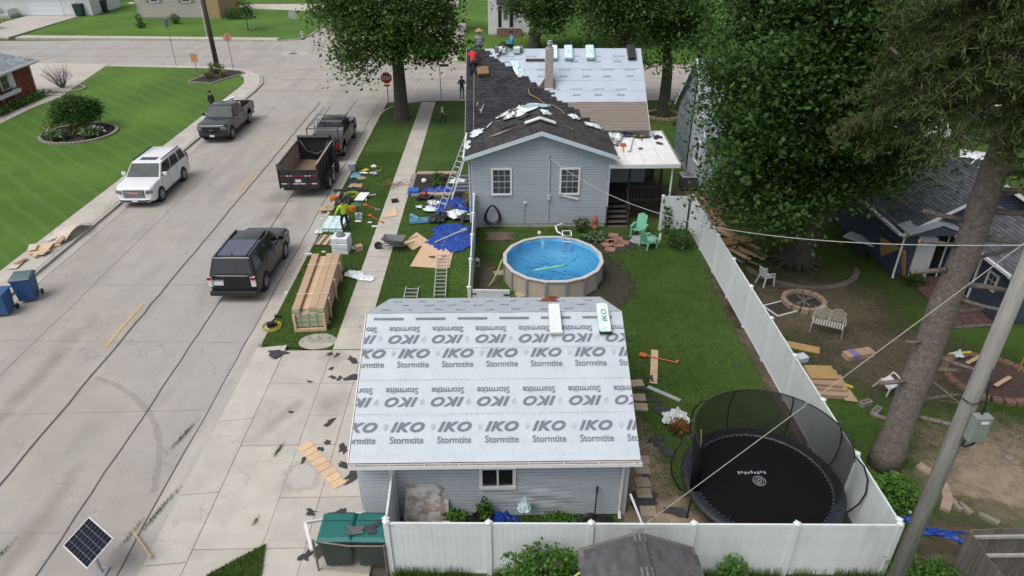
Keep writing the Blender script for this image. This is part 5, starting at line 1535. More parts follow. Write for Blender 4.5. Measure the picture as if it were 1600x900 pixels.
# dump trailer
TB = mat('black_trailer_paint', (0.016, 0.016, 0.018), (0.030, 0.028, 0.027), rough=0.45, scale=5)
RUST = mat('rusty_steel', (0.23, 0.145, 0.105), (0.15, 0.10, 0.08), rough=0.85, scale=3, detail=8)
TAN = mat('worn_side_board', (0.34, 0.29, 0.225), (0.20, 0.17, 0.14), rough=0.85, scale=3, stretch=(4, .6, 4))
tr_ = thing('dump_trailer', 'black open dump trailer with rusty floor parked at the near kerb', 'trailer', (-11.2, 38.6, -0.12))
w2, l0, l1, zf, zt = 1.06, -2.15, 2.15, 0.82, 1.95
MB().bx(-w2 + .05, w2 - .05, l0 + .05, l1 - .05, zf - .05, zf).build('floor', RUST, tr_)
for sx in (-1, 1):
    sd = MB().bx(sx * (w2 - .05), sx * w2, l0 + .06, l1, zf - .12, zt).build('side_wall', TB, tr_)
    MB().bx(sx * (w2 - .075), sx * (w2 - .052), l0 + .07, l1 - .06, zf + .02, zt - .04).build('inner_lining', TAN if sx < 0 else RUST, sd)
    MB().bx(sx * (w2 - .07), sx * (w2 + .03), l0, l1, zt, zt + .045).build('top_rail', TAN if sx > 0 else TB, sd)
    for i in range(7):
        y_ = l0 + .35 + i * .62
        MB().bx(sx * (w2 + .002), sx * (w2 + .05), y_ - .03, y_ + .03, zf - .1, zt - .02).build('stake_rib', TB, sd)
    f_ = MB().extx([(-1.25 + 2.2 * i / 10, .74 + .18 * math.sin(PI * i / 10)) for i in range(11)] + [(.95 - 2.2 * i / 10, .71 + .18 * math.sin(PI * (10 - i) / 10)) for i in range(11)], sx * (w2 + .02), sx * (w2 + .30)).build('fender', TB, tr_)
    for yc in (-.62, .30): wheel(tr_, sx * (w2 + .15), yc, .39, .22, METAL, 8)
MB().bx(-w2 + .05, w2 - .05, l1 - .06, l1, zf - .1, zt + .35).build('front_wall', TB, tr_)
MB().tube([(-w2 + .1, l1 - .16, zt + .30), (w2 - .1, l1 - .16, zt + .30)], .11, 10).build('tarp_roll', BLACK, tr_)
b = MB(); b.tube([(-.85, l1 - .12, zt + .15), (-.5, l1 - .2, zt - .55), (.1, l1 - .24, zt - .75), (.6, l1 - .2, zt - .5), (.9, l1 - .12, zt + .1)], .09, 7); b.build('sagging_tarp', BLACK, tr_, smooth=True)
tg = MB().bx(-w2 - .02, -.012, l0 - .02, l0 + .04, zf - .15, zt - .25).build('tailgate', TB, tr_)
tg2 = MB().bx(.012, w2 + .02, l0 - .02, l0 + .04, zf - .15, zt - .25).build('tailgate', TB, tr_)
REF = mat('reflector_white', (.66, .66, .66), rough=.4); REFR = mat('reflector_red', (.36, .03, .03), rough=.4)
for tgx, s0 in ((tg, -1), (tg2, 1)):
    for r_, z in enumerate((zf + .52, zf + .06)):
        for i in range(3):
            x = s0 * (.18 + i * .33)
            MB().bx(x - .15, x + .15, l0 - .032, l0 - .022, z, z + .05).build('reflective_strip', REF if (i + r_) % 2 else REFR, tgx)
    MB().bx(s0 * .50 - .02, s0 * .50 + .02, l0 - .06, l0 - .02, zf - .15, zt - .25).build('tailgate_rib', TB, tgx)
MB().bx(-.20, .12, l0 - .045, l0 - .033, zf + .18, zf + .34).build('number_plate', PLATE, tr_)
for x in (-w2 - .06, w2 + .02):
    MB().bx(x, x + .05, l0 - .05, l0 + .04, zf - .2, zt + .08).build('corner_post', TB, tr_)
MB().bx(-w2 + .1, w2 - .1, l0 + .1, l1, .48, .72).build('chassis', TB, tr_)
MB().tube([(-.6, l1, .6), (0, l1 + 1.25, .55), (.6, l1, .6)], .06, 6).tube([(0, l1 + .3, .1), (0, l1 + .3, .95)], .05, 6).build('drawbar', TB, tr_)
MB().bx(w2 + .04, w2 + .2, 1.1, 1.85, .95, 1.55).tube([(w2 + .14, 1.5, .55), (w2 + .32, 1.5, .55)], .36, 18).build('spare_wheel', TYRE, tr_)

# two far white cars glimpsed beside the green house
for lab, x, y_, rz in (('white car parked left of the green house, glimpsed past the maple', 28.6, 46.6, R(68)), ('white car roof just above the blue house ridge', 27.6, 39.0, R(60))):
    vehicle('car', lab, (x, y_, 0.0), rz, WP, 4.5, 1.8, 1.5, 'suv', rw=.33, wb=(1.35, -1.35), hood_z=.92, belt=.95, bumper=.34, front_len=1.25, group=None, grille='dark')


# ---------------------------------------------------------------- other houses
def gable_house(name, label, cx, cy, w, d, h, rise, along, wall, roofm, cat='house', over=0.4, z0=0.0, course=0.13):
    """rectangular house, ridge along 'x' or 'y', lapped walls and shingled slopes"""
    t = thing(name, label, cat, (cx, cy, 0))
    x0, x1, y0, y1 = -w / 2, w / 2, -d / 2, d / 2
    b = MB().bx(x0 + .03, x1 - .03, y0 + .03, y1 - .03, -.1, h)
    if along == 'y':
        b.add([(x0 + .03, y0 + .03, h), (x1 - .03, y0 + .03, h), (0, y0 + .03, h + rise), (x0 + .03, y1 - .03, h), (x1 - .03, y1 - .03, h), (0, y1 - .03, h + rise)], [(0, 1, 2), (3, 5, 4)])
    else:
        b.add([(x0 + .03, y0 + .03, h), (x0 + .03, y1 - .03, h), (x0 + .03, 0, h + rise), (x1 - .03, y0 + .03, h), (x1 - .03, y1 - .03, h), (x1 - .03, 0, h + rise)], [(0, 2, 1), (3, 4, 5)])
    b.build('wall', wall, t)
    g_ = lambda z: (0, 1) if z < h else ((z - h) / rise * .5, 1 - (z - h) / rise * .5)
    full = lambda z: (0, 1)
    for p0, p1, gab in (((x0, y0), (x1, y0), along == 'y'), ((x1, y0), (x1, y1), along == 'x'), ((x0, y1), (x0, y0), along == 'x')):
        siding(t, p0, p1, 0.15, h + (rise - .05 if gab else 0), wall, course, lim=g_ if gab else full)
    o = over; k = rise / ((w if along == 'y' else d) / 2); dz = o * k
    if along == 'y':
        S = [((x0 - o, y1 + o, h - dz), (x0 - o, y0 - o, h - dz), (0, y0 - o, h + rise), (0, y1 + o, h + rise)), ((x1 + o, y0 - o, h - dz), (x1 + o, y1 + o, h - dz), (0, y1 + o, h + rise), (0, y0 - o, h + rise))]
    else:
        S = [((x0 - o, y0 - o, h - dz), (x1 + o, y0 - o, h - dz), (x1 + o, 0, h + rise), (x0 - o, 0, h + rise)), ((x1 + o, y1 + o, h - dz), (x0 - o, y1 + o, h - dz), (x0 - o, 0, h + rise), (x1 + o, 0, h + rise))]
    rb = MB()
    for q in S: rb.slab([Vector(p) + Vector((0, 0, .09)) for p in q], -.08)
    rf_ = rb.build('roof', roofm, t)
    for q in S:
        q2 = [tuple(Vector(p) + Vector((0, 0, .09))) for p in q]
        shingles(rf_, q2[0], q2[1], q2[2], q2[3], roofm, tab=.33, expo=.15, base=.012)
    for q in S:
        a, c = Vector(q[0]), Vector(q[1]); dd = (c - a).normalized()
        n_ = Vector((dd.y, -dd.x, 0))
        m_ = (a + c) / 2 + n_ * .06 + Vector((0, 0, .06))
        MB().box(m_, ((c - a).length, .12, .12), rz=math.atan2(dd.y, dd.x)).build('gutter', WHITE, t)
        for A_, B_ in ((q[0], q[3]), (q[1], q[2])):
            A_, B_ = Vector(A_), Vector(B_); e = (A_ - (Vector(q[1]) if A_ == Vector(q[0]) else Vector(q[0]))).normalized() * .015
            MB().slab([A_ + e + Vector((0, 0, -.07)), B_ + e + Vector((0, 0, -.07)), B_ + e + Vector((0, 0, .10)), A_ + e + Vector((0, 0, .10))], .025).build('rake_trim', WHITE, t)
    return t

NAVY = mat('slate_blue_siding', (0.060, 0.072, 0.105), (0.048, 0.058, 0.088), rough=0.55, scale=1.5, world_co=True)
bl = gable_house('blue_house', 'slate blue outbuilding with grey shingled roof at the right', 20.75, 29.9, 6.6, 6.4, 2.45, 1.95, 'y', NAVY, SH_GREY)
# its nearer wing with the window and the two doors
MB().bx(-1.1, 3.3, -7.1, -3.2, -.1, 2.43).build('wing_wall', NAVY, bl)
siding(bl, (-1.13, -3.2), (-1.13, -7.13), .12, 2.43, NAVY, .13)
siding(bl, (-1.13, -7.13), (3.3, -7.13), .12, 2.43, NAVY, .13)
wr = MB().slab([(-1.55, -3.0, 2.40), (-1.55, -7.5, 2.40), (0.2, -7.5, 3.42), (0.2, -3.0, 3.42)], -.08).slab([(3.6, -7.5, 1.9), (3.6, -3.0, 1.9), (0.2, -3.0, 3.42), (0.2, -7.5, 3.42)], -.08).build('wing_roof', SH_GREY, bl)
shingles(wr, (-1.55, -3.0, 2.42), (-1.55, -7.5, 2.42), (0.2, -7.5, 3.44), (0.2, -3.0, 3.44), SH_GREY, tab=.33, expo=.15, base=.012)
shingles(wr, (3.6, -7.5, 1.92), (3.6, -3.0, 1.92), (0.2, -3.0, 3.44), (0.2, -7.5, 3.44), SH_GREY, tab=.33, expo=.15, base=.012)
MB().bx(-1.68, -1.56, -7.5, -3.3, 2.32, 2.43).build('gutter', WHITE, bl)
frame_window(bl, (-1.14, -6.2, 1.45), .62, .72, (-1, 0), mullions=(1, 0), fw=.07)
dr = MB().bx(-1.19, -1.14, -5.3, -4.4, .12, 2.1).build('doorway', WHITE, bl)
MB().bx(-1.205, -1.19, -5.2, -4.5, .16, 2.02).build('door_glass', GLASS_D, dr)
dr = MB().bx(-2.65, -1.35, -3.30, -3.21, .02, 2.12).build('door_frame', WHITE, bl)
MB().bx(-1.98, -1.45, -3.32, -3.30, .06, 2.04).build('dark_opening', UNDER, dr)
MB().box((-2.28, -3.40, 1.05), (.62, .045, 1.98), rz=R(-14)).build('open_door', mat('pale_door', (.50, .52, .55), (.45, .47, .5), rough=.5), dr)
pg = MB().slab([(-3.65, -4.05, 2.42), (-2.35, -4.05, 2.86), (-2.35, -3.0, 2.86), (-3.65, -3.0, 2.42)][::-1], -.06).slab([(-1.1, -4.05, 2.42), (-1.1, -3.0, 2.42), (-2.35, -3.0, 2.86), (-2.35, -4.05, 2.86)][::-1], -.06).build('porch_gable', mat('pale_metal_roof', (.34, .36, .39), (.27, .29, .31), rough=.5), bl)
MB().add([(-3.6, -4.0, 2.38), (-1.15, -4.0, 2.38), (-2.35, -4.0, 2.80)], [(0, 1, 2)]).build('gable_end', NAVY, bl)
MB().tube([(-3.62, -3.62, 2.3), (-3.42, -3.45, 2.15), (-3.38, -3.35, 1.9), (-3.38, -3.35, .2), (-3.45, -3.5, .08)], .045, 6).build('downspout', WHITE, bl)
MB().tube([(-1.62, -7.45, 2.3), (-1.4, -7.25, 2.15), (-1.2, -7.2, 1.95), (-1.2, -7.2, .2), (-1.3, -7.35, .06)], .045, 6).build('downspout', WHITE, bl)
MB().bx(-2.85, -1.0, -5.6, -3.4, 0.0, .10).build('step_slab', mat('red_paver', (.13, .07, .06), (.085, .05, .045), rough=.9, scale=6), bl)
for i in range(5):
    for j in range(4):
        MB().bx(-2.8 + j * .45, -2.38 + j * .45, -7.0 + i * .33 - .4, -6.7 + i * .33 - .4, 0, .05).build('paver', bpy.data.materials['red_paver'], bl)

grn = gable_house('green_house', 'dark green sided house at the far right edge', 36.0, 49.5, 9.6, 8.0, 4.6, 2.0, 'x', mat('olive_siding', (.060, .070, .040), (.050, .058, .034), rough=.6, world_co=True, scale=1.5), SH_GREY, course=.16)
frame_window(grn, (-2.4, -4.01, 3.2), 1.3, 1.5, (0, -1), mullions=(2, 3))

gh = gable_house('grey_house', 'neighbouring house in grey housewrap behind the maple', 16.4, 40.1, 10.0, 6.8, 3.4, 3.25, 'x', SIDING_P, SH_LIGHT, over=.25)
HW = mat('housewrap', (.26, .30, .35), (.21, .25, .29), rough=.6, scale=2, world_co=True)
hw = MB().slab([(-5.025, 3.35, .35), (-5.025, 0.02, .35), (-5.025, 0.02, 6.45), (-5.025, 3.35, 3.35)], .012).build('housewrap', HW, gh)
HWI = mat('housewrap_print', (.10, .15, .18), rough=.7)
for z in np.arange(.8, 5.6, .62):
    for y_ in np.arange(.4, 3.2, .85):
        if z < 3.2 + (3.3 - y_) * .9:
            MB().bx(-5.05, -5.040, y_ - .25, y_ + .15, z, z + .09).build('print', HWI, hw)
MB().bx(-5.08, -5.03, -.05, .05, .2, 6.5).build('dark_batten', UNDER, gh)
MB().bx(-5.03, -4.9, -3.3, 3.35, -.1, .32).build('foundation', CONCW, gh)
frame_window(gh, (-5.02, -1.0, 4.3), .95, 1.35, (-1, 0), mullions=(0, 0))
frame_window(gh, (-5.02, -1.9, 1.9), .95, 1.35, (-1, 0), mullions=(0, 0))

BRK = mat('brick_mortar', (.25, .20, .17), rough=.95)
bh = thing('brick_house', 'low red brick house with window box at the left edge', 'house', (-43.2, 52.6, 0))
MB().bx(-4.0, 3.98, -8, 7.1, -.1, 2.7).build('wall', BRK, bh)
b = MB()
for i in range(34):
    z = .02 + i * .079; y_ = -4.0 + (.1 if i % 2 else 0)
    while y_ < 7.1:
        b.bx(3.985, 4.02, y_ + .006, min(y_ + .196, 7.1), z, z + .068); y_ += .203
b.build('bricks', BRICKM, bh, kind='stuff')
b = MB().slab([(4.55, -8.5, 2.62), (4.55, 7.6, 2.62), (-.2, 4.6, 4.5), (-.2, -8.5, 4.5)], -.1).slab([(4.55, 7.6, 2.62), (-5, 7.6, 2.62), (-.2, 4.6, 4.5)], -.1).build('roof', SH_LIGHT, bh)
shingles(b, (4.57, -8.5, 2.64), (4.57, 7.6, 2.64), (-.2, 4.6, 4.52), (-.2, -8.5, 4.52), SH_LIGHT, tab=.33, expo=.15, base=.012)
MB().bx(4.56, 4.68, -8.5, 7.65, 2.5, 2.64).build('gutter', WHITE, bh)
MB().tube([(4.6, 7.4, 2.5), (4.15, 7.0, 2.3), (4.12, 6.95, .1)], .05, 6).build('downspout', WHITE, bh)
frame_window(bh, (4.03, 3.5, 1.75), 1.1, 1.15, (1, 0), mullions=(0, 1))
frame_window(bh, (4.03, 1.6, 1.75), 1.1, 1.15, (1, 0), mullions=(0, 1))
MB().bx(4.03, 4.07, 4.15, 4.75, 1.1, 2.45).build('shutter', WHITE, bh)
wbx = MB().bx(4.05, 4.45, .4, 4.6, .78, 1.08).build('window_box', WHITE, bh)
for y_ in (1.0, 2.6, 4.2): MB().slab([(4.06, y_ - .03, .40), (4.06, y_ - .03, .78), (4.38, y_ - .03, .78)], .06).build('bracket', WHITE, wbx)
P = np.stack([rng.uniform(4.1, 4.42, 260), rng.uniform(.5, 4.5, 260), rng.uniform(1.06, 1.28, 260)], 1)
o = bpy.data.objects.new('box_plants', leaves_mesh('box_plants', P, .13, LEAF_B)); col.objects.link(o); o.parent = wbx; o['kind'] = 'stuff'

wh = gable_house('white_house', 'white far house with garage door at the top left', -64.0, 105.5, 17, 8, 3.0, 2.2, 'x', WHITE, SH_GREY)
gd = MB().bx(.2, 4.6, -4.07, -4.02, .05, 2.4).build('garage_door', mat('pale_garage_door', (.60, .66, .70), (.56, .62, .66), rough=.5), wh)
for i in range(1, 4): MB().bx(.2, 4.6, -4.075, -4.071, .05 + i * .58, .075 + i * .58).build('panel_line', METAL, gd)
frame_window(wh, (-4.6, -4.03, 1.7), 1.6, 1.4, (0, -1), mullions=(1, 1))
for x in (-3.6, -1.6):
    MB().bx(x, x + .06, -6.2, -4.1, .4, 1.1).build('porch_rail', WHITE, wh)
MB().bx(-3.7, -1.4, -6.2, -4.05, 0, .38).build('stoop', CONCW, wh)
bgm = mat('beige_siding', (.42, .40, .37), (.37, .35, .325), rough=.6, scale=1.5, world_co=True)
bgh = gable_house('beige_house', 'beige sided far house with shuttered windows at the top', -43.6, 103.0, 9.2, 8, 4.4, 1.8, 'x', bgm, SH_GREY, course=.17)
SHUT = mat('taupe_shutter', (.24, .20, .165), rough=.7)
for x in (-2.0, 2.2):
    frame_window(bgh, (x, -4.03, 2.75), 1.15, 1.5, (0, -1), mullions=(0, 0))
    for s_ in (-1, 1): MB().bx(x + s_ * .85 - .25, x + s_ * .85 + .25, -4.07, -4.02, 1.95, 3.5).build('shutter', SHUT, bgh)
MB().bx(4.63, 6.4, -4.2, 3.8, 0, 4.2).build('brick_bay', mat('tan_brick', (.36, .26, .15), (.28, .20, .115), rough=.9, scale=7, world_co=True), bgh)
MB().tube([(-4.9, -4.3, 1.9), (-4.9, -4.3, 2.0)], .35, 14).build('hose_reel', WHITE, bgh)
fw_ = gable_house('white_house', 'white far house with black awning and steps behind the roofers', 2.0, 90.0, 6.6, 8, 5.4, 2.4, 'y', WHITE, SH_GREY, course=.2)
dk = mat('black_shutter', (.02, .02, .022), rough=.6)
for s_ in (-1, 1): MB().bx(-1.25 + s_ * .68 - .2, -1.25 + s_ * .68 + .2, -4.08, -4.02, .9, 3.2).build('shutter', dk, fw_)
d_ = MB().bx(-1.7, -.8, -4.07, -4.02, .8, 3.1).build('door', WHITE, fw_); MB().bx(-1.5, -1.0, -4.085, -4.07, 1.7, 2.8).build('door_glass', mat('door_pane', (.2, .22, .22), rough=.2), d_)
MB().slab([(-2.3, -5.0, 3.45), (-.2, -5.0, 3.45), (-.2, -4.03, 3.95), (-2.3, -4.03, 3.95)], .05).build('awning', dk, fw_)
for i in range(4): MB().bx(-2.3, .6, -4.05 - .35 * (i + 1), -4.03 - .35 * i, 0, .75 - i * .19).build('step', mat('brown_step', (.16, .10, .075), rough=.9) if i == 0 else bpy.data.materials['brown_step'], fw_)
frame_window(fw_, (1.7, -4.03, 2.2), 1.2, 1.5, (0, -1), mullions=(1, 1))
lp = gable_house('tan_house', 'tan far house with lit porch lamps glimpsed between the trees', 17.0, 91.0, 11, 8, 3.4, 2.2, 'x', bgm, SH_GREY, course=.2)
LIT = bpy.data.materials.new('lit_bulb'); LIT.use_nodes = True
LIT.node_tree.nodes['Principled BSDF'].inputs['Emission Color'].default_value = (1, .9, .7, 1); LIT.node_tree.nodes['Principled BSDF'].inputs['Emission Strength'].default_value = 6
for x in (-2.3, .2): MB().ell((x, -4.25, 2.3), (.13, .13, .16)).build('porch_lamp', LIT, lp)
MB().bx(-1.6, -.6, -4.07, -4.02, .4, 2.5).build('door', dk, lp)
MB().bx(-3.2, 1.4, -5.6, -4.05, 0, .4).build('porch_floor', CONCW, lp)
for x in (-3.1, 1.3): MB().bx(x - .06, x + .06, -5.55, -5.43, .4, 3.1).build('porch_post', dk, lp)

# ---------------------------------------------------------------- pool
pool = thing('swimming_pool', 'round blue above-ground pool with tan wall panels', 'pool', (2.27, 26.98, 0))
PR, PH, NS = 2.17, 0.92, 16
PTAN = mat('tan_pool_panel', (.47, .40, .325), (.40, .335, .27), rough=.6, scale=3, stretch=(3, 3, .4))
LINER = mat('blue_liner', (.20, .58, .86), (.13, .46, .76), rough=.4, scale=4, detail=6)
PG = mat('pool_grey_trim', (.26, .28, .31), (.22, .24, .27), rough=.5)
RIMW = mat('pale_top_rail', (.52, .50, .48), (.44, .43, .42), rough=.45)
for i in range(NS):
    a0, a1 = 2 * PI * (i + .5) / NS, 2 * PI * (i + 1.5) / NS
    p0 = (PR * math.cos(a0), PR * math.sin(a0)); p1 = (PR * math.cos(a1), PR * math.sin(a1))
    q0 = (p0[0] * .972, p0[1] * .972); q1 = (p1[0] * .972, p1[1] * .972)
    MB().prism([p0, p1, q1, q0], 0, PH - .02).build('wall_panel', PTAN, pool)
    MB().box((p0[0] * 1.012, p0[1] * 1.012, PH / 2), (.055, .11, PH), rz=a0).build('upright', PG, pool)
    r0, r1 = 1.03, .955
    MB().prism([(p0[0] * r0, p0[1] * r0), (p1[0] * r0, p1[1] * r0), (p1[0] * r1, p1[1] * r1), (p0[0] * r1, p0[1] * r1)], PH - .015, PH + .03).build('top_rail', RIMW, pool)
MB().lathe([(PR * .955, PH - .03), (PR * .950, .05), (0.02, .03)], 48, cap=False).build('liner', LINER, pool, smooth=True)
wm = bpy.data.materials.new('pool_water'); wm.use_nodes = True
nt, bs = nodes(wm)
bs.inputs['Base Color'].default_value = (.60, .86, .96, 1); bs.inputs['Roughness'].default_value = .03; bs.inputs['IOR'].default_value = 1.33; bs.inputs['Transmission Weight'].default_value = 1.0
nz = nt.nodes.new('ShaderNodeTexNoise'); nz.inputs['Scale'].default_value = 5; nz.inputs['Detail'].default_value = 3
bp = nt.nodes.new('ShaderNodeBump'); bp.inputs['Strength'].default_value = .25; bp.inputs['Distance'].default_value = .05
nt.links.new(nz.outputs[0], bp.inputs['Height']); nt.links.new(bp.outputs[0], bs.inputs['Normal'])
b = MB(); b.add([(PR * .949 * math.cos(2 * PI * i / 48), PR * .949 * math.sin(2 * PI * i / 48), .76) for i in range(48)], [tuple(range(48))])
b.build('water', wm, pool)
FOLD = mat('liner_fold', (.07, .30, .58), (.10, .38, .66), rough=.5)
b = MB()
for i in range(34):
    a = random.uniform(0, 2 * PI); r_ = random.uniform(.2, 1.55); x, y_ = r_ * math.cos(a) - .1, r_ * math.sin(a) - .35
    if math.hypot(x, y_) > 2: continue
    pts = [(x, y_, .062)]; h = random.uniform(0, 2 * PI)
    for k in range(5): h += random.uniform(-.7, .7); x += .15 * math.cos(h); y_ += .12 * math.sin(h); pts.append((x, y_, .062))
    b.tube(pts, .018, 4)
b.build('liner_wrinkles', FOLD, pool, kind='stuff')
pl = MB()
for x in (.9, 1.3):
    pl.tube([(x - .35, 1.45, .1), (x - .35, 1.55, .8), (x - .35, 1.6, 1.25), (x - .35, 1.8, 1.4), (x - .35, 2.05, 1.25), (x - .35, 2.4, .1)], .022, 6)
for z in (.35, .65, .95): pl.tube([(.55, 1.47 + z * .1, z), (.95, 1.47 + z * .1, z)], .02, 6)
for z in (.35, .65, .95, 1.25): pl.tube([(.55, 2.42 - z * .25, z), (.95, 2.42 - z * .25, z)], .02, 6)
pl.build('pool_ladder', ALU, pool)
fnt = MB()
for i in range(40):
    a = random.uniform(0, 2 * PI); r_ = abs(random.gauss(0, .06)); fnt.box((-.48 + r_ * math.cos(a), 1.2 + r_ * math.sin(a), 0.78 + random.random() ** 1.6 * .32), (.018, .018, .04))
tag(fnt.build('fountain_spray', mat('white_spray', (.75, .82, .86), rough=.3), None, loc=(2.38, 27.0, 0)), 'small white fountain spray at the back of the pool', 'fountain')
tag(MB().tube([(-.72, -.22, 0), (-.2, -.1, .02), (.3, .05, .02), (.68, .2, 0)], .04, 8).build('pool_noodle', mat('green_foam', (.26, .62, .34), (.22, .55, .30), rough=.7), None, loc=(2.15, 26.35, .79), smooth=True), 'pale green foam noodle floating on the pool', 'pool noodle')
tag(MB().tube([(0, 0, .95), (-.12, -.15, .85), (-.3, -.5, .5), (-.55, -.8, .15), (-.7, -.95, .03)], .035, 7).build('hose', mat('yellow_green_hose', (.36, .48, .16), rough=.6), None, loc=(0.12, 27.0, 0), smooth=True), 'yellow green hose hanging over the left side of the pool', 'hose')
tag(MB().tube([(0, 0, .1), (-.3, -.1, .35), (-.62, -.35, .32), (-.55, -.75, .22), (-.2, -1.0, .12)], .05, 8).build('drain_pipe', WHITE, None, loc=(3.35, 31.9, .0), smooth=True), 'bent white pipe on the grass behind the pool', 'pipe')

# ---------------------------------------------------------------- trampoline
tp = thing('trampoline', 'large black round trampoline with curved net poles by the fence corner', 'trampoline', (7.12, 13.72, 0))
TR = 2.16
NETB = mat('black_mat_weave', (.005, .005, .006), (.008, .008, .010), rough=.9, scale=60, spec=.08)
PADM = mat('dark_pad', (.022, .026, .034), (.012, .014, .018), rough=.5, scale=7, bump=.5, bscale=9)
b = MB(); b.add([(1.86 * math.cos(2 * PI * i / 64), 1.86 * math.sin(2 * PI * i / 64), .84) for i in range(64)], [tuple(range(64))]); b.build('mat', NETB, tp)
b = MB(); n = 72
vs_ = []
for r_, z in ((1.84, .86), (1.92, .91), (2.08, .92), (2.17, .87), (2.17, .82)):
    for i in range(n):
        t = 2 * PI * i / n; zz = z + .012 * math.sin(i * 2.7) + random.uniform(-.006, .006); vs_.append((r_ * math.cos(t), r_ * math.sin(t), zz))
b.add(vs_, [(k * n + i, k * n + (i + 1) % n, (k + 1) * n + (i + 1) % n, (k + 1) * n + i) for k in range(4) for i in range(n)])
b.build('edge_pad', PADM, tp, smooth=True)
MB().ring((0, 0, .80), 2.12, .03, 48, 6).build('frame_ring', BLACK, tp)
b = MB()
for i in range(80):
    a = 2 * PI * i / 80; b.box((1.83 * math.cos(a), 1.83 * math.sin(a), .858), (.035, .012, .012), rz=a)
b.build('springs', METAL, tp, kind='stuff')
for i in range(8):
    a = 2 * PI * (i + .3) / 8; MB().tube([(2.1 * math.cos(a), 2.1 * math.sin(a), .8), (2.14 * math.cos(a), 2.14 * math.sin(a), 0)], .028, 7).build('leg', BLACK, tp)
for i, dg in enumerate((175, 128, 96, 55, 18, -22)):
    a = R(dg)
    pts = []
    for r_, z in ((2.14, .35), (2.30, .62), (2.46, .95), (2.52, 1.35), (2.46, 1.8), (2.28, 2.2), (2.02, 2.45)): pts.append((r_ * math.cos(a), r_ * math.sin(a), z))
    MB().tube(pts, .024, 7).build('net_pole', BLACK, tp, smooth=True)
MB().ring((0, 0, 2.46), 2.0, .022, 48, 6, R(-28), R(190)).build('top_hoop', BLACK, tp, smooth=True)
nm = mat('net_mesh', (.010, .011, .013), rough=.8, alpha=.72)
b = MB(); n = 60; vs_ = []
for z, r_ in ((.88, 1.88), (1.4, 1.93), (1.95, 1.97), (2.46, 1.99)):
    for i in range(n + 1):
        t = R(-28 + 218 * i / n); vs_.append((r_ * math.cos(t), r_ * math.sin(t), z))
b.add(vs_, [(k * (n + 1) + i, k * (n + 1) + i + 1, (k + 1) * (n + 1) + i + 1, (k + 1) * (n + 1) + i) for k in range(3) for i in range(n)])
b.build('safety_net', nm, tp, smooth=True)
b = MB(); b.tube([(1.95 * math.cos(R(188)), 1.95 * math.sin(R(188)), .9), (1.97 * math.cos(R(187)), 1.97 * math.sin(R(187)), 1.6), (1.98 * math.cos(R(188)), 1.98 * math.sin(R(188)), 2.46)], [.14, .10, .06], 7); b.build('gathered_net', NETB, tp, smooth=True)
lgm = mat('pale_print', (.26, .27, .29), rough=.7)
b = MB().ring((-.05, .02, .846), .17, .012, 24, 4).ring((-.05, .02, .846), .11, .010, 20, 4).ring((-.05, .02, .846), .05, .012, 12, 4); b.build('logo', lgm, tp)
b = MB()
for i in range(9): b.box((-.52 + i * .09, .34 + .02 * math.sin(i * 2), .846), (.06, .07 if i % 2 else .10, .004))
b.build('logo_lettering', lgm, tp, kind='stuff')
tag(MB().tube([(0, 0, 0), (.02, .05, .35), (-.04, .1, .85), (-.08, .12, 1.15)], .016, 5).build('strap', mat('yellow_strap', (.45, .42, .06), rough=.7), None, loc=(5.55, 14.35, .93)), 'yellow strap hanging on the trampoline net', 'strap')

# ---------------------------------------------------------------- posts, signs, wires
POLEW = mat('weathered_pole', (.29, .28, .265), (.175, .168, .158), rough=.95, scale=3, detail=9, stretch=(5, 5, .35), bump=.5, bscale=12)
up = thing('utility_pole', 'weathered wooden utility pole with grey box in the right foreground', 'utility pole', (8.93, 10.2, 0))
MB().tube([(0, 0, -.3), (0, 0, 6), (0, 0, 11.2)], [.165, .15, .13], 16).build('post', POLEW, up, smooth=True)
BOXG = mat('grey_green_box', (.20, .235, .215), (.17, .20, .185), rough=.6)
bx_ = MB().bx(-.02, .30, -.36, -.17, 5.8, 6.4).build('terminal_box', BOXG, up, bevel=.02)
MB().bx(.08, .22, -.368, -.361, 6.26, 6.32).build('label_plate', WHITE, bx_)
MB().tube([(.03, -.24, 5.8), (.01, -.22, 5.62), (.1, -.2, 5.55), (.2, -.24, 5.65), (.22, -.26, 5.8)], .025, 6).build('cable_loop', BLACK, up, smooth=True)
MB().tube([(.12, -.24, 6.4), (.14, -.22, 6.6), (.1, -.18, 6.9), (.05, -.17, 7.4)], .022, 6).tube([(-.18, 0, 6.6), (-.1, -.19, 6.6), (.14, -.14, 6.62)], .012, 5).build('cable', BLACK, up, smooth=True)
WIRE = mat('pale_cable', (.42, .42, .41), (.34, .34, .33), rough=.6)
GUYW = mat('guy_strand', (.34, .32, .29), rough=.5)
def wire(name, label, pts, r, m, sag=0.0, n=30):
    P = []
    for i in range(len(pts) - 1):
        a, c = Vector(pts[i]), Vector(pts[i + 1])
        for k in range(n + (1 if i == len(pts) - 2 else 0)):
            t = k / n; P.append(a.lerp(c, t) - Vector((0, 0, 4 * sag * t * (1 - t))))
    return tag(MB().tube(P, r, 6).build(name, m, None, smooth=True), label, 'wire')
wire('service_cable', 'pale service cable sagging from the pole to the house wall', [(8.9, 10.1, 9.9), (2.35, 32.1, 3.75)], .011, WIRE, sag=1.3, n=50)
gw = thing('guy_wire', 'taut guy wire with yellow guard slanting down to the fence', 'wire', (1.05, 10.85, 0))
a, c = Vector((0, 0, 0)), Vector((7.85, -.65, 10.1))
MB().tube([a, c], .009, 6).build('strand', GUYW, gw); MB().tube([a.lerp(c, .02), a.lerp(c, .20)], .028, 8).build('guard', mat('yellow_guard', (.60, .50, .16), rough=.5), gw)
MB().box(a.lerp(c, .62), (.03, .03, .14)).build('clamp', METAL, gw)

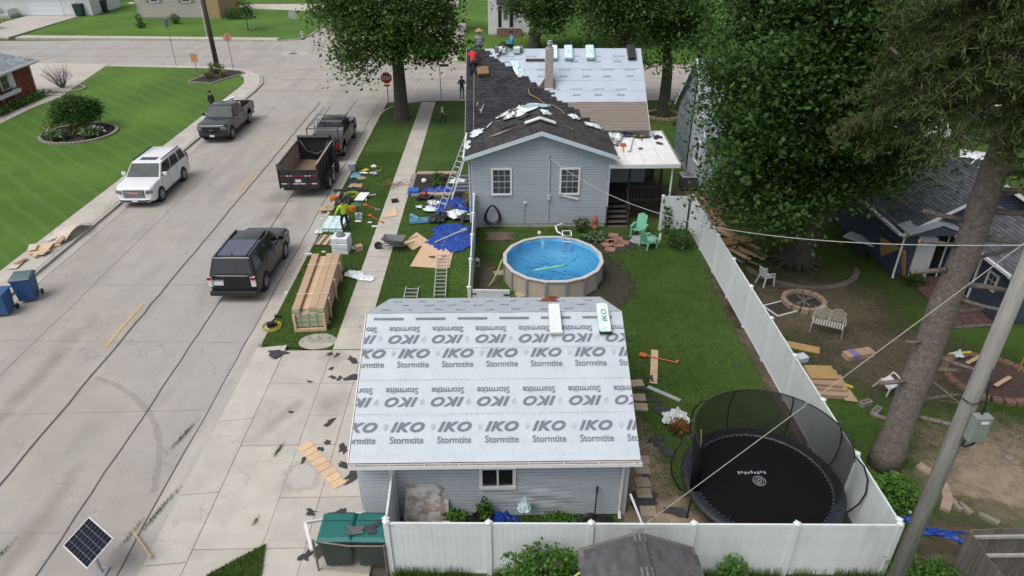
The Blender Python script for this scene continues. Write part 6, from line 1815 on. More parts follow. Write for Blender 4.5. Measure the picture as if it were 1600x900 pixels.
lpole = thing('utility_pole', 'dark wooden utility pole in the corner bed across the street', 'utility pole', (-27.35, 69.2, 0))
MB().tube([(0, 0, -.3), (-.05, 0, 5), (-.1, 0, 10)], [.24, .21, .18], 12).build('post', mat('dark_pole', (.085, .075, .065), (.05, .045, .04), rough=.95, scale=3, stretch=(5, 5, .4)), lpole, smooth=True)
SIGNR = mat('sign_red', (.42, .018, .022), (.38, .016, .02), rough=.45)
SIGNB = mat('sign_back', (.40, .41, .42), (.34, .35, .36), rough=.4, metal=.5)
sg = thing('stop_sign', 'red octagonal stop sign on the verge beside the street tree', 'sign', (-8.72, 54.3, 0))
MB().tube([(0, 0, -.2), (0, 0, 2.75)], .035, 6).build('post', mat('sign_post', (.22, .23, .24), rough=.5, metal=.4), sg)
oct_ = [(.46 * math.cos(R(22.5 + 45 * i)), .46 * math.sin(R(22.5 + 45 * i))) for i in range(8)]
o = MB().slab([(x, -.05, 2.42 + z) for x, z in oct_], .012).build('border', WHITE, sg)
o = MB().slab([(x * .93, -.064, 2.42 + z * .93) for x, z in oct_], .006).build('panel', SIGNR, sg)
me = print_mesh('STOP', 1, .02, 0, .62, .30); me.materials.append(WHITE)
o = inst('lettering', me, sg, (0, -.078, 2.42), (R(90), 0, 0))
MB().bx(-.24, .24, -.066, -.05, 1.78, 1.92).build('plaque', SIGNR, sg)
ss = thing('street_name_sign', 'small street name sign on a tall thin post at the corner', 'sign', (-4.75, 56.2, 0))
MB().tube([(0, 0, -.2), (0, 0, 3.0)], .03, 6).build('post', bpy.data.materials['sign_post'], ss)
MB().bx(.02, .72, -.012, .012, 2.82, 3.02).build('blade', mat('faded_red_blade', (.20, .06, .05), (.12, .09, .08), rough=.5), ss)
def signpost(name, label, x, y_, h, build):
    t = thing(name, label, 'sign', (x, y_, 0)); MB().tube([(0, 0, -.2), (0, 0, h)], .032, 6).build('post', bpy.data.materials['sign_post'], t); build(t); return t
signpost('street_name_sign', 'thin blue grey street sign seen edge-on on the lawn across the street', -31.7, 70.2, 4.4, lambda t: MB().bx(-.02, .02, -.4, .4, 3.6, 4.3).build('blade', mat('blue_grey_blade', (.16, .22, .27), rough=.5), t))
signpost('stop_sign', 'small faded red sign beside the corner bed across the street', -25.4, 68.0, 3.3, lambda t: MB().slab([(.42 * math.cos(R(22.5 + 45 * i)), .03, 3.0 + .42 * math.sin(R(22.5 + 45 * i))) for i in range(8)], .014).build('panel', mat('faded_red', (.42, .17, .13), (.5, .3, .26), rough=.5, scale=4), t))
signpost('round_sign', 'grey round sign back on the far lawn by the junction', -23.75, 85.0, 2.7, lambda t: MB().slab([(.52 * math.cos(R(30 * i)), -.03, 2.5 + .52 * math.sin(R(30 * i))) for i in range(12)], .014).build('panel', SIGNB, t))
signpost('yard_sign', 'small orange sign on a white stake in the corner bed', -27.5, 64.7, 1.75, lambda t: MB().bx(-.28, .28, -.03, .03, 1.5, 2.2).build('panel', mat('orange_sign', (.55, .22, .08), (.45, .30, .18), rough=.6, scale=3), t))
tag(MB().lathe([(.16, 0), (.16, .06), (.11, .08), (.11, .5), (.13, .52), (.10, .66), (.02, .72)], 12).tube([(-.22, 0, .38), (.22, 0, .38)], .06, 8).build('hydrant', mat('pale_hydrant', (.42, .45, .47), rough=.6), None, loc=(-23.0, 85.0, 0)), 'pale fire hydrant beside the round sign', 'hydrant')
mk_ = thing('marker_post', 'thin white marker rod at the far kerb', 'post', (-33.9, 84.6, 0)); MB().tube([(0, 0, 0), (0, 0, 3.4)], .03, 5).lathe([(.15, 0), (.15, .05)], 8).build('rod', WHITE, mk_)

# solar panel on its stand
so = thing('solar_panel', 'tilted solar panel on a post at the bottom left', 'solar panel', (-10.26, 11.83, -.12))
MB().tube([(0, 0, 0), (0, 0, 1.1)], .045, 8).build('post', METAL, so); MB().bx(-.14, .14, -.14, .14, 0, .06).build('base', METAL, so)
pn = bpy.data.objects.new('panel', MB().bx(-.587, .587, -.417, .417, -.02, .02).mesh('panel')); col.objects.link(pn); pn.parent = so; pn.data.materials.append(ALU)
pn.location = (0, 0, 1.137); pn.rotation_euler = (R(24.8), 0, R(-36.1))
pn.rotation_mode = 'XYZ'
MB().bx(-.562, .562, -.392, .392, .0205, .024).build('glass', mat('cell_gap', (.20, .22, .26), rough=.3), pn)
CELL = mat('solar_cell', (.004, .005, .011), (.006, .008, .016), rough=.2, spec=.15)
cm = MB().bx(-.065, .065, -.073, .073, .0245, .027).mesh('solar_cell'); cm.materials.append(CELL)
for i in range(8):
    for j in range(5): inst('solar_cell', cm, pn, (-.486 + i * .139, -.310 + j * .155, 0))

# ---------------------------------------------------------------- wheelie bins
def bin_(label, x, y_, rz, body_m, lid_m, h=1.05, w=.62, d=.72, group=None, z=0.0, open_=False):
    t = thing('wheelie_bin', label, 'bin', (x, y_, z), rz, group)
    b = MB(); k = .82
    b.add([(-w / 2 * k, -d / 2 * k, .08), (w / 2 * k, -d / 2 * k, .08), (w / 2 * k, d / 2 * k, .08), (-w / 2 * k, d / 2 * k, .08), (-w / 2, -d / 2, h), (w / 2, -d / 2, h), (w / 2, d / 2, h), (-w / 2, d / 2, h)],
          [(3, 2, 1, 0), (0, 1, 5, 4), (1, 2, 6, 5), (2, 3, 7, 6), (3, 0, 4, 7)])
    b.build('body', body_m, t, bevel=.03)
    MB().bx(-w / 2 - .03, w / 2 + .03, -d / 2 - .03, d / 2 + .03, h - .06, h - .01).build('rim', body_m, t)
    if open_:
        MB().bx(-w / 2 + .03, w / 2 - .03, -d / 2 + .03, d / 2 - .03, h - .3, h - .28).build('inside', UNDER, t)
    else:
        l = MB(); l.add([(-w / 2 - .04, -d / 2 - .05, h), (w / 2 + .04, -d / 2 - .05, h), (w / 2 + .04, d / 2 + .02, h), (-w / 2 - .04, d / 2 + .02, h), (-w / 2 + .03, -d / 2 + .05, h + .07), (w / 2 - .03, -d / 2 + .05, h + .07), (w / 2 - .03, d / 2 - .06, h + .09), (-w / 2 + .03, d / 2 - .06, h + .09)],
              [(0, 1, 5, 4), (1, 2, 6, 5), (2, 3, 7, 6), (3, 0, 4, 7), (4, 5, 6, 7), (3, 2, 1, 0)])
        ld = l.build('lid', lid_m, t, bevel=.02)
        MB().bx(-w / 2 + .04, w / 2 - .04, .13, .145, h + .076, h + .094).build('lid_crease', body_m, ld)
    MB().tube([(-w / 2 + .05, d / 2 + .06, h - .04), (w / 2 - .05, d / 2 + .06, h - .04)], .02, 6).build('handle', BLACK, t)
    for s_ in (-1, 1): MB().tube([(s_ * (w / 2 - .02), d / 2 - .06, .12), (s_ * (w / 2 + .04), d / 2 - .06, .12)], .12, 14).build('wheel', BLACK, t)
    return t
TEAL = mat('teal_lid', (.012, .125, .11), (.010, .10, .09), rough=.55, scale=3); DKG = mat('dark_green_bin', (.012, .042, .035), (.008, .030, .026), rough=.6)
bin_('green wheelie bin left behind the chain link, lid strewn with shingle', -4.18, 12.12, 0, DKG, TEAL, h=1.1, w=.80, d=.85)
bin_('green wheelie bin nearest the white fence, black scrap on lid', -3.32, 12.1, R(-2), DKG, TEAL, h=1.1, w=.80, d=.85)
BLU = mat('blue_bin', (.028, .095, .24), (.022, .075, .20), rough=.55)
bx1, by1 = -20.15,25.26; bx2, by2 = -20.40,24.15
bin_('blue wheelie bin with grey green lid on the left kerb', bx1 + .1, by1 + .35, R(15), BLU, mat('grey_green_lid', (.10, .15, .15), (.07, .10, .10), rough=.6), h=1.1, w=.75, d=.8, z=-.1)
bin_('open blue wheelie bin cut by the left frame edge', bx2, by2 + .3, R(8), BLU, BLU, h=1.05, w=.70, d=.75, open_=True, z=-.1)
bin_('dark green bin at the corner of the far white garage', -57.0, 101.2, 0, DKG, DKG, h=1.5, w=1.2, d=1.0)
bin_('dark green bin further along the far white wall', -55.6, 104.5, 0, DKG, DKG, h=1.5, w=1.2, d=1.0)

# chain link corner round the green bins
cl = thing('chain_link_fence', 'sagging chain link fence in front of the green bins', 'fence', (-4.7, 11.4, 0))
GAL = mat('rusty_galvanised', (.26, .24, .22), (.16, .12, .09), rough=.7, metal=.4, scale=6)
for x, y_ in ((0, .3), (1.78, .1)): MB().tube([(x, y_, -.1), (x, y_, 1.15)], .03, 7).build('post', GAL, cl)
MB().tube([(0, .3, 1.1), (.9, .17, 1.06), (1.78, .1, 1.12)], .02, 6).build('top_rail', GAL, cl)
b = MB()
for i in range(-12, 31):
    for s_ in (1, -1):
        pts = []
        for k in range(13):
            z = .05 + k * .085; x = i * .06 + s_ * k * .06 + (0 if s_ > 0 else .72)
            if 0 <= x <= 1.78: pts.append((x, .3 - .11 * x + .004 * s_, z))
        if len(pts) > 1: b.tube(pts, .0022, 3, cap=False)
b.build('wire_mesh', GAL, cl, kind='stuff')
for nm_, lab, q0, q1, r_ in (('white_rail', 'long white rail leaning from the garage to the ground', (-3.78,13.34), (-5.09,12.51), .045), ('white_rail', 'short white rail standing left of the green bins', (-5.12,12.49), (-4.72,11.56), .05), ('white_rail', 'white diagonal prop leaning by the garage downspout', (3.39,13.19), (3.81,12.53), .04)):
    z0, z1 = (.25, .85) if 'long' in lab else ((.85, .95) if 'short' in lab else (1.0, .1))
    o = MB().tube([(0, 0, 0), (q1[0] - q0[0], q1[1] - q0[1], z1 - z0)], r_, 4).build(nm_, WHITE, None, loc=(q0[0], q0[1], z0))
    tag(o, lab, 'rail')


# ---------------------------------------------------------------- people
SKIN = mat('skin', (.30, .17, .11), (.24, .135, .09), rough=.6)
HAIR = mat('dark_hair', (.012, .010, .009), rough=.7)
STRAW = mat('straw', (.48, .34, .17), (.36, .25, .12), rough=.9, scale=20)
def cloth(name, c, c2=None, scale=8): return mat(name, c, c2, rough=.85, scale=scale)
EDGES = [('pel', 'spi'), ('spi', 'che'), ('che', 'nec'), ('nec', 'hea'), ('hea', 'cro'),
         ('che', 'shl'), ('shl', 'ell'), ('ell', 'wrl'), ('wrl', 'hal'), ('che', 'shr'), ('shr', 'elr'), ('elr', 'wrr'), ('wrr', 'har'),
         ('pel', 'hil'), ('hil', 'knl'), ('knl', 'anl'), ('anl', 'tol'), ('pel', 'hir'), ('hir', 'knr'), ('knr', 'anr'), ('anr', 'tor')]
RAD = dict(pel=.145, spi=.135, che=.15, nec=.06, hea=.092, cro=.075, shl=.075, shr=.075, ell=.052, elr=.052, wrl=.036, wrr=.036, hal=.032, har=.032,
           hil=.105, hir=.105, knl=.07, knr=.07, anl=.05, anr=.05, tol=.042, tor=.042)
STAND = dict(pel=(0, 0, .95), spi=(0, .01, 1.12), che=(0, .0, 1.34), nec=(0, 0, 1.50), hea=(0, .02, 1.62), cro=(0, .02, 1.70),
             shl=(-.19, 0, 1.42), ell=(-.26, 0, 1.14), wrl=(-.27, .06, .90), hal=(-.27, .08, .82), shr=(.19, 0, 1.42), elr=(.26, 0, 1.14), wrr=(.27, .06, .90), har=(.27, .08, .82),
             hil=(-.10, 0, .90), knl=(-.11, .02, .50), anl=(-.11, 0, .09), tol=(-.12, .17, .04), hir=(.10, 0, .90), knr=(.11, .02, .50), anr=(.11, 0, .09), tor=(.12, .17, .04))
def person(label, loc, rz, pose, top, legs, shoes, scale=1.0, hair=HAIR, extra=None, sleeves=True):
    """local +y is forward; one continuous skinned body, clothes as colours of its regions, hair a child"""
    J = dict(STAND); J.update(pose)
    t = thing('person', label, 'person', loc, rz)
    keys = list(J); me = bpy.data.meshes.new('body')
    me.from_pydata([Vector(J[k]) * scale for k in keys], [(keys.index(a), keys.index(c)) for a, c in EDGES], [])
    o = bpy.data.objects.new('body', me); col.objects.link(o)
    sk = o.modifiers.new('skin', 'SKIN')
    for i, k in enumerate(keys):
        d = me.skin_vertices[0].data[i]; r = RAD[k] * scale
        d.radius = (r, r * (.78 if k in ('pel', 'spi', 'che') else 1)); d.use_root = (k == 'pel')
    su_ = o.modifiers.new('sub', 'SUBSURF'); su_.levels = 1; su_.render_levels = 1
    bpy.context.view_layer.update()
    dg = bpy.context.evaluated_depsgraph_get()
    m2 = bpy.data.meshes.new_from_object(o.evaluated_get(dg))
    bpy.data.objects.remove(o)
    bm = bmesh.new(); bm.from_mesh(m2)
    # five unequal fingers on each hand, rooted in the palm
    for s_, h, w in (('l', 'hal', 'wrl'), ('r', 'har', 'wrr')):
        H_ = Vector(J[h]) * scale; d = (H_ - Vector(J[w]) * scale).normalized(); sd = d.orthogonal().normalized(); up_ = d.cross(sd)
        for i, (off, ln) in enumerate(((-.024, .055), (-.008, .07), (.008, .075), (.024, .062), (.034, .045))):
            b0 = H_ + sd * off * scale; dd = d if i < 4 else (d * .5 + sd * .8)
            mb = MB().tube([b0, b0 + dd * ln * .55 * scale + up_ * .006, b0 + dd * ln * .95 * scale + up_ * .022 * scale], [.0095 * scale, .009 * scale, .007 * scale], 5)
            vs2 = [bm.verts.new(v_) for v_ in mb.v]
            for f_ in mb.f: bm.faces.new([vs2[q] for q in f_])
    bm.to_mesh(m2); bm.free()
    for m_ in (top, legs, shoes, SKIN): m2.materials.append(m_)
    seg = [(a, c, Vector(J[a]) * scale, Vector(J[c]) * scale) for a, c in EDGES]
    for p in m2.polygons:
        c = p.center; best = None; bd = 1e9
        for a, e, A, E in seg:
            ab = E - A; tt = max(0, min(1, (c - A).dot(ab) / max(ab.length_squared, 1e-9))); dd = (A + ab * tt - c).length - RAD[a] * scale * .5
            if dd < bd: bd = dd; best = (a, e, tt)
        a, e, tt = best
        if e in ('hea', 'cro', 'hal', 'har') or (e == 'nec' and tt > .75): i = 3
        elif e in ('tol', 'tor'): i = 2
        elif e in ('wrl', 'wrr') and not sleeves: i = 3
        elif a in ('hil', 'hir', 'knl', 'knr') or e in ('hil', 'hir') or (a == 'pel' and tt < .25): i = 1
        else: i = 0
        p.material_index = i; p.use_smooth = True
    ob = bpy.data.objects.new('body', m2); col.objects.link(ob); ob.parent = t
    hd = Vector(J['hea']) * scale; cr = Vector(J['cro']) * scale; ax = (cr - hd).normalized()
    f = Vector((0, 1, 0)); f = (f - ax * f.dot(ax)).normalized()
    hp = hd.lerp(cr, .6)
    if hair: 
        q = hp - f * .022 * scale + ax * .015 * scale
        MB().ell(q, (.098 * scale, .105 * scale, .10 * scale), 12, 8).build('hair', hair, ob, smooth=True)
    fc = hd + f * .088 * scale + ax * .03 * scale; rt = ax.cross(f)
    MB().ell(fc + f * .012 * scale - ax * .015 * scale, (.012, .018, .02), 6, 4).build('nose', SKIN, ob)
    for s_ in (-1, 1):
        MB().ell(fc + rt * s_ * .032 * scale + ax * .01 * scale - f * .004, (.012, .008, .008), 6, 4).build('eye', UNDER, ob)
    for s_ in (-1, 1): MB().ell(hp + rt * s_ * .095 * scale - ax * .02 * scale, (.012, .02, .03), 6, 4).build('ear', SKIN, ob)
    MB().box(fc - ax * .055 * scale - f * .008, (.045 * scale, .012, .010)).build('mouth', mat('lips', (.22, .09, .08)) if 'lips' not in bpy.data.materials else bpy.data.materials['lips'], ob)
    if extra: extra(ob, hp, ax, scale)
    return t
BLK = cloth('black_cloth', (.012, .012, .014)); JEAN = cloth('denim', (.10, .13, .18), (.07, .09, .13)); DKJ = cloth('dark_trousers', (.020, .021, .028)); SHO = cloth('dark_shoes', (.02, .018, .018)); SHT = cloth('tan_shoes', (.40, .33, .24))
HIV = cloth('hi_vis', (.42, .62, .035), (.34, .52, .03)); REDC = cloth('red_shirt', (.50, .025, .03), (.40, .02, .025)); CYA = cloth('turquoise_shirt', (.06, .34, .42), (.045, .26, .34))
STR = cloth('striped_shirt', (.45, .45, .48)); mixin(STR, 3.2, (.03, .035, .05), .45, .55, kind='WAVE', stretch=(1, 1, 1, 0), world_co=False)
nt_, b_ = nodes(STR)
for n_ in nt_.nodes:
    if n_.type == 'TEX_WAVE': n_.bands_direction = 'Z'
person('person in hi-vis yellow top and dark trousers beside the wrapped bundles', (-7.85, 31.9, 0.0), R(35),
       dict(ell=(-.36, .0, 1.18), wrl=(-.46, .05, .98), hal=(-.48, .08, .90), elr=(.36, -.02, 1.18), wrr=(.48, .02, .98), har=(.52, .04, .91), knl=(-.13, .14, .50), anl=(-.15, -.02, .10), tol=(-.17, .14, .05), anr=(.13, -.14, .09), tor=(.15, .03, .04), knr=(.12, .0, .5)), HIV, DKJ, SHO, scale=.98)
person('person in black top and jeans standing in the cross street', (-3.14, 57.9, -.12), PI,
       dict(ell=(-.30, .08, 1.18), wrl=(-.10, .24, 1.28), hal=(-.04, .25, 1.33), elr=(.30, .08, 1.18), wrr=(.10, .24, 1.24), har=(.04, .25, 1.28)), BLK, JEAN, SHO, scale=1.03)
person('child in pale green shirt walking on the grass by the sidewalk', (-4.24, 50.5, 0), R(-75),
       dict(knl=(-.1, .2, .52), anl=(-.11, .22, .10), tol=(-.11, .38, .06), knr=(.1, -.05, .5), anr=(.11, -.28, .13), tor=(.11, -.13, .04), wrl=(-.26, .16, .95), hal=(-.26, .2, .88)), cloth('pale_green_shirt', (.30, .40, .34)), DKJ, SHO, scale=.80)
person('person in dark clothes standing behind the grey pickup', (-22.0, 53.2, 0.02), R(160), dict(), BLK, DKJ, SHO, scale=1.0)
# roofers: red shirt climbing the dark shingles, two on the ridge
person('roofer in red shirt crouched on the dark shingles near the ridge', (-1.45, 38.75, 6.08), R(4),
       dict(pel=(0, .05, .78), spi=(0, .18, .93), che=(0, .40, 1.08), nec=(0, .54, 1.17), hea=(-.02, .64, 1.22), cro=(-.03, .70, 1.27), shl=(-.19, .42, 1.10), ell=(-.30, .62, 1.02), wrl=(-.24, .85, .98), hal=(-.22, .92, .97), shr=(.19, .42, 1.10), elr=(.32, .62, 1.02), wrr=(.28, .85, .98), har=(.27, .92, .97),
            hil=(-.11, .03, .74), knl=(-.16, .24, .46), anl=(-.14, .0, .12), tol=(-.15, .15, .14), hir=(.11, .03, .74), knr=(.16, .26, .48), anr=(.14, .02, .13), tor=(.15, .18, .16)), REDC, DKJ, SHT)
SIT = dict(pel=(0, 0, .13), spi=(0, .0, .30), che=(0, .03, .52), nec=(0, .05, .68), hea=(0, .08, .80), cro=(0, .09, .88), shl=(-.19, .03, .60), ell=(-.27, .12, .36), wrl=(-.2, .30, .30), hal=(-.17, .37, .30), shr=(.19, .03, .60), elr=(.27, .12, .36), wrr=(.2, .30, .30), har=(.17, .37, .30),
           hil=(-.11, .04, .12), knl=(-.15, .46, .10), anl=(-.15, .72, -.22), tol=(-.16, .88, -.22), hir=(.11, .04, .12), knr=(.15, .46, .10), anr=(.15, .74, -.2), tor=(.16, .90, -.2))
def hat(ob, hp, ax, s):
    MB().lathe([(.24, -.005), (.24, .012), (.11, .03), (.10, .11), (.05, .13)], 18).build('straw_hat', STRAW, ob, loc=hp + Vector((0, 0, .05)))
person('roofer in striped shirt and straw hat sitting on the ridge', (-1.12, 40.5, 7.25), R(10), SIT, STR, JEAN, SHO, hair=None, extra=hat)
person('roofer in turquoise shirt sitting on the ridge with legs out', (.72, 40.25, 7.27), R(100),
       dict(SIT, knl=(-.12, .44, .26), anl=(-.34, .84, -.32), tol=(-.40, .98, -.30), knr=(.15, .5, .30), anr=(.13, .95, -.02), tor=(.14, 1.05, .08)), CYA, DKJ, SHO)


# ---------------------------------------------------------------- loose things
def one(b, name, m, label, cat, loc, rz=0, smooth=False, bevel=0, group=None, rot=None):
    o = b.build(name, m, None, smooth=smooth, bevel=bevel, loc=loc, rz=rz)
    if rot is not None: o.rotation_euler = rot
    return tag(o, label, cat, group)
def crumple(w, d, amp, n=14, seed=0, ragged=.12, base=.02, th=.012):
    """creased sheet lying on the ground, with a thickness"""
    r_ = random.Random(seed); b = MB(); ph = [r_.uniform(0, 6) for _ in range(8)]
    vs_ = []
    for j in range(n + 1):
        for i in range(n + 1):
            u, v = i / n - .5, j / n - .5
            e = max(abs(u), abs(v)) * 2
            rx = 1 + ragged * math.sin(7 * v + ph[0]) * e + ragged * r_.uniform(-.5, .5) * e; ry = 1 + ragged * math.sin(6 * u + ph[1]) * e + ragged * r_.uniform(-.5, .5) * e
            z = abs(math.sin(u * 9 + v * 5 + ph[2])) * .5 + abs(math.sin(u * 4 - v * 11 + ph[3])) * .4 + r_.uniform(0, .35)
            z *= amp * (1.15 - e * .9)
            vs_.append((u * w * rx, v * d * ry, base + max(0, z)))
    k = n + 1; N = k * k
    fs_ = [(j * k + i, j * k + i + 1, (j + 1) * k + i + 1, (j + 1) * k + i) for j in range(n) for i in range(n)]
    vs2 = vs_ + [(x, y_, z - th) for x, y_, z in vs_]
    fs2 = fs_ + [tuple(N + q for q in f[::-1]) for f in fs_]
    rim = [(i, 0) for i in range(n)] ; 
    for i in range(n):
        fs2 += [(i + 1, i, N + i, N + i + 1), (n * k + i, n * k + i + 1, N + n * k + i + 1, N + n * k + i), (i * k, (i + 1) * k, N + (i + 1) * k, N + i * k), ((i + 1) * k + n, i * k + n, N + i * k + n, N + (i + 1) * k + n)]
    return b.add(vs2, fs2)
def rag(seed, s, th=.012):
    r_ = random.Random(seed); n = r_.randint(9, 14)
    poly = [(s * k * math.cos(2 * PI * i / n) * 1.5, s * k * math.sin(2 * PI * i / n)) for i, k in enumerate([r_.uniform(.25, 1.15) for _ in range(n)])]
    b = MB().prism(poly, 0, th)
    b.v = [(x, y_, z + abs(math.sin(x * 5 + seed)) * .05 * s) for x, y_, z in b.v]
    return b
CARD = mat('cardboard', (.40, .285, .185), (.33, .23, .15), rough=.85, scale=4, rnd=.1)
BTARP = mat('blue_tarp', (.018, .065, .33), (.010, .035, .19), rough=.4, scale=5, bump=.5, bscale=9)
PLASW = mat('white_plastic_wrap', (.68, .72, .73), (.52, .58, .60), rough=.35, scale=5)
TEALP = mat('teal_white_wrap', (.66, .74, .75), (.35, .55, .56), rough=.35, scale=7, contrast=(.38, .6))
LBLUE = mat('light_blue_plastic', (.16, .34, .50), (.13, .28, .42), rough=.5)
ORNG = mat('orange_plastic', (.52, .12, .02), (.42, .09, .015), rough=.5)
GREYP = mat('grey_plastic', (.16, .165, .17), (.11, .115, .12), rough=.5)

# torn shingle scraps
SC = [(-8.36,21.22, .34, 'large folded black shingle scrap at the verge end of the driveway'), (-6.14,21.06, .12, 'small square shingle scrap frame on the driveway top slab'), (-5.52,20.81, .26, 'long shingle scrap at the sidewalk end beside the garage roof'), (-6.18,20.23, .10, 'small scrap left of the twisted scrap on the upper driveway'), (-6.01,19.74, .14, 'twisted shingle scrap above the brown stain'), (-5.27,19.65, .24, 'wide shingle scrap touching the garage roof edge'), (-5.77,19.66, .12, 'shingle scrap between the twisted and the wide scraps'), (-6.76,19.49, .09, 'tiny pair of shingle crumbs on the upper left driveway'), (-5.61,17.29, .22, 'upright shingle scrap below the brown stain'), (-5.46,16.39, .12, 'small shingle scrap just below the upright one'), (-5.65,16.11, .14, 'curled shingle scrap beside the top of the sheathing strip'), (-4.92,16.10, .18, 'long thin shingle scrap left of the lower roof corner'), (-4.64,15.41, .30, 'big triangular shingle scrap by the garage corner'), (-4.47,15.01, .24, 'notched shingle scrap below the triangular one'), (-4.88,15.39, .1, 'small scrap between the sheathing strip and triangular scrap'), (-6.40,21.18, .12, 'small scrap left of the square frame scrap'), (-6.05,15.62, .12, 'shingle scrap left of the sheathing strip by the joint'), (-6.99,17.85, .08, 'lone shingle crumb on the left driveway slab'), (-4.54,14.68, .1, 'small scrap at the lower end of the sheathing strip'), (-5.35,13.62, .14, 'shingle scrap near the bend of the white rails'), (-5.13,12.13, .16, 'shingle scrap left of the chain link post'), (-4.84,12.28, .18, 'shingle scrap right of the chain link post'), (-4.72,13.50, .2, 'shingle scrap under the long white rail'), (-4.48,13.61, .16, 'shingle scrap behind the green bins by the white rail')]
for i, (x, y_, s, lab) in enumerate(SC):
    one(rag(i, s), 'shingle_scrap', TORN, lab, 'shingle scrap', (x, y_, .02), rz=i * 1.3, group='shingle scraps on the driveway')
SC = [(5.36,19.46, .22, 'shingle scrap at the foot of the pale plank'), (4.83,19.00, .25, 'shingle scrap left of the white metal strip'), (4.98,18.30, .3, 'shingle scrap just below the white metal strip'), (5.21,17.80, .3, 'shingle scrap left of the white sack'), (4.75,16.33, .3, 'shingle scrap left of the red flowers'), (4.95,15.76, .28, 'shingle scrap at the left trampoline pole'), (4.19,13.92, .25, 'shingle scrap on the pavers by the downspout'), (3.94,13.57, .3, 'large shingle scrap under the white prop'), (4.52,13.52, .08, 'tiny scrap on the sand left of the trampoline'), (4.77,13.45, .26, 'rounded scrap at the trampoline foot near the fence'), (3.89,14.00, .3, 'shingle scrap against the downspout'), (4.77,21.96, .2, 'shingle scrap by the upper right roof edge'), (4.22,14.78, .1, 'small scrap between the pavers'), (8.48,20.17, .12, 'lone dark scrap in the middle of the lawn')]
for i, (x, y_, s, lab) in enumerate(SC):
    one(rag(40 + i, s), 'shingle_scrap', TORN, lab, 'shingle scrap', (x, y_, .02), rz=i * 1.7, group='shingle scraps right of the garage')
one(rag(71, .22), 'shingle_scrap', mat('grey_scrap', (.12, .115, .125), (.07, .07, .08), rough=.95, scale=12), 'ragged grey shingle scrap across the two green bin lids', 'shingle scrap', (-3.74, 11.93, 1.21))
one(rag(72, .2), 'shingle_scrap', TORN, 'jagged black shingle scrap on the right green bin lid', 'shingle scrap', (-3.3, 12.0, 1.2), rz=.5)

# boards
def board(label, p0, p1, w, m=OSB, z=.02, th=.02, name='board', zz=None, seams=0):
    p0, p1 = Vector((*p0, 0)), Vector((*p1, 0)); L = (p1 - p0).length
    t = thing(name, label, 'board', ((p0.x + p1.x) / 2, (p0.y + p1.y) / 2, z), math.atan2((p1 - p0).y, (p1 - p0).x))
    if seams:
        for i in range(seams):
            a = -L / 2 + L * i / seams; MB().bx(a + .008, a + L / seams - .008, -w / 2, w / 2, 0, th).build('piece', m, t)
    else: MB().bx(-L / 2, L / 2, -w / 2, w / 2, 0, th).build('panel', m, t, bevel=.004)
    return t
board('long pale sheathing strip in joined squares lying on the driveway', (-6.22,16.32), (-4.70,14.56), .42, seams=8)
board('pale plank lying on the lawn right of the garage roof', (5.72,21.18), (5.28,19.17), .26, m=WOOD)
board('white metal strip with dark edge lying on the lawn', (5.04,18.96), (6.00,18.19), .16, m=ALU, th=.05)
board('thin pale stick lying on the concrete near the solar panel', (-9.94,12.97), (-9.12,12.16), .05, m=WOOD, th=.04)
for lab, q in (('square sheathing sheet beside the wheelbarrow', [(-4.76,30.45), (-4.25,31.60), (-3.52,30.57), (-4.23,29.61)]), ('large ragged sheathing sheet on the grass by the ladder', [(-4.18,27.99), (-3.82,30.08), (-2.60,30.41), (-2.28,29.78), (-2.35,27.78), (-3.02,27.79)]),
               ('crossed sheathing offcut lying over the large sheet', [(-3.98,30.16), (-3.14,30.49), (-2.37,29.18), (-2.76,28.28)]), ('triangular sheathing offcut on the sidewalk', [(-6.22,33.43), (-5.70,34.95), (-5.47,33.67)])):
    c = (sum(p[0] for p in q) / len(q), sum(p[1] for p in q) / len(q))
    one(MB().prism([(x - c[0], y_ - c[1]) for x, y_ in q], 0, .02), 'sheathing_sheet', OSB, lab, 'board', (*c, .03 + .025 * ('crossed' in lab)))
for i, (x, y_, lab) in enumerate(((-2.66,28.92, 'right'), (-2.78,28.60, 'lowest'), (-3.22,28.80, 'left'))):
    one(rag(90 + i, .12), 'shingle_scrap', TORN, lab.replace('lowest', 'lower') + 'most small dark scrap on the large sheathing sheet', 'shingle scrap', (x, y_, .08), group='scraps on the sheathing sheet')

# ladders
ladder('ladder', 'aluminium ladder lying on the grass beyond the garage roof', (-2.61,25.06, .12), (R(3), 0, R(2)), 3.6, W=.48, step=.30, side=(.035, .06))
ladder('ladder', 'short aluminium ladder end showing above the garage roof edge', (-3.84,24.98, .1), (R(2), 0, 0), .95, W=.55, step=.3, side=(.035, .06))
f0, f1 = Vector((-3.25, 34.2, 0)), Vector((-1.0, 37.1, 5.05))
d = (f1 - f0); ln = d.length; d.normalize(); sd = d.cross(Vector((0, 0, 1))).normalized(); nn_ = sd.cross(d)
t = ladder('ladder', 'long aluminium extension ladder leaning on the house eave', f0, (0, 0, 0), ln, W=.42, m=METAL)
t.matrix_world = Matrix((sd, d, nn_)).transposed().to_4x4(); t.matrix_world = Matrix.Translation(f0) @ Matrix((sd, d, nn_)).transposed().to_4x4()
q = t.matrix_world.decompose(); t.location = q[0]; t.rotation_euler = q[1].to_euler()
one(MB().box((0, 0, 1.15), (.06, .06, 2.5), rx=R(-20), ry=R(20)), 'leaning_board', WHITE, 'pale board leaning beside the extension ladder', 'board', (-2.35, 36.0, 0))

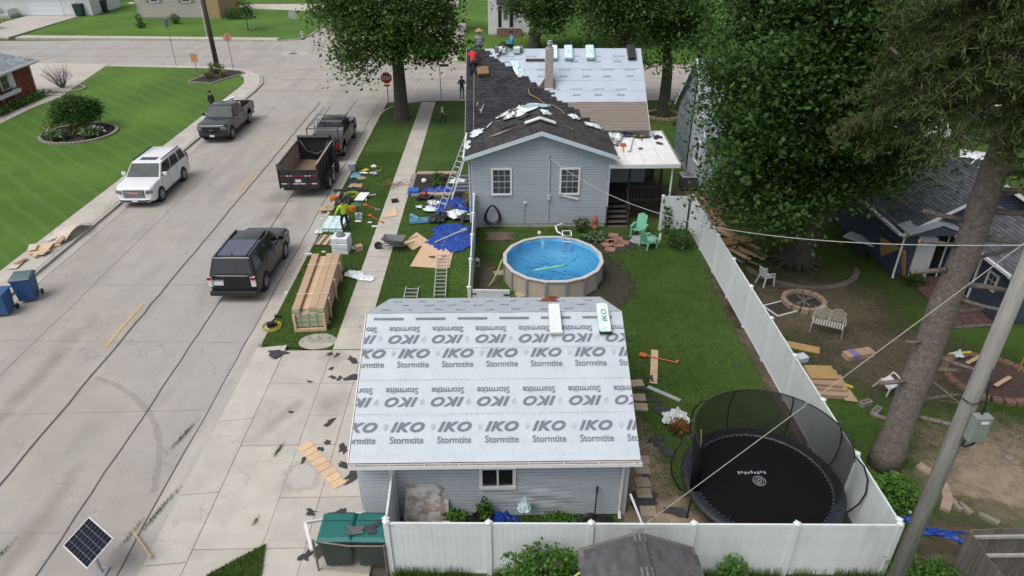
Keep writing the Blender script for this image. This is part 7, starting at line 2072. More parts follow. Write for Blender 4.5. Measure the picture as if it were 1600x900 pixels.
# wrapped stack, bundles and packs on the verge
def bundle_stack(name, label, loc, rz, nx, ny, nz, s, m, cat='stack', gap=.01):
    t = thing(name, label, cat, loc, rz)
    for k in range(nz):
        for j in range(ny):
            for i in range(nx):
                MB().box((0, 0, 0), (s[0] - gap, s[1] - gap, s[2] - gap)).build('bundle', m, t, bevel=.03, loc=((i - (nx - 1) / 2) * s[0] + random.uniform(-.015, .015), (j - (ny - 1) / 2) * s[1] + random.uniform(-.015, .015), (k + .5) * s[2]), rz=random.uniform(-.03, .03))
    return t
x, y_ = -8.48,31.90
bundle_stack('bundle_pallet', 'pallet of pale teal wrapped shingle bundles beside the hi-vis person', (x, y_ + .55, 0), R(-3), 3, 2, 2, (.36, .75, .14), TEALP)
x, y_ = -7.58,29.27
ws = bundle_stack('wrapped_stack', 'white wrapped cube of boxes standing on the verge', (x, y_ + .35, 0), R(-6), 1, 1, 3, (.80, .72, .28), PLASW)
one(MB().lathe([(.2, 0), (.22, .08), (.12, .16)], 12), 'bag', GREYP, 'grey bag on top of the white wrapped cube', 'bag', (x, y_ + .35, .84))
t = thing('wood_pallet', 'flat slatted wooden pallet lying beside the wrapped cube', 'pallet', (-8.48,30.66, .02), R(-8))
for i in range(7): MB().bx(-.55 + i * .16, -.55 + i * .16 + .14, -.55, .55, .08, .10).build('slat', WOOD if i % 2 else OLDWOOD, t)
for y2 in (-.48, 0, .48): MB().bx(-.55, .56, y2 - .04, y2 + .04, 0, .08).build('bearer', OLDWOOD, t)
one(crumple(.42, .4, .3, 8, 3), 'bag', PLASW, 'white plastic bag beside the bundle pallet', 'bag', (-9.15,31.69, 0))
one(MB().box((0, 0, .14), (.34, .3, .26)), 'carton', CARD, 'small open cardboard carton right of the wrapped cube', 'box', (-6.81,29.72, 0), rz=.5)
one(crumple(.3, .22, .2, 6, 5), 'wrapper', PLASW, 'white crumpled wrapper left of the small carton', 'wrapper', (-7.18,29.87, 0))
one(MB().box((0, 0, .05), (.34, .12, .1)), 'block', PLASW, 'small white block on the verge by the black SUV', 'block', (-9.11,29.23, 0), rz=.1)

# packaged siding on the verge
cr = thing('siding_crate', 'long crate of tan cardboard siding cartons on the verge', 'crate', (-7.62, 25.15, 0), R(3.5))
for s_ in (-1, 1):
    e = MB().bx(-.62, .62, s_ * 2.42 - .04, s_ * 2.42 + .04, .0, .14).build('end_beam', WOOD, cr)
    MB().bx(-.62, -.52, s_ * 2.42 - .04, s_ * 2.42 + .04, .14, .78).build('end_post', WOOD, cr); MB().bx(.52, .62, s_ * 2.42 - .04, s_ * 2.42 + .04, .14, .78).build('end_post', WOOD, cr)
ENDL = mat('carton_label', (.32, .42, .30), (.16, .26, .17), rough=.7, scale=9)
for k in range(4):
    for i in range(4):
        if k == 3 and i == 1: continue
        c_ = MB().bx(-.15, .15, -2.36 + (.1 if k == 3 and i == 2 else 0), 2.36, -.1, .1).build('carton', CARD, cr, loc=(-.465 + i * .31, 0, .26 + k * .21), bevel=.008)
        MB().bx(-.12, .12, -2.372 + (.1 if k == 3 and i == 2 else 0), -2.362 + (.1 if k == 3 and i == 2 else 0), -.07, .07).build('end_label', ENDL, c_)
MB().bx(-.30, -.02, -2.1, 2.36, .80, .84).build('carton', WOOD, cr)
for y2 in (-1.2, 1.3): MB().bx(-.64, .64, y2 - .012, y2 + .012, 1.002, 1.010).bx(.632, .642, y2 - .012, y2 + .012, .05, 1.002).build('strap', WHITE, cr)
for y2 in (-1.5, 0, 1.5): MB().bx(.635, .70, y2 - .05, y2 + .05, 0, .95).build('side_stake', WOOD, cr)
for y2 in (-1.9, 1.9): MB().bx(-.66, .66, y2 - .06, y2 + .06, 0, .09).build('bearer', WOOD, cr)
b = MB()
for i in range(5): b.ring((random.uniform(-.05, .05), random.uniform(-.05, .05), .02 + i * .012), .30 + .07 * random.random(), .014, 28, 5)
one(b, 'hose_coil', mat('yellow_hose', (.45, .34, .05), (.36, .27, .04), rough=.6), 'yellow hose coil lying at the end of the verge', 'hose', (-9.11,23.06, 0), smooth=True)
one(MB().box((0, 0, .1), (.3, .18, .18)).tube([(0, 0, .15), (.2, .15, .2)], .04, 6), 'nail_gun', BLACK, 'black power tool inside the yellow hose coil', 'tool', (-9.13,23.10, 0), rz=.5)
one(MB().box((0, 0, .06), (.22, .12, .1)), 'tool', BLACK, 'small dark tool on the grass above the hose coil', 'tool', (-9.05,23.76, 0))
one(crumple(.8, .62, .2, 12, 8), 'plastic_sheet', PLASW, 'crumpled white plastic sheet at the sidewalk edge', 'plastic sheet', (-6.61,27.25, .0), rz=-.3)
one(crumple(.75, .45, .12, 10, 9), 'plastic_sheet', PLASW, 'flat white plastic sheet tail on the sidewalk', 'plastic sheet', (-6.01,26.89, .02), rz=-.25)

# wheelbarrow
wb_ = thing('wheelbarrow', 'grey wheelbarrow standing across the sidewalk edge', 'wheelbarrow', (-5.08,29.76, 0), R(85))
b = MB(); b.add([(-.18, -.30, .32), (.18, -.30, .32), (.18, .22, .32), (-.18, .22, .32), (-.36, -.48, .62), (.36, -.48, .62), (.34, .55, .66), (-.34, .55, .66)], [(3, 2, 1, 0), (0, 1, 5, 4), (1, 2, 6, 5), (2, 3, 7, 6), (3, 0, 4, 7)])
b.build('tray', GREYP, wb_, bevel=.02)
for s_ in (-1, 1):
    MB().tube([(s_ * .30, -1.05, .62), (s_ * .26, -.4, .34), (s_ * .12, .55, .26), (s_ * .06, .78, .2)], .024, 6).build('handle', OLDWOOD, wb_)
    MB().tube([(s_ * .2, -.35, .34), (s_ * .22, -.45, .02), (s_ * .22, -.2, .02), (s_ * .2, -.1, .34)], .016, 5).build('leg', BLACK, wb_)
MB().tube([(-.05, .82, .19), (.05, .82, .19)], .19, 16).build('wheel', TYRE, wb_)
one(MB().tube([(0, 0, .03), (.65, .42, .05)], .025, 6), 'stick', OLDWOOD, 'brown stick lying across the sidewalk by the wheelbarrow', 'stick', (-5.95,30.90, 0))

# clutter round the dump trailer, piece by piece
def buck(label, x, y_, m, r=.15, h=.36, z=0): return one(MB().lathe([(r * .85, 0), (r, h), (r * 1.06, h), (r * 1.06, h + .03), (.02, h + .035)], 16), 'bucket', m, label, 'bucket', (x, y_, z))
buck('grey lidded bucket at the kerb end of the clutter', -9.10,40.65, mat('pale_grey_lid', (.40, .44, .48), (.30, .34, .38), rough=.5), r=.24, h=.42)
one(crumple(.6, .55, .3, 10, 11), 'tarp_bundle', LBLUE, 'light blue bundled tarp by the lidded bucket', 'tarp', (-8.69,39.44, 0))
one(crumple(.7, .35, .14, 8, 12), 'cloth', cloth('dark_blue_cloth', (.02, .03, .07)), 'dark blue cloth below the light blue bundle', 'cloth', (-8.68,38.50, 0))
one(MB().tube([(0, 0, .06), (1.0, -.1, .08)], .022, 6).box((-.02, 0, .06), (.1, .3, .06)), 'broom', ALU, 'pale pole lying right of the light blue bundle', 'pole', (-8.50,39.87, .06))
one(MB().tube([(0, 0, .06), (.9, .55, .07)], .02, 6), 'pole', WOOD, 'wooden pole lying crossed over the pale pole', 'pole', (-8.15,39.64, .1))
one(MB().box((0, 0, .06), (.3, .42, .1)), 'tool_case', mat('yellow_case', (.55, .46, .07), rough=.5), 'yellow tool case near the crossed poles', 'tool case', (-8.28,40.41, 0), rz=-.5)
one(crumple(.32, .26, .16, 7, 14), 'wrapper', PLASW, 'white wrapper right of the yellow case', 'wrapper', (-7.89,41.19, 0))
one(crumple(.5, .4, .2, 8, 15), 'cloth', cloth('purple_grey_cloth', (.10, .09, .16)), 'purple grey cloth at the end of the poles', 'cloth', (-7.65,39.85, 0))
one(crumple(.5, .4, .12, 8, 16), 'carton_flap', CARD, 'tan cardboard flap under the poles', 'cardboard', (-8.31,39.22, 0))
one(MB().box((0, 0, .05), (1.9, .16, .1)), 'plank', DARKWOOD, 'dark plank lying beside the trailer wheels', 'plank', (-8.61,37.30, 0), rz=.08)
one(crumple(.75, .5, .16, 8, 17), 'carton_flap', CARD, 'brown cardboard lying on the dark plank', 'cardboard', (-8.40,37.79, .08))
one(crumple(.85, .8, .5, 10, 18, base=.02), 'black_bag', BLACK, 'black bag heap behind the hi-vis person', 'bag', (-8.68,35.62, 0))
b = MB()
for i in range(4): b.ring((0, 0, .02 + i * .015), .3 + .05 * i, .014, 24, 5)
one(b, 'hose_coil', mat('lime_hose', (.32, .45, .06), rough=.6), 'lime green hose coil beside the black bag', 'hose', (-8.45,36.63, 0), smooth=True)
one(MB().box((0, 0, .12), (.62, .75, .035), rx=R(14), ry=R(-8)), 'panel', WHITE, 'white panel tilted on the grass clutter', 'panel', (-7.74,36.06, .03), rz=-.4)
one(MB().tube([(0, 0, .05), (.15, -.85, .05)], .045, 4), 'white_post', WHITE, 'white post lying right of the tilted panel', 'post', (-7.60,36.52, .02))
one(MB().tube([(0, 0, .05), (.45, .25, .05)], .035, 4), 'white_post', WHITE, 'short white post beyond the tilted panel', 'post', (-7.50,36.33, .02))
one(crumple(.6, .5, .14, 8, 20), 'cloth', mat('green_tarp', (.02, .14, .10), rough=.5), 'dark green tarp right of the orange crate', 'tarp', (-7.90,35.16, 0))
one(MB().box((0, 0, .14), (.48, .38, .26)).bx(-.2, .2, -.15, .15, .27, .28), 'crate', ORNG, 'orange crate behind the hi-vis person', 'crate', (-8.03,34.38, 0), rz=.3)
one(MB().tube([(0, 0, .04), (.75, -.55, .04)], .02, 6).box((0, 0, .04), (.2, .24, .03), rz=-.6), 'shovel', ORNG, 'orange shovel lying near the green tarp', 'shovel', (-7.44,35.15, 0))
one(MB().box((0, 0, .08), (.5, .35, .14)).box((.05, 0, .18), (.2, .35, .05), rz=.3), 'carton_flap', ORNG, 'orange scrap box at the kerb by the trailer', 'box', (-9.25,35.99, 0), rz=.2)
one(crumple(.8, .5, .22, 8, 22), 'carton_flap', CARD, 'brown cardboard sheet lying at the kerb edge', 'cardboard', (-9.41,34.58, .02), rz=.2)
one(MB().box((0, 0, .13), (.36, .3, .24)).box((-.05, 0, .27), (.22, .2, .06)), 'tool_box', mat('white_blue_box', (.55, .58, .62), (.06, .07, .12), rough=.5, scale=5), 'white and dark tool box right of the hi-vis person', 'tool box', (-7.46,33.45, 0), rz=.2)
one(MB().tube([(0, 0, .04), (.75, -.85, .04)], .02, 6).box((-.02, .02, .05), (.26, .14, .06), rz=-.8).box((.75, -.85, .05), (.2, .1, .05), rz=-.8), 'mattock', ORNG, 'orange handled tool on the grass at the sidewalk edge', 'tool', (-6.90,33.69, 0))
for lab, x, y_, s, m in (('white scrap right of the tool box', -7.43,33.05, .2, WHITE), ('teal white scrap near the orange tool', -6.49,32.40, .18, TEALP), ('small white scrap on the verge below the tool', -6.80,32.88, .14, WHITE), ('grey scrap by the sidewalk near the shovel', -6.65,34.53, .22, GREYP), ('white scrap by the kerb left of the pallet', -9.40,33.41, .1, WHITE), ('white scrap on the grass by the wrapped cube', -8.46,29.55, .12, WHITE), ('small white scrap on the grass by the siding crate', -9.23,25.71, .1, WHITE)):
    one(crumple(s * 1.6, s, .05, 5, int(s * 100) + int(x * 7)), 'scrap', m, lab, 'scrap', (x, y_, 0))
b = MB()
for i in range(22):
    a = random.uniform(0, 2 * PI); L = random.uniform(.3, .8); cx, cy = random.gauss(0, .25), random.gauss(0, .25)
    b.tube([(cx, cy, random.uniform(.02, .15)), (cx + L * math.cos(a), cy + L * math.sin(a), random.uniform(.02, .25))], .014, 4)
o = one(b, 'brush_pile', mat('dead_twigs', (.24, .17, .10), (.15, .10, .06), rough=.9), 'small heap of dead twigs on the verge by the sidewalk', 'twig heap', (-6.42,37.96, 0)); o['kind'] = 'stuff'
one(MB().box((0, 0, .08), (.35, .26, .14)), 'box', BLACK, 'small dark box on the sidewalk', 'box', (-5.85,35.57, .02), rz=.3)

# blue tarp heap between sidewalk and house
for lab, x, y_, w, d_, a, sd_ in (('blue tarp spread at the foot of the house, near part', -2.44,30.98, 2.1, 2.8, .22, 30), ('blue tarp heap in the middle by the extension ladder', -2.59,34.72, 2.2, 2.6, .34, 31), ('blue tarp strip at the far end by the mulch bed', -3.39,37.21, 1.8, 1.2, .22, 32)):
    one(crumple(w, d_, a, 18, sd_, ragged=.2), 'blue_tarp', BTARP, lab, 'tarp', (x, y_, 0), rz=.1)
mw = thing('lawn_mower', 'red and black push mower beside the tarp heap', 'mower', (-4.23,35.91, 0), R(70))
MB().box((0, 0, .18), (.5, .7, .16)).build('deck', BLACK, mw, bevel=.04); MB().lathe([(.16, .26), (.18, .4), (.1, .48)], 12).build('engine', mat('red_engine', (.30, .03, .02), rough=.4), mw)
for s_ in (-1, 1):
    for y2 in (-.3, .3): MB().tube([(s_ * .24, y2, .11), (s_ * .31, y2, .11)], .11, 12).build('wheel', TYRE, mw)
MB().tube([(-.2, -.35, .25), (-.2, -.95, .85), (.2, -.95, .85), (.2, -.35, .25)], .014, 6).build('handle', METAL, mw)
one(MB().box((0, 0, .16), (.62, .5, .3)), 'blue_tub', mat('bright_blue_tub', (.03, .13, .40), rough=.5), 'bright blue tub on the grass by the sidewalk', 'tub', (-4.92,36.76, 0), bevel=.04)
sl2 = thing('toy_slide', 'light blue plastic slide lying on the grass', 'slide', (-4.73,32.76, 0), R(8))
MB().bx(0, 1.25, -.16, .16, .06, .12).build('chute', LBLUE, sl2); MB().bx(0, 1.25, -.18, -.14, .06, .22).build('side', LBLUE, sl2); MB().bx(0, 1.25, .14, .18, .06, .22).build('side', LBLUE, sl2); MB().box((.28, .35, .2), (.12, .7, .12), rz=.6).build('step_rail', LBLUE, sl2)
for i, (lab, x, y_, w, d_, a, m) in enumerate((('white torn wrap in the tarp heap by the ladder foot', -2.35,33.45, 1.1, .8, .35, PLASW), ('black plastic heap at the ladder foot', -3.16,33.06, 1.2, .7, .35, BLACK), ('grey sheet metal piece on the tarp heap', -3.65,35.00, .7, .6, .2, ALU), ('dark roofing felt roll end by the house corner', -1.90,33.03, .9, .8, .3, TORN), ('white scrap wrap left of the ladder', -3.76,34.22, .6, .5, .2, PLASW), ('white wrap beside the mulch bed edge', -2.53,38.29, .8, .5, .2, PLASW), ('dark scrap heap on the far tarp', -2.38,36.06, .9, .7, .25, BLACK), ('small teal scrap near the slide', -4.41,34.58, .3, .3, .08, TEALP), ('torn black underlay near the tarp edge', -2.63,34.12, .9, .5, .22, TORN))):
    one(crumple(w, d_, a, 10, 50 + i, ragged=.35), 'debris', m, lab, 'debris', (x, y_, .12), rz=i * .7)
one(MB().tube([(0, 0, .15), (1.35, .95, .35)], .04, 5).box((1.4, .98, .36), (.25, .12, .1), rz=.6), 'pole', ALU, 'long pale pole lying from the sheathing onto the tarp', 'pole', (-3.24,30.21, .0))
mb_ = thing('mulch_bed', 'dark mulch bed with plants and plank edging beside the house', 'flower bed', (-4.0, 38.2, 0))
MB().bx(-1.0, .9, -1.5, 1.6, 0, .05).build('mulch', MULCHS, mb_)
for y2 in (-1.62, 1.72): MB().bx(-1.05, 1.3, y2 - .2, y2 + .2, 0, .10).build('edging_plank', mat('pinkish_slab', (.36, .28, .24), (.28, .22, .19), rough=.9, scale=3) if y2 < 0 else bpy.data.materials['pinkish_slab'], mb_)
for i in range(9): MB().box((-1.2, -1.4 + i * .36, .04), (.3, .3, .1), rz=random.uniform(-.3, .3)).build('edging_stone', STONE, mb_, bevel=.03)
for i in range(5): MB().bx(1.3, 2.3, -1.3 + i * .5, -1.0 + i * .5, .02 + i * .03, .10 + i * .03).build('grey_tread', mat('grey_tread', (.14, .15, .17), (.10, .105, .12), rough=.9) if i == 0 else bpy.data.materials['grey_tread'], mb_)
bush('hosta', 'round hosta at the front of the mulch bed by the house', (-3.7, 37.7, .04), (.42, .4, .2), 190, .16, LEAF_C, cat='plant')
bush('hosta', 'round hosta at the back of the mulch bed by the house', (-3.7, 38.8, .04), (.42, .4, .2), 190, .16, LEAF_C, cat='plant')
one(MB().ell((0, 0, .12), (.16, .16, .14)), 'rock', WHITE, 'white rock in the mulch bed', 'rock', (-4.5, 38.4, .04))
bush('dry_plant', 'dry brown plant stems at the house corner by the fence', (-1.75, 34.6, 0), (.3, .5, .5), 200, .12, leaf_mat('dry_leaves', (.26, .20, .07), (.10, .12, .03)), cat='plant')

# roof clutter
def on_main(x, k, h=.06): p = mp2(x - 1.97, k * ML, h); return (p.x + 1.97, p.y + 32.25, p.z)
for lab, x, m in (('white shingle bundle on the ridge next to the chimney', 3.0, PLASW), ('white shingle bundle on the ridge, second from the chimney', 3.85, TEALP), ('white and green bundle on the ridge, third from the chimney', 5.05, TEALP), ('black bundle at the right end of the ridge', 7.36, BLACK)):
    one(MB().box((0, 0, .11), (.46, .95, .2)).box((0, -.42, .12), (.47, .12, .1)), 'shingle_bundle', m, lab, 'bundle', on_main(x, .93), rot=(math.atan2(mu.z, mu.y), 0, random.uniform(-.05, .05)), bevel=.04)
for i, x in enumerate((.15, .95)):
    one(MB().box((0, 0, .14), (.36, .4, .26)), 'carton', PLASW, ('white carton left of the turquoise roofer' if i == 0 else 'white carton under the turquoise roofer'), 'box', on_main(x, .955), rot=(R(8), 0, 0))
one(MB().tube([(0, 0, .07), (1.05, 0, .07)], .06, 10), 'felt_roll', mat('brown_roll', (.10, .075, .06), rough=.8), 'dark roll lying left of the chimney', 'roll', on_main(1.45, .84))
one(crumple(.55, 1.1, .15, 8, 61), 'wrapper', TEALP, 'torn teal white wrapper on the underlayment left of the chimney', 'wrapper', on_main(1.0, .74), rot=(math.atan2(mu.z, mu.y), 0, .5))
one(MB().box((0, 0, .12), (.62, .5, .2)), 'shingle_pack', mat('brown_pack', (.26, .16, .08), (.18, .11, .06), rough=.85), 'brown cardboard pack beside the red roofer', 'cardboard', on_main(-.95, .69, .1), rot=(math.atan2(mu.z, mu.y), 0, .25))
ROPE = mat('orange_rope', (.42, .26, .09), (.34, .2, .07), rough=.8)
P = [Vector(on_main(-1.4, .68 - i * .0523, .12)) for i in range(14)]
tag(MB().tube(P, .016, 5).build('safety_rope', mat('pale_rope', (.36, .29, .25), rough=.8), None), 'thin rope running straight down the dark shingles from the red roofer', 'rope')
P = [Vector(on_main(x, k, .12)) for x, k in ((1.55, .48), (1.6, .42), (2.1, .36), (2.4, .30), (2.9, .28), (3.3, .22), (3.6, .13), (3.9, .08))]
tag(MB().tube(P, .024, 6).build('air_hose', ROPE, None, smooth=True), 'orange air hose snaking down from the chimney', 'hose')
def on_wing(x, y_, h=.05):
    z = 5.09 - abs(x - 1.97) / 3.68 * 1.25; return (x, y_, z + h)
PW2 = math.atan2(1.25, 3.68)
for i, (lab, x, y_, w, d_, a, m) in enumerate((('heap of torn white and dark underlayment on the left wing slope', .95, 36.0, 1.7, 1.2, .35, mat('torn_white_dark', (.62, .66, .66), (.05, .05, .05), rough=.7, scale=3, contrast=(.42, .52))), ('light blue foam sheet on the wing ridge', 1.9, 36.2, 1.1, .7, .12, mat('pale_blue_foam', (.30, .44, .54), rough=.6)), ('pale blue scrap right of the wing ridge', 2.35, 35.2, .5, .7, .16, TEALP), ('white rag in the right roof valley', 3.9, 36.2, .6, .6, .2, PLASW), ('white rag lower in the right roof valley', 4.9, 35.7, .8, .4, .2, PLASW), ('dark felt scrap on the wing ridge', 1.3, 35.0, .7, .4, .14, TORN), ('dark felt scrap left of the chevron vent', .35, 34.3, .6, .3, .08, TORN), ('white rags at the lower left eave by the ladder', -1.2, 34.9, .6, .9, .2, PLASW), ('white rag hanging off the left gutter', -1.65, 33.4, .3, 1.0, .15, PLASW), ('brown felt remnant on the left wing slope', 0.0, 33.6, .9, .25, .05, DECK), ('white rag at the top of the right valley', 3.4, 37.3, .5, .4, .16, PLASW))):
    one(crumple(w, d_, a, 10, 70 + i, ragged=.35), 'debris', m, lab, 'debris', on_wing(x, y_), rot=(0, -PW2 if x < 1.97 else PW2, 0) if abs(x - 1.97) > .3 else (0, 0, 0))
cv = thing('ridge_vent', 'white chevron shaped ridge vent piece near the wing gable peak', 'vent', (1.97, 33.5, 5.14))
MB().box((-.38, 0, .02), (.80, .30, .05), ry=-PW2).build('left_leaf', WHITE, cv); MB().box((.38, 0, .02), (.80, .30, .05), ry=PW2).build('right_leaf', WHITE, cv)
one(MB().box((0, 0, .03), (.06, 1.3, .04)), 'wood_strip', OLDWOOD, 'grey wood strip on the right wing slope', 'strip', on_wing(3.3, 33.9), rot=(0, PW2, .55))
one(MB().box((0, 0, .03), (.07, .9, .03)), 'white_strip', WHITE, 'thin white strip on the left wing slope', 'strip', on_wing(-.55, 35.6), rot=(0, -PW2, -.25))
for i, (lab, x, y_, w, d_, a, m) in enumerate((('white torn wrap heap at the back of the porch roof', 6.0, 36.1, 1.3, 1.1, .35, PLASW), ('dark blue cloth in the porch roof rubbish', 6.7, 36.3, 1.1, .8, .3, cloth('navy_cloth', (.05, .08, .16))), ('black felt on the porch roof rubbish', 6.9, 36.8, 1.3, .5, .25, TORN), ('tan cardboard on the porch roof rubbish', 7.5, 36.3, 1.0, .5, .2, mat('tan_flap', (.30, .21, .12), rough=.8)), ('grey scraps at the left edge of the porch roof', 5.8, 35.2, .9, .9, .2, mat('mixed_grey_scrap', (.45, .46, .47), (.05, .05, .05), rough=.8, scale=5, contrast=(.42, .52))), ('black scrap near the right porch gutter', 8.35, 35.8, .35, .4, .12, BLACK), ('small dark scrap on the right of the porch roof', 8.3, 34.9, .35, .2, .06, TORN), ('small dark scrap in the middle of the porch roof', 7.2, 34.2, .2, .15, .04, TORN), ('grey scrap behind the white bar on the porch roof', 7.6, 35.8, .7, .25, .06, TORN))):
    one(crumple(w, d_, a, 10, 90 + i, ragged=.35), 'debris', m, lab, 'debris', (x, y_, 3.36 + (y_ - 32.2) * .047), rz=i * .4)
one(MB().box((0, 0, .06), (.14, 2.0, .08)), 'white_bar', WHITE, 'white bar lying on the porch roof', 'bar', (6.75, 34.7, 3.47), rz=R(-14))
one(MB().tube([(0, 0, .05), (-.12, -.9, .05)], .025, 6).box((.02, .1, .06), (.28, .3, .05)), 'shovel', mat('red_orange_tool', (.50, .10, .04), rough=.5), 'orange red shovel on the porch roof', 'shovel', (6.35, 34.6, 3.46))
# bundles on the garage roof
for lab, x, k in (('white shingle bundle on the garage roof near the ridge', 1.52, .93), ('white and green shingle bundle at the right of the garage ridge', 2.91, .93)):
    t = thing('shingle_bundle', lab, 'bundle', (0, 0, 0)); p = rp(x + .25, k * SL, .03) + Vector((-.25, 17.0, 0)); t.location = p; t.rotation_euler = (math.atan2(su.z, su.y), 0, R(random.uniform(-3, 3)))
    MB().box((0, 0, .10), (.34, .98, .18)).build('pack', TEALP if 'green' in lab else PLASW, t, bevel=.04); MB().box((.01, .03, .195), (.28, .80, .006)).build('wrap_panel', PLASW, t)
    me = print_mesh('IKO', 1, .02, .2, .42, .14); me.materials.append(mat('green_print', (.02, .22, .14), rough=.6) if 'green_print' not in bpy.data.materials else bpy.data.materials['green_print'])
    if 'green' in lab: inst('print', me, t, (.01, .05, .201), (0, 0, R(90)))
    MB().box((0, -.46, .11), (.35, .08, .12)).build('torn_end', BLACK if 'green' in lab else PLASW, t)
p = Vector((1.55, 17.0 + 2.6, 3.2))
one(crumple(.5, .4, .25, 8, 101, ragged=.4), 'leaf_clump', mat('rusty_clump', (.22, .07, .035), (.10, .05, .035), rough=.9, scale=6), 'rust brown clump on the far slope of the garage roof', 'debris', (1.6, 19.7, 3.08))

# behind the foreground fence
cb2 = thing('cracked_board', 'water stained white board leaning against the garage wall behind the fence', 'board', (-2.1, 13.1, 0))
b = MB(); b.slab([(-.6, -.05, .02), (.62, -.05, .02), (.62, .22, .75), (.35, .24, .9), (.5, .26, 1.15), (.3, .27, 1.3), (-.5, .27, 1.28)], .02); b.build('panel', mat('stained_white', (.52, .52, .52), (.30, .22, .17), rough=.85, scale=3, detail=9, contrast=(.40, .55)), cb2)
MB().slab([(-.05, -.6, .02), (.70, -.6, .02), (.70, -.35, .55), (.2, -.35, .6), (-.05, -.35, .42)], .02).build('broken_corner', bpy.data.materials['stained_white'], cb2)
one(crumple(.9, .5, .55, 9, 111), 'blue_tarp', BTARP, 'blue tarp bunched behind the fence under the garage window', 'tarp', (-.05, 13.0, .0))
one(crumple(.45, .4, .6, 8, 112), 'black_bag', BLACK, 'black bag behind the fence left of the blue tarp', 'bag', (-.75, 13.0, .0))
one(crumple(1.2, .5, .55, 9, 113), 'black_bag', BLACK, 'black plastic heap behind the fence near the downspout', 'bag', (2.3, 12.95, .0))
one(crumple(.35, .3, .5, 8, 114), 'teal_bag', TEALP, 'teal white bag on a stand against the warped siding', 'bag', (.55, 13.05, .55))
one(MB().tube([(-.15, 0, 0), (0, 0, .7), (.15, 0, 0)], .012, 5).tube([(0, .15, 0), (0, 0, .7)], .012, 5), 'wire_stand', METAL, 'thin metal stand under the teal bag', 'stand', (.55, 13.0, 0))
one(MB().tube([(0, 0, 0), (.05, .25, 1.0)], .02, 6).tube([(.05, .25, 1.0), (.06, .26, 1.2)], .03, 6), 'garden_tool', BLACK, 'dark tool handle leaning on the garage wall near the downspout', 'tool', (2.45, 13.0, 0))
ch_ = thing('folding_chair', 'grey folded metal chair leaning behind the fence corner', 'chair', (-2.62, 12.5, 0), R(20))
MB().tube([(0, -.2, 0), (.1, -.15, .9), (.1, .15, .9), (0, .2, 0)], .014, 6).build('frame', METAL, ch_); MB().tube([(.25, -.18, 0), (0, -.16, .6)], .012, 6).build('leg', METAL, ch_); MB().tube([(.25, .18, 0), (0, .16, .6)], .012, 6).build('leg', METAL, ch_)

# pavers by the garage and pool
PAV = mat('tan_paver', (.36, .30, .23), (.27, .22, .17), rough=.9, scale=6, rnd=.15); PAVR = mat('terracotta_paver', (.30, .17, .12), (.22, .125, .09), rough=.9, scale=6, rnd=.2)
ORD = ('first', 'second', 'third', 'fourth', 'fifth', 'sixth', 'seventh', 'eighth', 'ninth', 'tenth', 'eleventh', 'twelfth', 'thirteenth', 'fourteenth')
for i, (x, y_) in enumerate(((3.97,13.46), (3.97,14.12), (4.00,14.53), (4.08,15.05), (4.15,15.44), (4.57,17.91), (4.59,18.41), (4.66,19.19))):
    one(MB().box((0, 0, .02), (.44, .36, .07)), 'paver', PAV, ORD[i] + ' square tan paver from the fence, right of the garage', 'paver', (x + .05, y_, 0), rz=random.uniform(-.1, .1), group='pavers beside the garage', bevel=.01)
for i, (x, y_) in enumerate(((5.49,31.06), (5.66,30.69), (5.18,30.42), (5.38,30.27), (5.91,30.26), (5.04,30.07), (5.59,29.99), (5.12,29.52))):
    one(MB().box((0, 0, .03), (.48, .40, .07)), 'paver', PAVR, ORD[i] + ' reddish paver counted from the porch steps to the pool', 'paver', (x + .1, y_, .01), rz=random.uniform(-.4, .4), group='pavers between pool and porch', bevel=.01)
for lab, (x, y_) in (('tan paver lying by the pool near the gate', (0.85,25.32)), ('tan paver left of the pool under the hose', (-0.10,27.25))):
    one(MB().box((0, 0, .03), (.5, .4, .07)), 'paver', PAV, lab, 'paver', (x, y_, .01), rz=.3)
one(crumple(1.3, 1.0, .06, 8, 120), 'grey_mat', mat('grey_mat', (.28, .29, .31), (.2, .2, .22), rough=.9), 'grey mat under the two green chairs', 'mat', (7.05, 30.6, .015))
GRN = mat('mint_plastic', (.17, .44, .30), (.14, .38, .26), rough=.5)
def adirondack(label, x, y_, rz):
    t = thing('garden_chair', label, 'chair', (x, y_, 0), rz)
    MB().box((0, .02, .34), (.52, .56, .04), rx=R(14)).build('seat', GRN, t, bevel=.01)
    for i in range(5): MB().box((-.2 + i * .1, -.36, .68 - .02 * abs(i - 2)), (.09, .03, .80 - .05 * abs(i - 2)), rx=R(20)).build('back_slat', GRN, t)
    for s_ in (-1, 1):
        MB().box((s_ * .32, .0, .56), (.12, .66, .03)).build('arm', GRN, t, bevel=.01)
        MB().box((s_ * .29, .28, .28), (.05, .08, .56)).build('leg', GRN, t); MB().box((s_ * .29, -.28, .27), (.05, .08, .54), rx=R(-12)).build('leg', GRN, t)
    return t
adirondack('mint green garden chair nearer the porch steps', 6.85, 31.1, R(150)); adirondack('mint green garden chair nearer the lawn', 7.1, 29.8, R(-60))
def lantern(label, x, y_, z=0): 
    t = thing('lantern', label, 'lantern', (x, y_, z)); MB().box((0, 0, .15), (.17, .17, .3)).build('body', WHITE, t); MB().lathe([(.14, .3), (.03, .42)], 4).build('roof', WHITE, t); MB().box((0, -.088, .16), (.10, .006, .18)).build('pane', GLASS_D, t); return t
lantern('white lantern on the soil by the edge-on fence', -1.10,28.06); lantern('white lantern near the house corner', -1.03,33.18)
one(MB().ell((0, 0, .1), (.1, .1, .12)), 'garden_light', WHITE, 'round white garden light on the grass behind the pool', 'garden light', (1.92,31.27, 0))
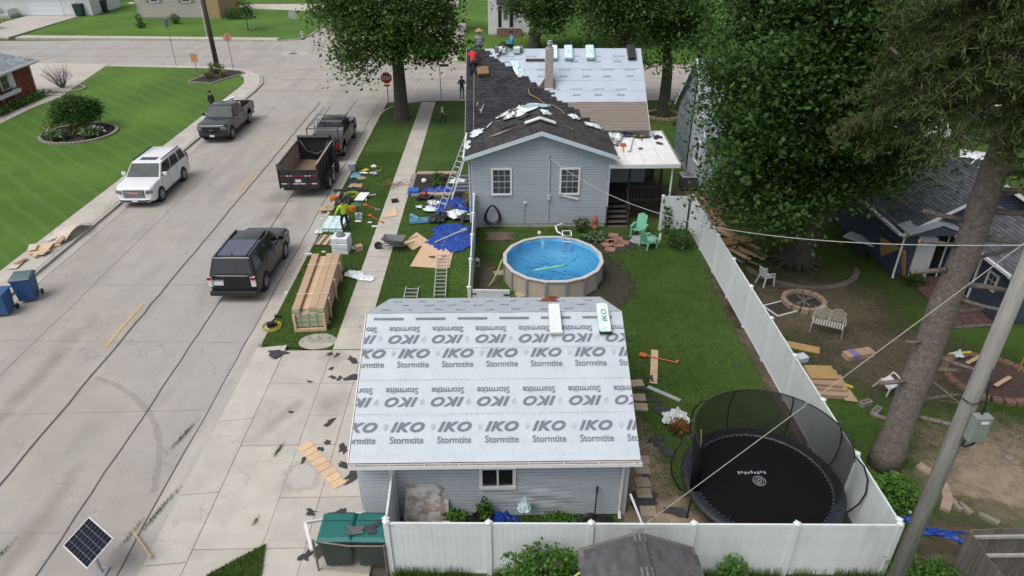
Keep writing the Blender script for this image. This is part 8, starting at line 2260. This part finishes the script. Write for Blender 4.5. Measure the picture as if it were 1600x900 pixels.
one(MB().lathe([(.07, 0), (.05, .3), (.03, .36)], 8), 'garden_light', WHITE, 'pale garden light below the porch post', 'garden light', (7.83,30.59, 0))
one(MB().lathe([(.16, 0), (.18, .1), (.12, .25), (.15, .5), (.10, .62), (.05, .75)], 14), 'red_lantern', mat('terracotta', (.36, .10, .06), (.28, .08, .05), rough=.7), 'red clay lantern against the house wall', 'lantern', (4.75, 31.85, .05))
b = MB()
for i in range(9): b.tube([((.26 + .012 * i) * math.sin(2 * PI * q / 22) * (1.15 - .5 * math.cos(2 * PI * q / 22 ) * .9), -.1 - .012 * i, .62 + (.46 + .012 * i) * math.cos(2 * PI * q / 22)) for q in range(23)], .018, 5)
one(b, 'hanging_hose', BLACK, 'black hose coil hung on the house wall left of the pool', 'hose', (-.42, 32.2, .15), smooth=True)
one(crumple(1.3, .9, .10, 9, 125), 'rubble', mat('brown_rubble', (.15, .11, .085), (.08, .06, .05), rough=.95, scale=9), 'brown rubble patch below the hanging hose', 'rubble', (-.1, 31.1, .0))
ac = thing('air_conditioner', 'grey outdoor air conditioner beside the housewrapped house', 'air conditioner', (10.75, 37.3, 0))
MB().bx(-.42, .42, -.42, .42, .05, .80).build('cabinet', mat('ac_grey', (.085, .09, .095), (.05, .053, .056), rough=.6, scale=4, stretch=(1, 1, 30)), ac, bevel=.03); MB().bx(-.45, .45, -.45, .45, .80, .86).build('top', mat('ac_top', (.28, .29, .30), rough=.5), ac, bevel=.02)
MB().ring((0, 0, .865), .30, .02, 24, 5).ring((0, 0, .865), .18, .012, 20, 5).lathe([(.08, .86), (.08, .88)], 12).build('fan_guard', BLACK, ac)

# white bag by the trampoline, shovel on the lawn
one(crumple(.85, .6, .5, 12, 130), 'plastic_bag', PLASW, 'white plastic sack behind the red flowering plant', 'bag', (5.61,17.22, 0))
one(MB().tube([(0, 0, .05), (.95, -.42, .05), (1.05, -.44, .06)], .022, 6).box((-.08, .04, .05), (.26, .24, .03), rz=-.42).box((1.08, -.42, .05), (.08, .2, .05), rz=-.4), 'shovel', ORNG, 'orange shovel lying across the pale plank on the lawn', 'shovel', (5.29,20.78, .03))

# ---------------------------------------------------------------- neighbour's yard
lp_ = thing('lumber_pile', 'pile of old boards and trim behind the white fence', 'lumber pile', (11.17,29.34, 0), R(28))
for i in range(18):
    a = random.uniform(-.15, .15); L = random.uniform(1.8, 3.6)
    MB().box((0, 0, 0), (random.uniform(.10, .24), L, .035)).build('plank', random.choice((WOOD, WOOD, OLDWOOD, CARD, mat('lilac_trim', (.22, .20, .34), rough=.7) if 'lilac_trim' not in bpy.data.materials else bpy.data.materials['lilac_trim'])), lp_, loc=(random.uniform(-.75, .75), random.uniform(-.5, .7), .05 + i * .022), rz=a)
board('orange sheathing board on top of the lumber pile', (10.43,29.17), (11.94,29.70), .62, m=mat('orange_board', (.42, .27, .12), (.34, .21, .09), rough=.8, scale=5), z=.52)
def plastic_chair(label, x, y_, rz, rot=(0, 0)):
    t = thing('plastic_chair', label, 'chair', (x, y_, 0), rz)
    MB().box((0, 0, .42), (.46, .44, .03)).build('seat', WHITE, t, bevel=.01)
    MB().box((0, -.25, .66), (.42, .03, .46), rx=R(12)).build('backrest', WHITE, t, bevel=.01)
    for s_ in (-1, 1):
        MB().tube([(s_ * .25, -.24, .62), (s_ * .27, .1, .63), (s_ * .26, .22, .60)], .025, 5).build('arm', WHITE, t)
        MB().tube([(s_ * .24, .20, .60), (s_ * .28, .24, 0)], .03, 4).build('leg', WHITE, t); MB().tube([(s_ * .2, -.2, .42), (s_ * .26, -.30, 0)], .03, 4).build('leg', WHITE, t)
    return t
x, y_ = 11.54,26.12; plastic_chair('white plastic chair facing the fire pit beside the maple', x, y_, R(-70))
x, y_ = 13.18,18.61; t = plastic_chair('white plastic chair tipped beside the spruce trunk', x, y_ + .1, R(25)); t.rotation_euler = (R(22), R(-10), R(25)); t.location.z = .06
fp = stone_ring('fire_pit', 'round block fire pit in the neighbouring yard', (12.60,24.48, 0), .80, .78, 15, (.33, .20, .24), STONE_T, cat='fire pit')
MB().prism([(.7 * math.cos(t_ * PI / 8), .7 * math.sin(t_ * PI / 8)) for t_ in range(16)], 0, .06).build('ash', mat('ash', (.06, .05, .045), (.03, .025, .022), rough=1, scale=9), fp)
for i in range(7):
    a = random.uniform(0, PI); MB().tube([(-.4 * math.cos(a), -.4 * math.sin(a), .08), (.4 * math.cos(a), .4 * math.sin(a), .16)], .035, 6).build('log', OLDWOOD, fp)
sc = thing('window_screen', 'framed dark screen lying beside the fire pit', 'screen', (11.50,24.04, .03), R(22))
MB().bx(-.55, .55, -.42, .42, 0, .02).build('mesh', mat('dark_screen', (.06, .045, .04), (.03, .025, .024), rough=.9, scale=9), sc)
for x0, x1, y0, y1 in ((-.58, .58, -.46, -.41), (-.58, .58, .41, .46), (-.58, -.53, -.41, .41), (.53, .58, -.41, .41)): MB().bx(x0, x1, y0, y1, 0, .04).build('frame_bar', WHITE, sc)
ls = thing('metal_loveseat', 'pale metal lattice loveseat by the fence', 'bench', (12.63,22.27, 0), R(152))
IRON = mat('cream_iron', (.44, .43, .38), (.36, .35, .31), rough=.5)
b = MB()
for i in range(12): b.box((-.52 + i * .095, 0, .43), (.06, .46, .015))
b.build('seat', IRON, ls, kind='stuff')
for s_ in (-1, 1):
    MB().tube([(s_ * .28 - .25, -.24, .43), (s_ * .28 - .25, -.30, .80), (s_ * .28 - .12, -.32, .95), (s_ * .28 + .12, -.32, .95), (s_ * .28 + .25, -.30, .80), (s_ * .28 + .25, -.24, .43)], .018, 5).build('back_frame', IRON, ls)
    b = MB()
    for i in range(6): b.box((s_ * .28 - .19 + i * .076, -.29, .68), (.016, .012, .5), ry=R(30), rx=R(8)); b.box((s_ * .28 - .19 + i * .076, -.285, .68), (.016, .012, .5), ry=R(-30), rx=R(8))
    b.build('lattice', IRON, ls, kind='stuff')
    MB().tube([(s_ * .57, -.27, .66), (s_ * .60, .1, .66), (s_ * .58, .22, .58)], .018, 5).build('arm', IRON, ls)
    for y2 in (-.22, .22): MB().tube([(s_ * .55, y2, .44), (s_ * .58, y2 * 1.15, 0)], .016, 5).build('leg', IRON, ls)
board('long orange board lying by the fence below the loveseat', (10.65,21.51), (11.86,20.99), .42, m=bpy.data.materials['orange_board'], th=.06)
one(MB().box((0, 0, .1), (.42, .34, .2)), 'carton', mat('blue_white_carton', (.45, .55, .66), (.6, .62, .64), rough=.6, scale=4), 'small blue and white carton by the cardboard stack', 'box', (10.96,20.48, 0), rz=.3)
cs_ = thing('cardboard_stack', 'stack of flattened cardboard cartons by the white fence', 'cardboard', (11.03,18.79, 0), R(-6))
for i, (w, d_, h) in enumerate(((1.5, 1.0, .16), (1.4, .85, .14), (1.3, .9, .10))): MB().box((random.uniform(-.08, .08), .1 * i, .08 + .14 * i), (w, d_, h), rz=random.uniform(-.06, .06)).build('carton', CARD, cs_, bevel=.01)
MB().box((0, .35, .47), (.95, .75, .03), rz=.05).build('sheathing_piece', bpy.data.materials['orange_board'], cs_); MB().slab([(.6, -.6, .03), (1.05, -.65, .02), (.85, -.2, .2), (.6, -.2, .25)], .015).build('flap', CARD, cs_)
one(MB().lathe([(.05, 0), (.06, .3), (.02, .36)], 8), 'yellow_bottle', mat('yellow_bottle', (.60, .52, .03), rough=.4), 'yellow bottle at the corner of the cardboard stack', 'bottle', (11.93,19.06, 0), rot=(R(80), 0, .6))
lb = thing('long_carton', 'long tan carton strapped with purple tape on the bare ground', 'box', (13.17,20.68, 0), R(14))
MB().box((0, 0, .11), (1.15, .40, .22)).build('carton', CARD, lb, bevel=.015); MB().box((-.22, 0, .115), (.28, .41, .225)).build('tape', mat('purple_tape', (.24, .18, .40), rough=.5), lb)
BLKC = mat('concrete_block', (.26, .24, .21), (.20, .185, .165), rough=.95, scale=8)
for lab, (x, y_), r_ in (('grey concrete block further from the spruce, left of the pair', (12.15,17.88), .4), ('grey concrete block nearer the spruce, right of the pair', (12.31,17.48), .7)):
    t = thing('concrete_block', lab, 'block', (x, y_, 0), r_)
    MB().bx(-.20, .20, -.10, -.06, 0, .19).bx(-.20, .20, .06, .10, 0, .19).bx(-.2, -.16, -.06, .06, 0, .19).bx(.16, .2, -.06, .06, 0, .19).bx(-.02, .02, -.06, .06, 0, .19).build('shell', BLKC, t)
stone_ring('block_border', 'curved tan block border on the right of the spruce foot', (11.35, 14.3, 0), 1.35, 1.25, 6, (.48, .26, .14), STONE_T, cat='stone border', a0=-45, a1=35)
stone_ring('block_border', 'curved tan block border left of the spruce trunk', (11.35, 14.6, 0), 1.3, 1.2, 4, (.40, .26, .14), STONE_T, cat='stone border', a0=118, a1=168)
stone_ring('block_border', 'low stone border round the foot of the huge maple', (13.7, 27.9, 0), 2.5, 2.2, 14, (.55, .26, .12), mat('dark_border_stone', (.17, .14, .115), (.11, .09, .075), rough=.95, scale=5, rnd=.15), cat='stone border', a0=190, a1=345)
stone_ring('stone_ring', 'tan stone ring round the tree beyond the underlayment roof', (12.43, 52.0, 0), 1.25, 1.2, 26, (.3, .26, .2), STONE_T, cat='stone ring', parts=False)
stone_ring('brick_ring', 'brick ring bed with yellow tool behind the utility pole', (17.24,19.26, 0), 1.45, 1.35, 24, (.36, .26, .16), mat('red_brown_block', (.22, .125, .09), (.15, .09, .065), rough=.95, scale=5, rnd=.15), cat='brick ring')
one(MB().prism([(1.3 * math.cos(t_ * PI / 8), 1.2 * math.sin(t_ * PI / 8)) for t_ in range(16)], -.05, .05), 'bed_soil', mat('reddish_soil', (.10, .06, .05), (.05, .035, .03), rough=1, scale=9), 'reddish soil inside the brick ring bed', 'soil', (17.24,19.26, 0))
one(MB().box((0, 0, .1), (.12, 1.3, .1)).box((0, .2, .17), (.04, .9, .04)), 'yellow_level', mat('yellow_tool', (.62, .44, .05), (.5, .36, .05), rough=.5), 'yellow level lying across the brick ring bed', 'level', (17.22,19.59, .1), rz=R(-18), rot=None)
for lab, p0, p1, w in (('pale board end propped on the left of the brick ring', (16.73,19.91), (17.72,20.48), .14), ('brown board lying inside the brick ring', (16.95,18.61), (17.78,19.10), .14)):
    board(lab, p0, p1, w, m=WOOD, z=.2)
one(MB().tube([(0, 0, .08), (.85, .1, .08)], .08, 10), 'yellow_tube', mat('lemon_tube', (.55, .52, .08), rough=.5), 'lemon yellow tube lying left of the brick ring', 'tube', (16.53,20.62, 0))
one(crumple(.3, .3, .25, 7, 140), 'wrapper', PLASW, 'grey plastic wrapper on the lemon tube', 'wrapper', (16.77,20.50, .1))
one(MB().tube([(0, 0, 0), (0, 0, 2.2)], .035, 6), 'orange_post', mat('orange_post', (.42, .24, .07), rough=.7), 'orange brown post standing behind the brick ring', 'post', (18.46,19.61, 0))
for lab, p0, p1 in (('pale landscape timber nearest the utility pole', (12.79,13.58), (12.94,13.19) ), ('grey landscape timber right of the pole', (13.12,13.19), (13.48,12.85)), ('grey landscape timber end before the plank fence', (12.66,13.73), (12.74,13.31))):
    board(lab, p0, p1, .16, m=mat('grey_timber', (.26, .23, .19), (.17, .15, .125), rough=.95, scale=4) if 'grey_timber' not in bpy.data.materials else bpy.data.materials['grey_timber'], z=0, th=.10)
one(crumple(.7, .3, .12, 9, 150, ragged=.3), 'blue_tarp', BTARP, 'blue tarp shred at the end of the right fence', 'tarp', (10.99,13.07, 0), rz=-.2)
one(crumple(1.0, .35, .14, 10, 151, ragged=.3), 'blue_tarp', BTARP, 'blue tarp shred between the pole and plank fence', 'tarp', (11.76,12.55, 0), rz=-.3)
one(MB().lathe([(.05, 0), (.05, .18), (.02, .22)], 8), 'bottle', PLASW, 'clear plastic bottle on the soil by the fence end', 'bottle', (11.11,13.38, .05), rot=(R(85), 0, .9))
one(MB().box((0, 0, .03), (.22, .18, .05)), 'stone', STONE, 'flat pale stone on the sandy yard', 'stone', (15.36,15.33, 0), rz=.4)
ut = thing('utility_trailer', 'low white and blue trailer frame beside the blue house', 'trailer', (17.63,29.03, 0), R(40))
MB().box((0, .5, .5), (.75, 1.7, .06)).build('white_bed', WHITE, ut)
for i in range(7): MB().box((.25, -.95 + i * .16, .32), (.95, .05, .05)).build('slat', ALU, ut)
for s_ in (-1, 1): MB().box((.25 + s_ * .5, -.5, .3), (.06, 1.4, .12)).build('blue_rail', mat('blue_rail', (.04, .07, .18), rough=.5) if 'blue_rail' not in bpy.data.materials else bpy.data.materials['blue_rail'], ut); MB().tube([(s_ * .55, .3, .25), (s_ * .65, .3, .25)], .25, 14).build('wheel', TYRE, ut)
one(MB().box((0, 0, .75), (.04, 1.5, 1.4), ry=R(-18)), 'plywood_sheet', bpy.data.materials['orange_board'], 'orange plywood sheet leaning on the blue house corner', 'board', (17.52,27.19, 0), rz=R(15))
for i in range(14):
    y2 = 29.5 + i * .42
    one(MB().box((0, 0, .02), (.85, .38, .05)), 'paver', PAVR, ORD[i] + ' dark red paver of the path behind the lumber pile', 'paver', (11.2 - i * .02, y2 + 1.2, .0), rz=random.uniform(-.05, .05), group='pavers of the neighbour path')

# rubbish at the left kerb
sidx, sidy = -21.84,30.75
t = thing('board_scraps', 'heap of pale broken boards on the left kerb strip', 'board heap', (-21.75, 31.0, .02), R(-8))
for i in range(12):
    MB().box((random.uniform(-.45, .45), random.uniform(-2.6, .8), .06 + .015 * i), (random.uniform(.2, .4), random.uniform(.5, 1.1), .02), rz=random.uniform(-.6, .6), rx=random.uniform(-.08, .08)).build('board_piece', random.choice((OSB, CARD, mat('pale_plasterboard', (.55, .48, .40), (.45, .38, .31), rough=.85) if 'pale_plasterboard' not in bpy.data.materials else bpy.data.materials['pale_plasterboard'])), t)
for i in range(3): 
    b = MB(); n = 8; vs_ = []
    for k in range(n + 1):
        a = k / n; z = .12 + .25 * math.sin(a * PI) * (.6 + .3 * i)
        vs_ += [(-.3 + .28 * i, -.2 + 2.0 * a, z), (-.02 + .28 * i, -.2 + 2.0 * a, z + .02), (-.02 + .28 * i, -.2 + 2.0 * a, z), (-.3 + .28 * i, -.2 + 2.0 * a, z - .02)]
    b.add(vs_, [f for k in range(n) for f in ((4 * k, 4 * k + 1, 4 * k + 5, 4 * k + 4), (4 * k + 1, 4 * k + 2, 4 * k + 6, 4 * k + 5), (4 * k + 2, 4 * k + 3, 4 * k + 7, 4 * k + 6), (4 * k + 3, 4 * k, 4 * k + 4, 4 * k + 7))] + [(3, 2, 1, 0), (4 * n, 4 * n + 1, 4 * n + 2, 4 * n + 3)])
    b.build('bent_board', bpy.data.materials['pale_plasterboard'] if 'pale_plasterboard' in bpy.data.materials else CARD, t)
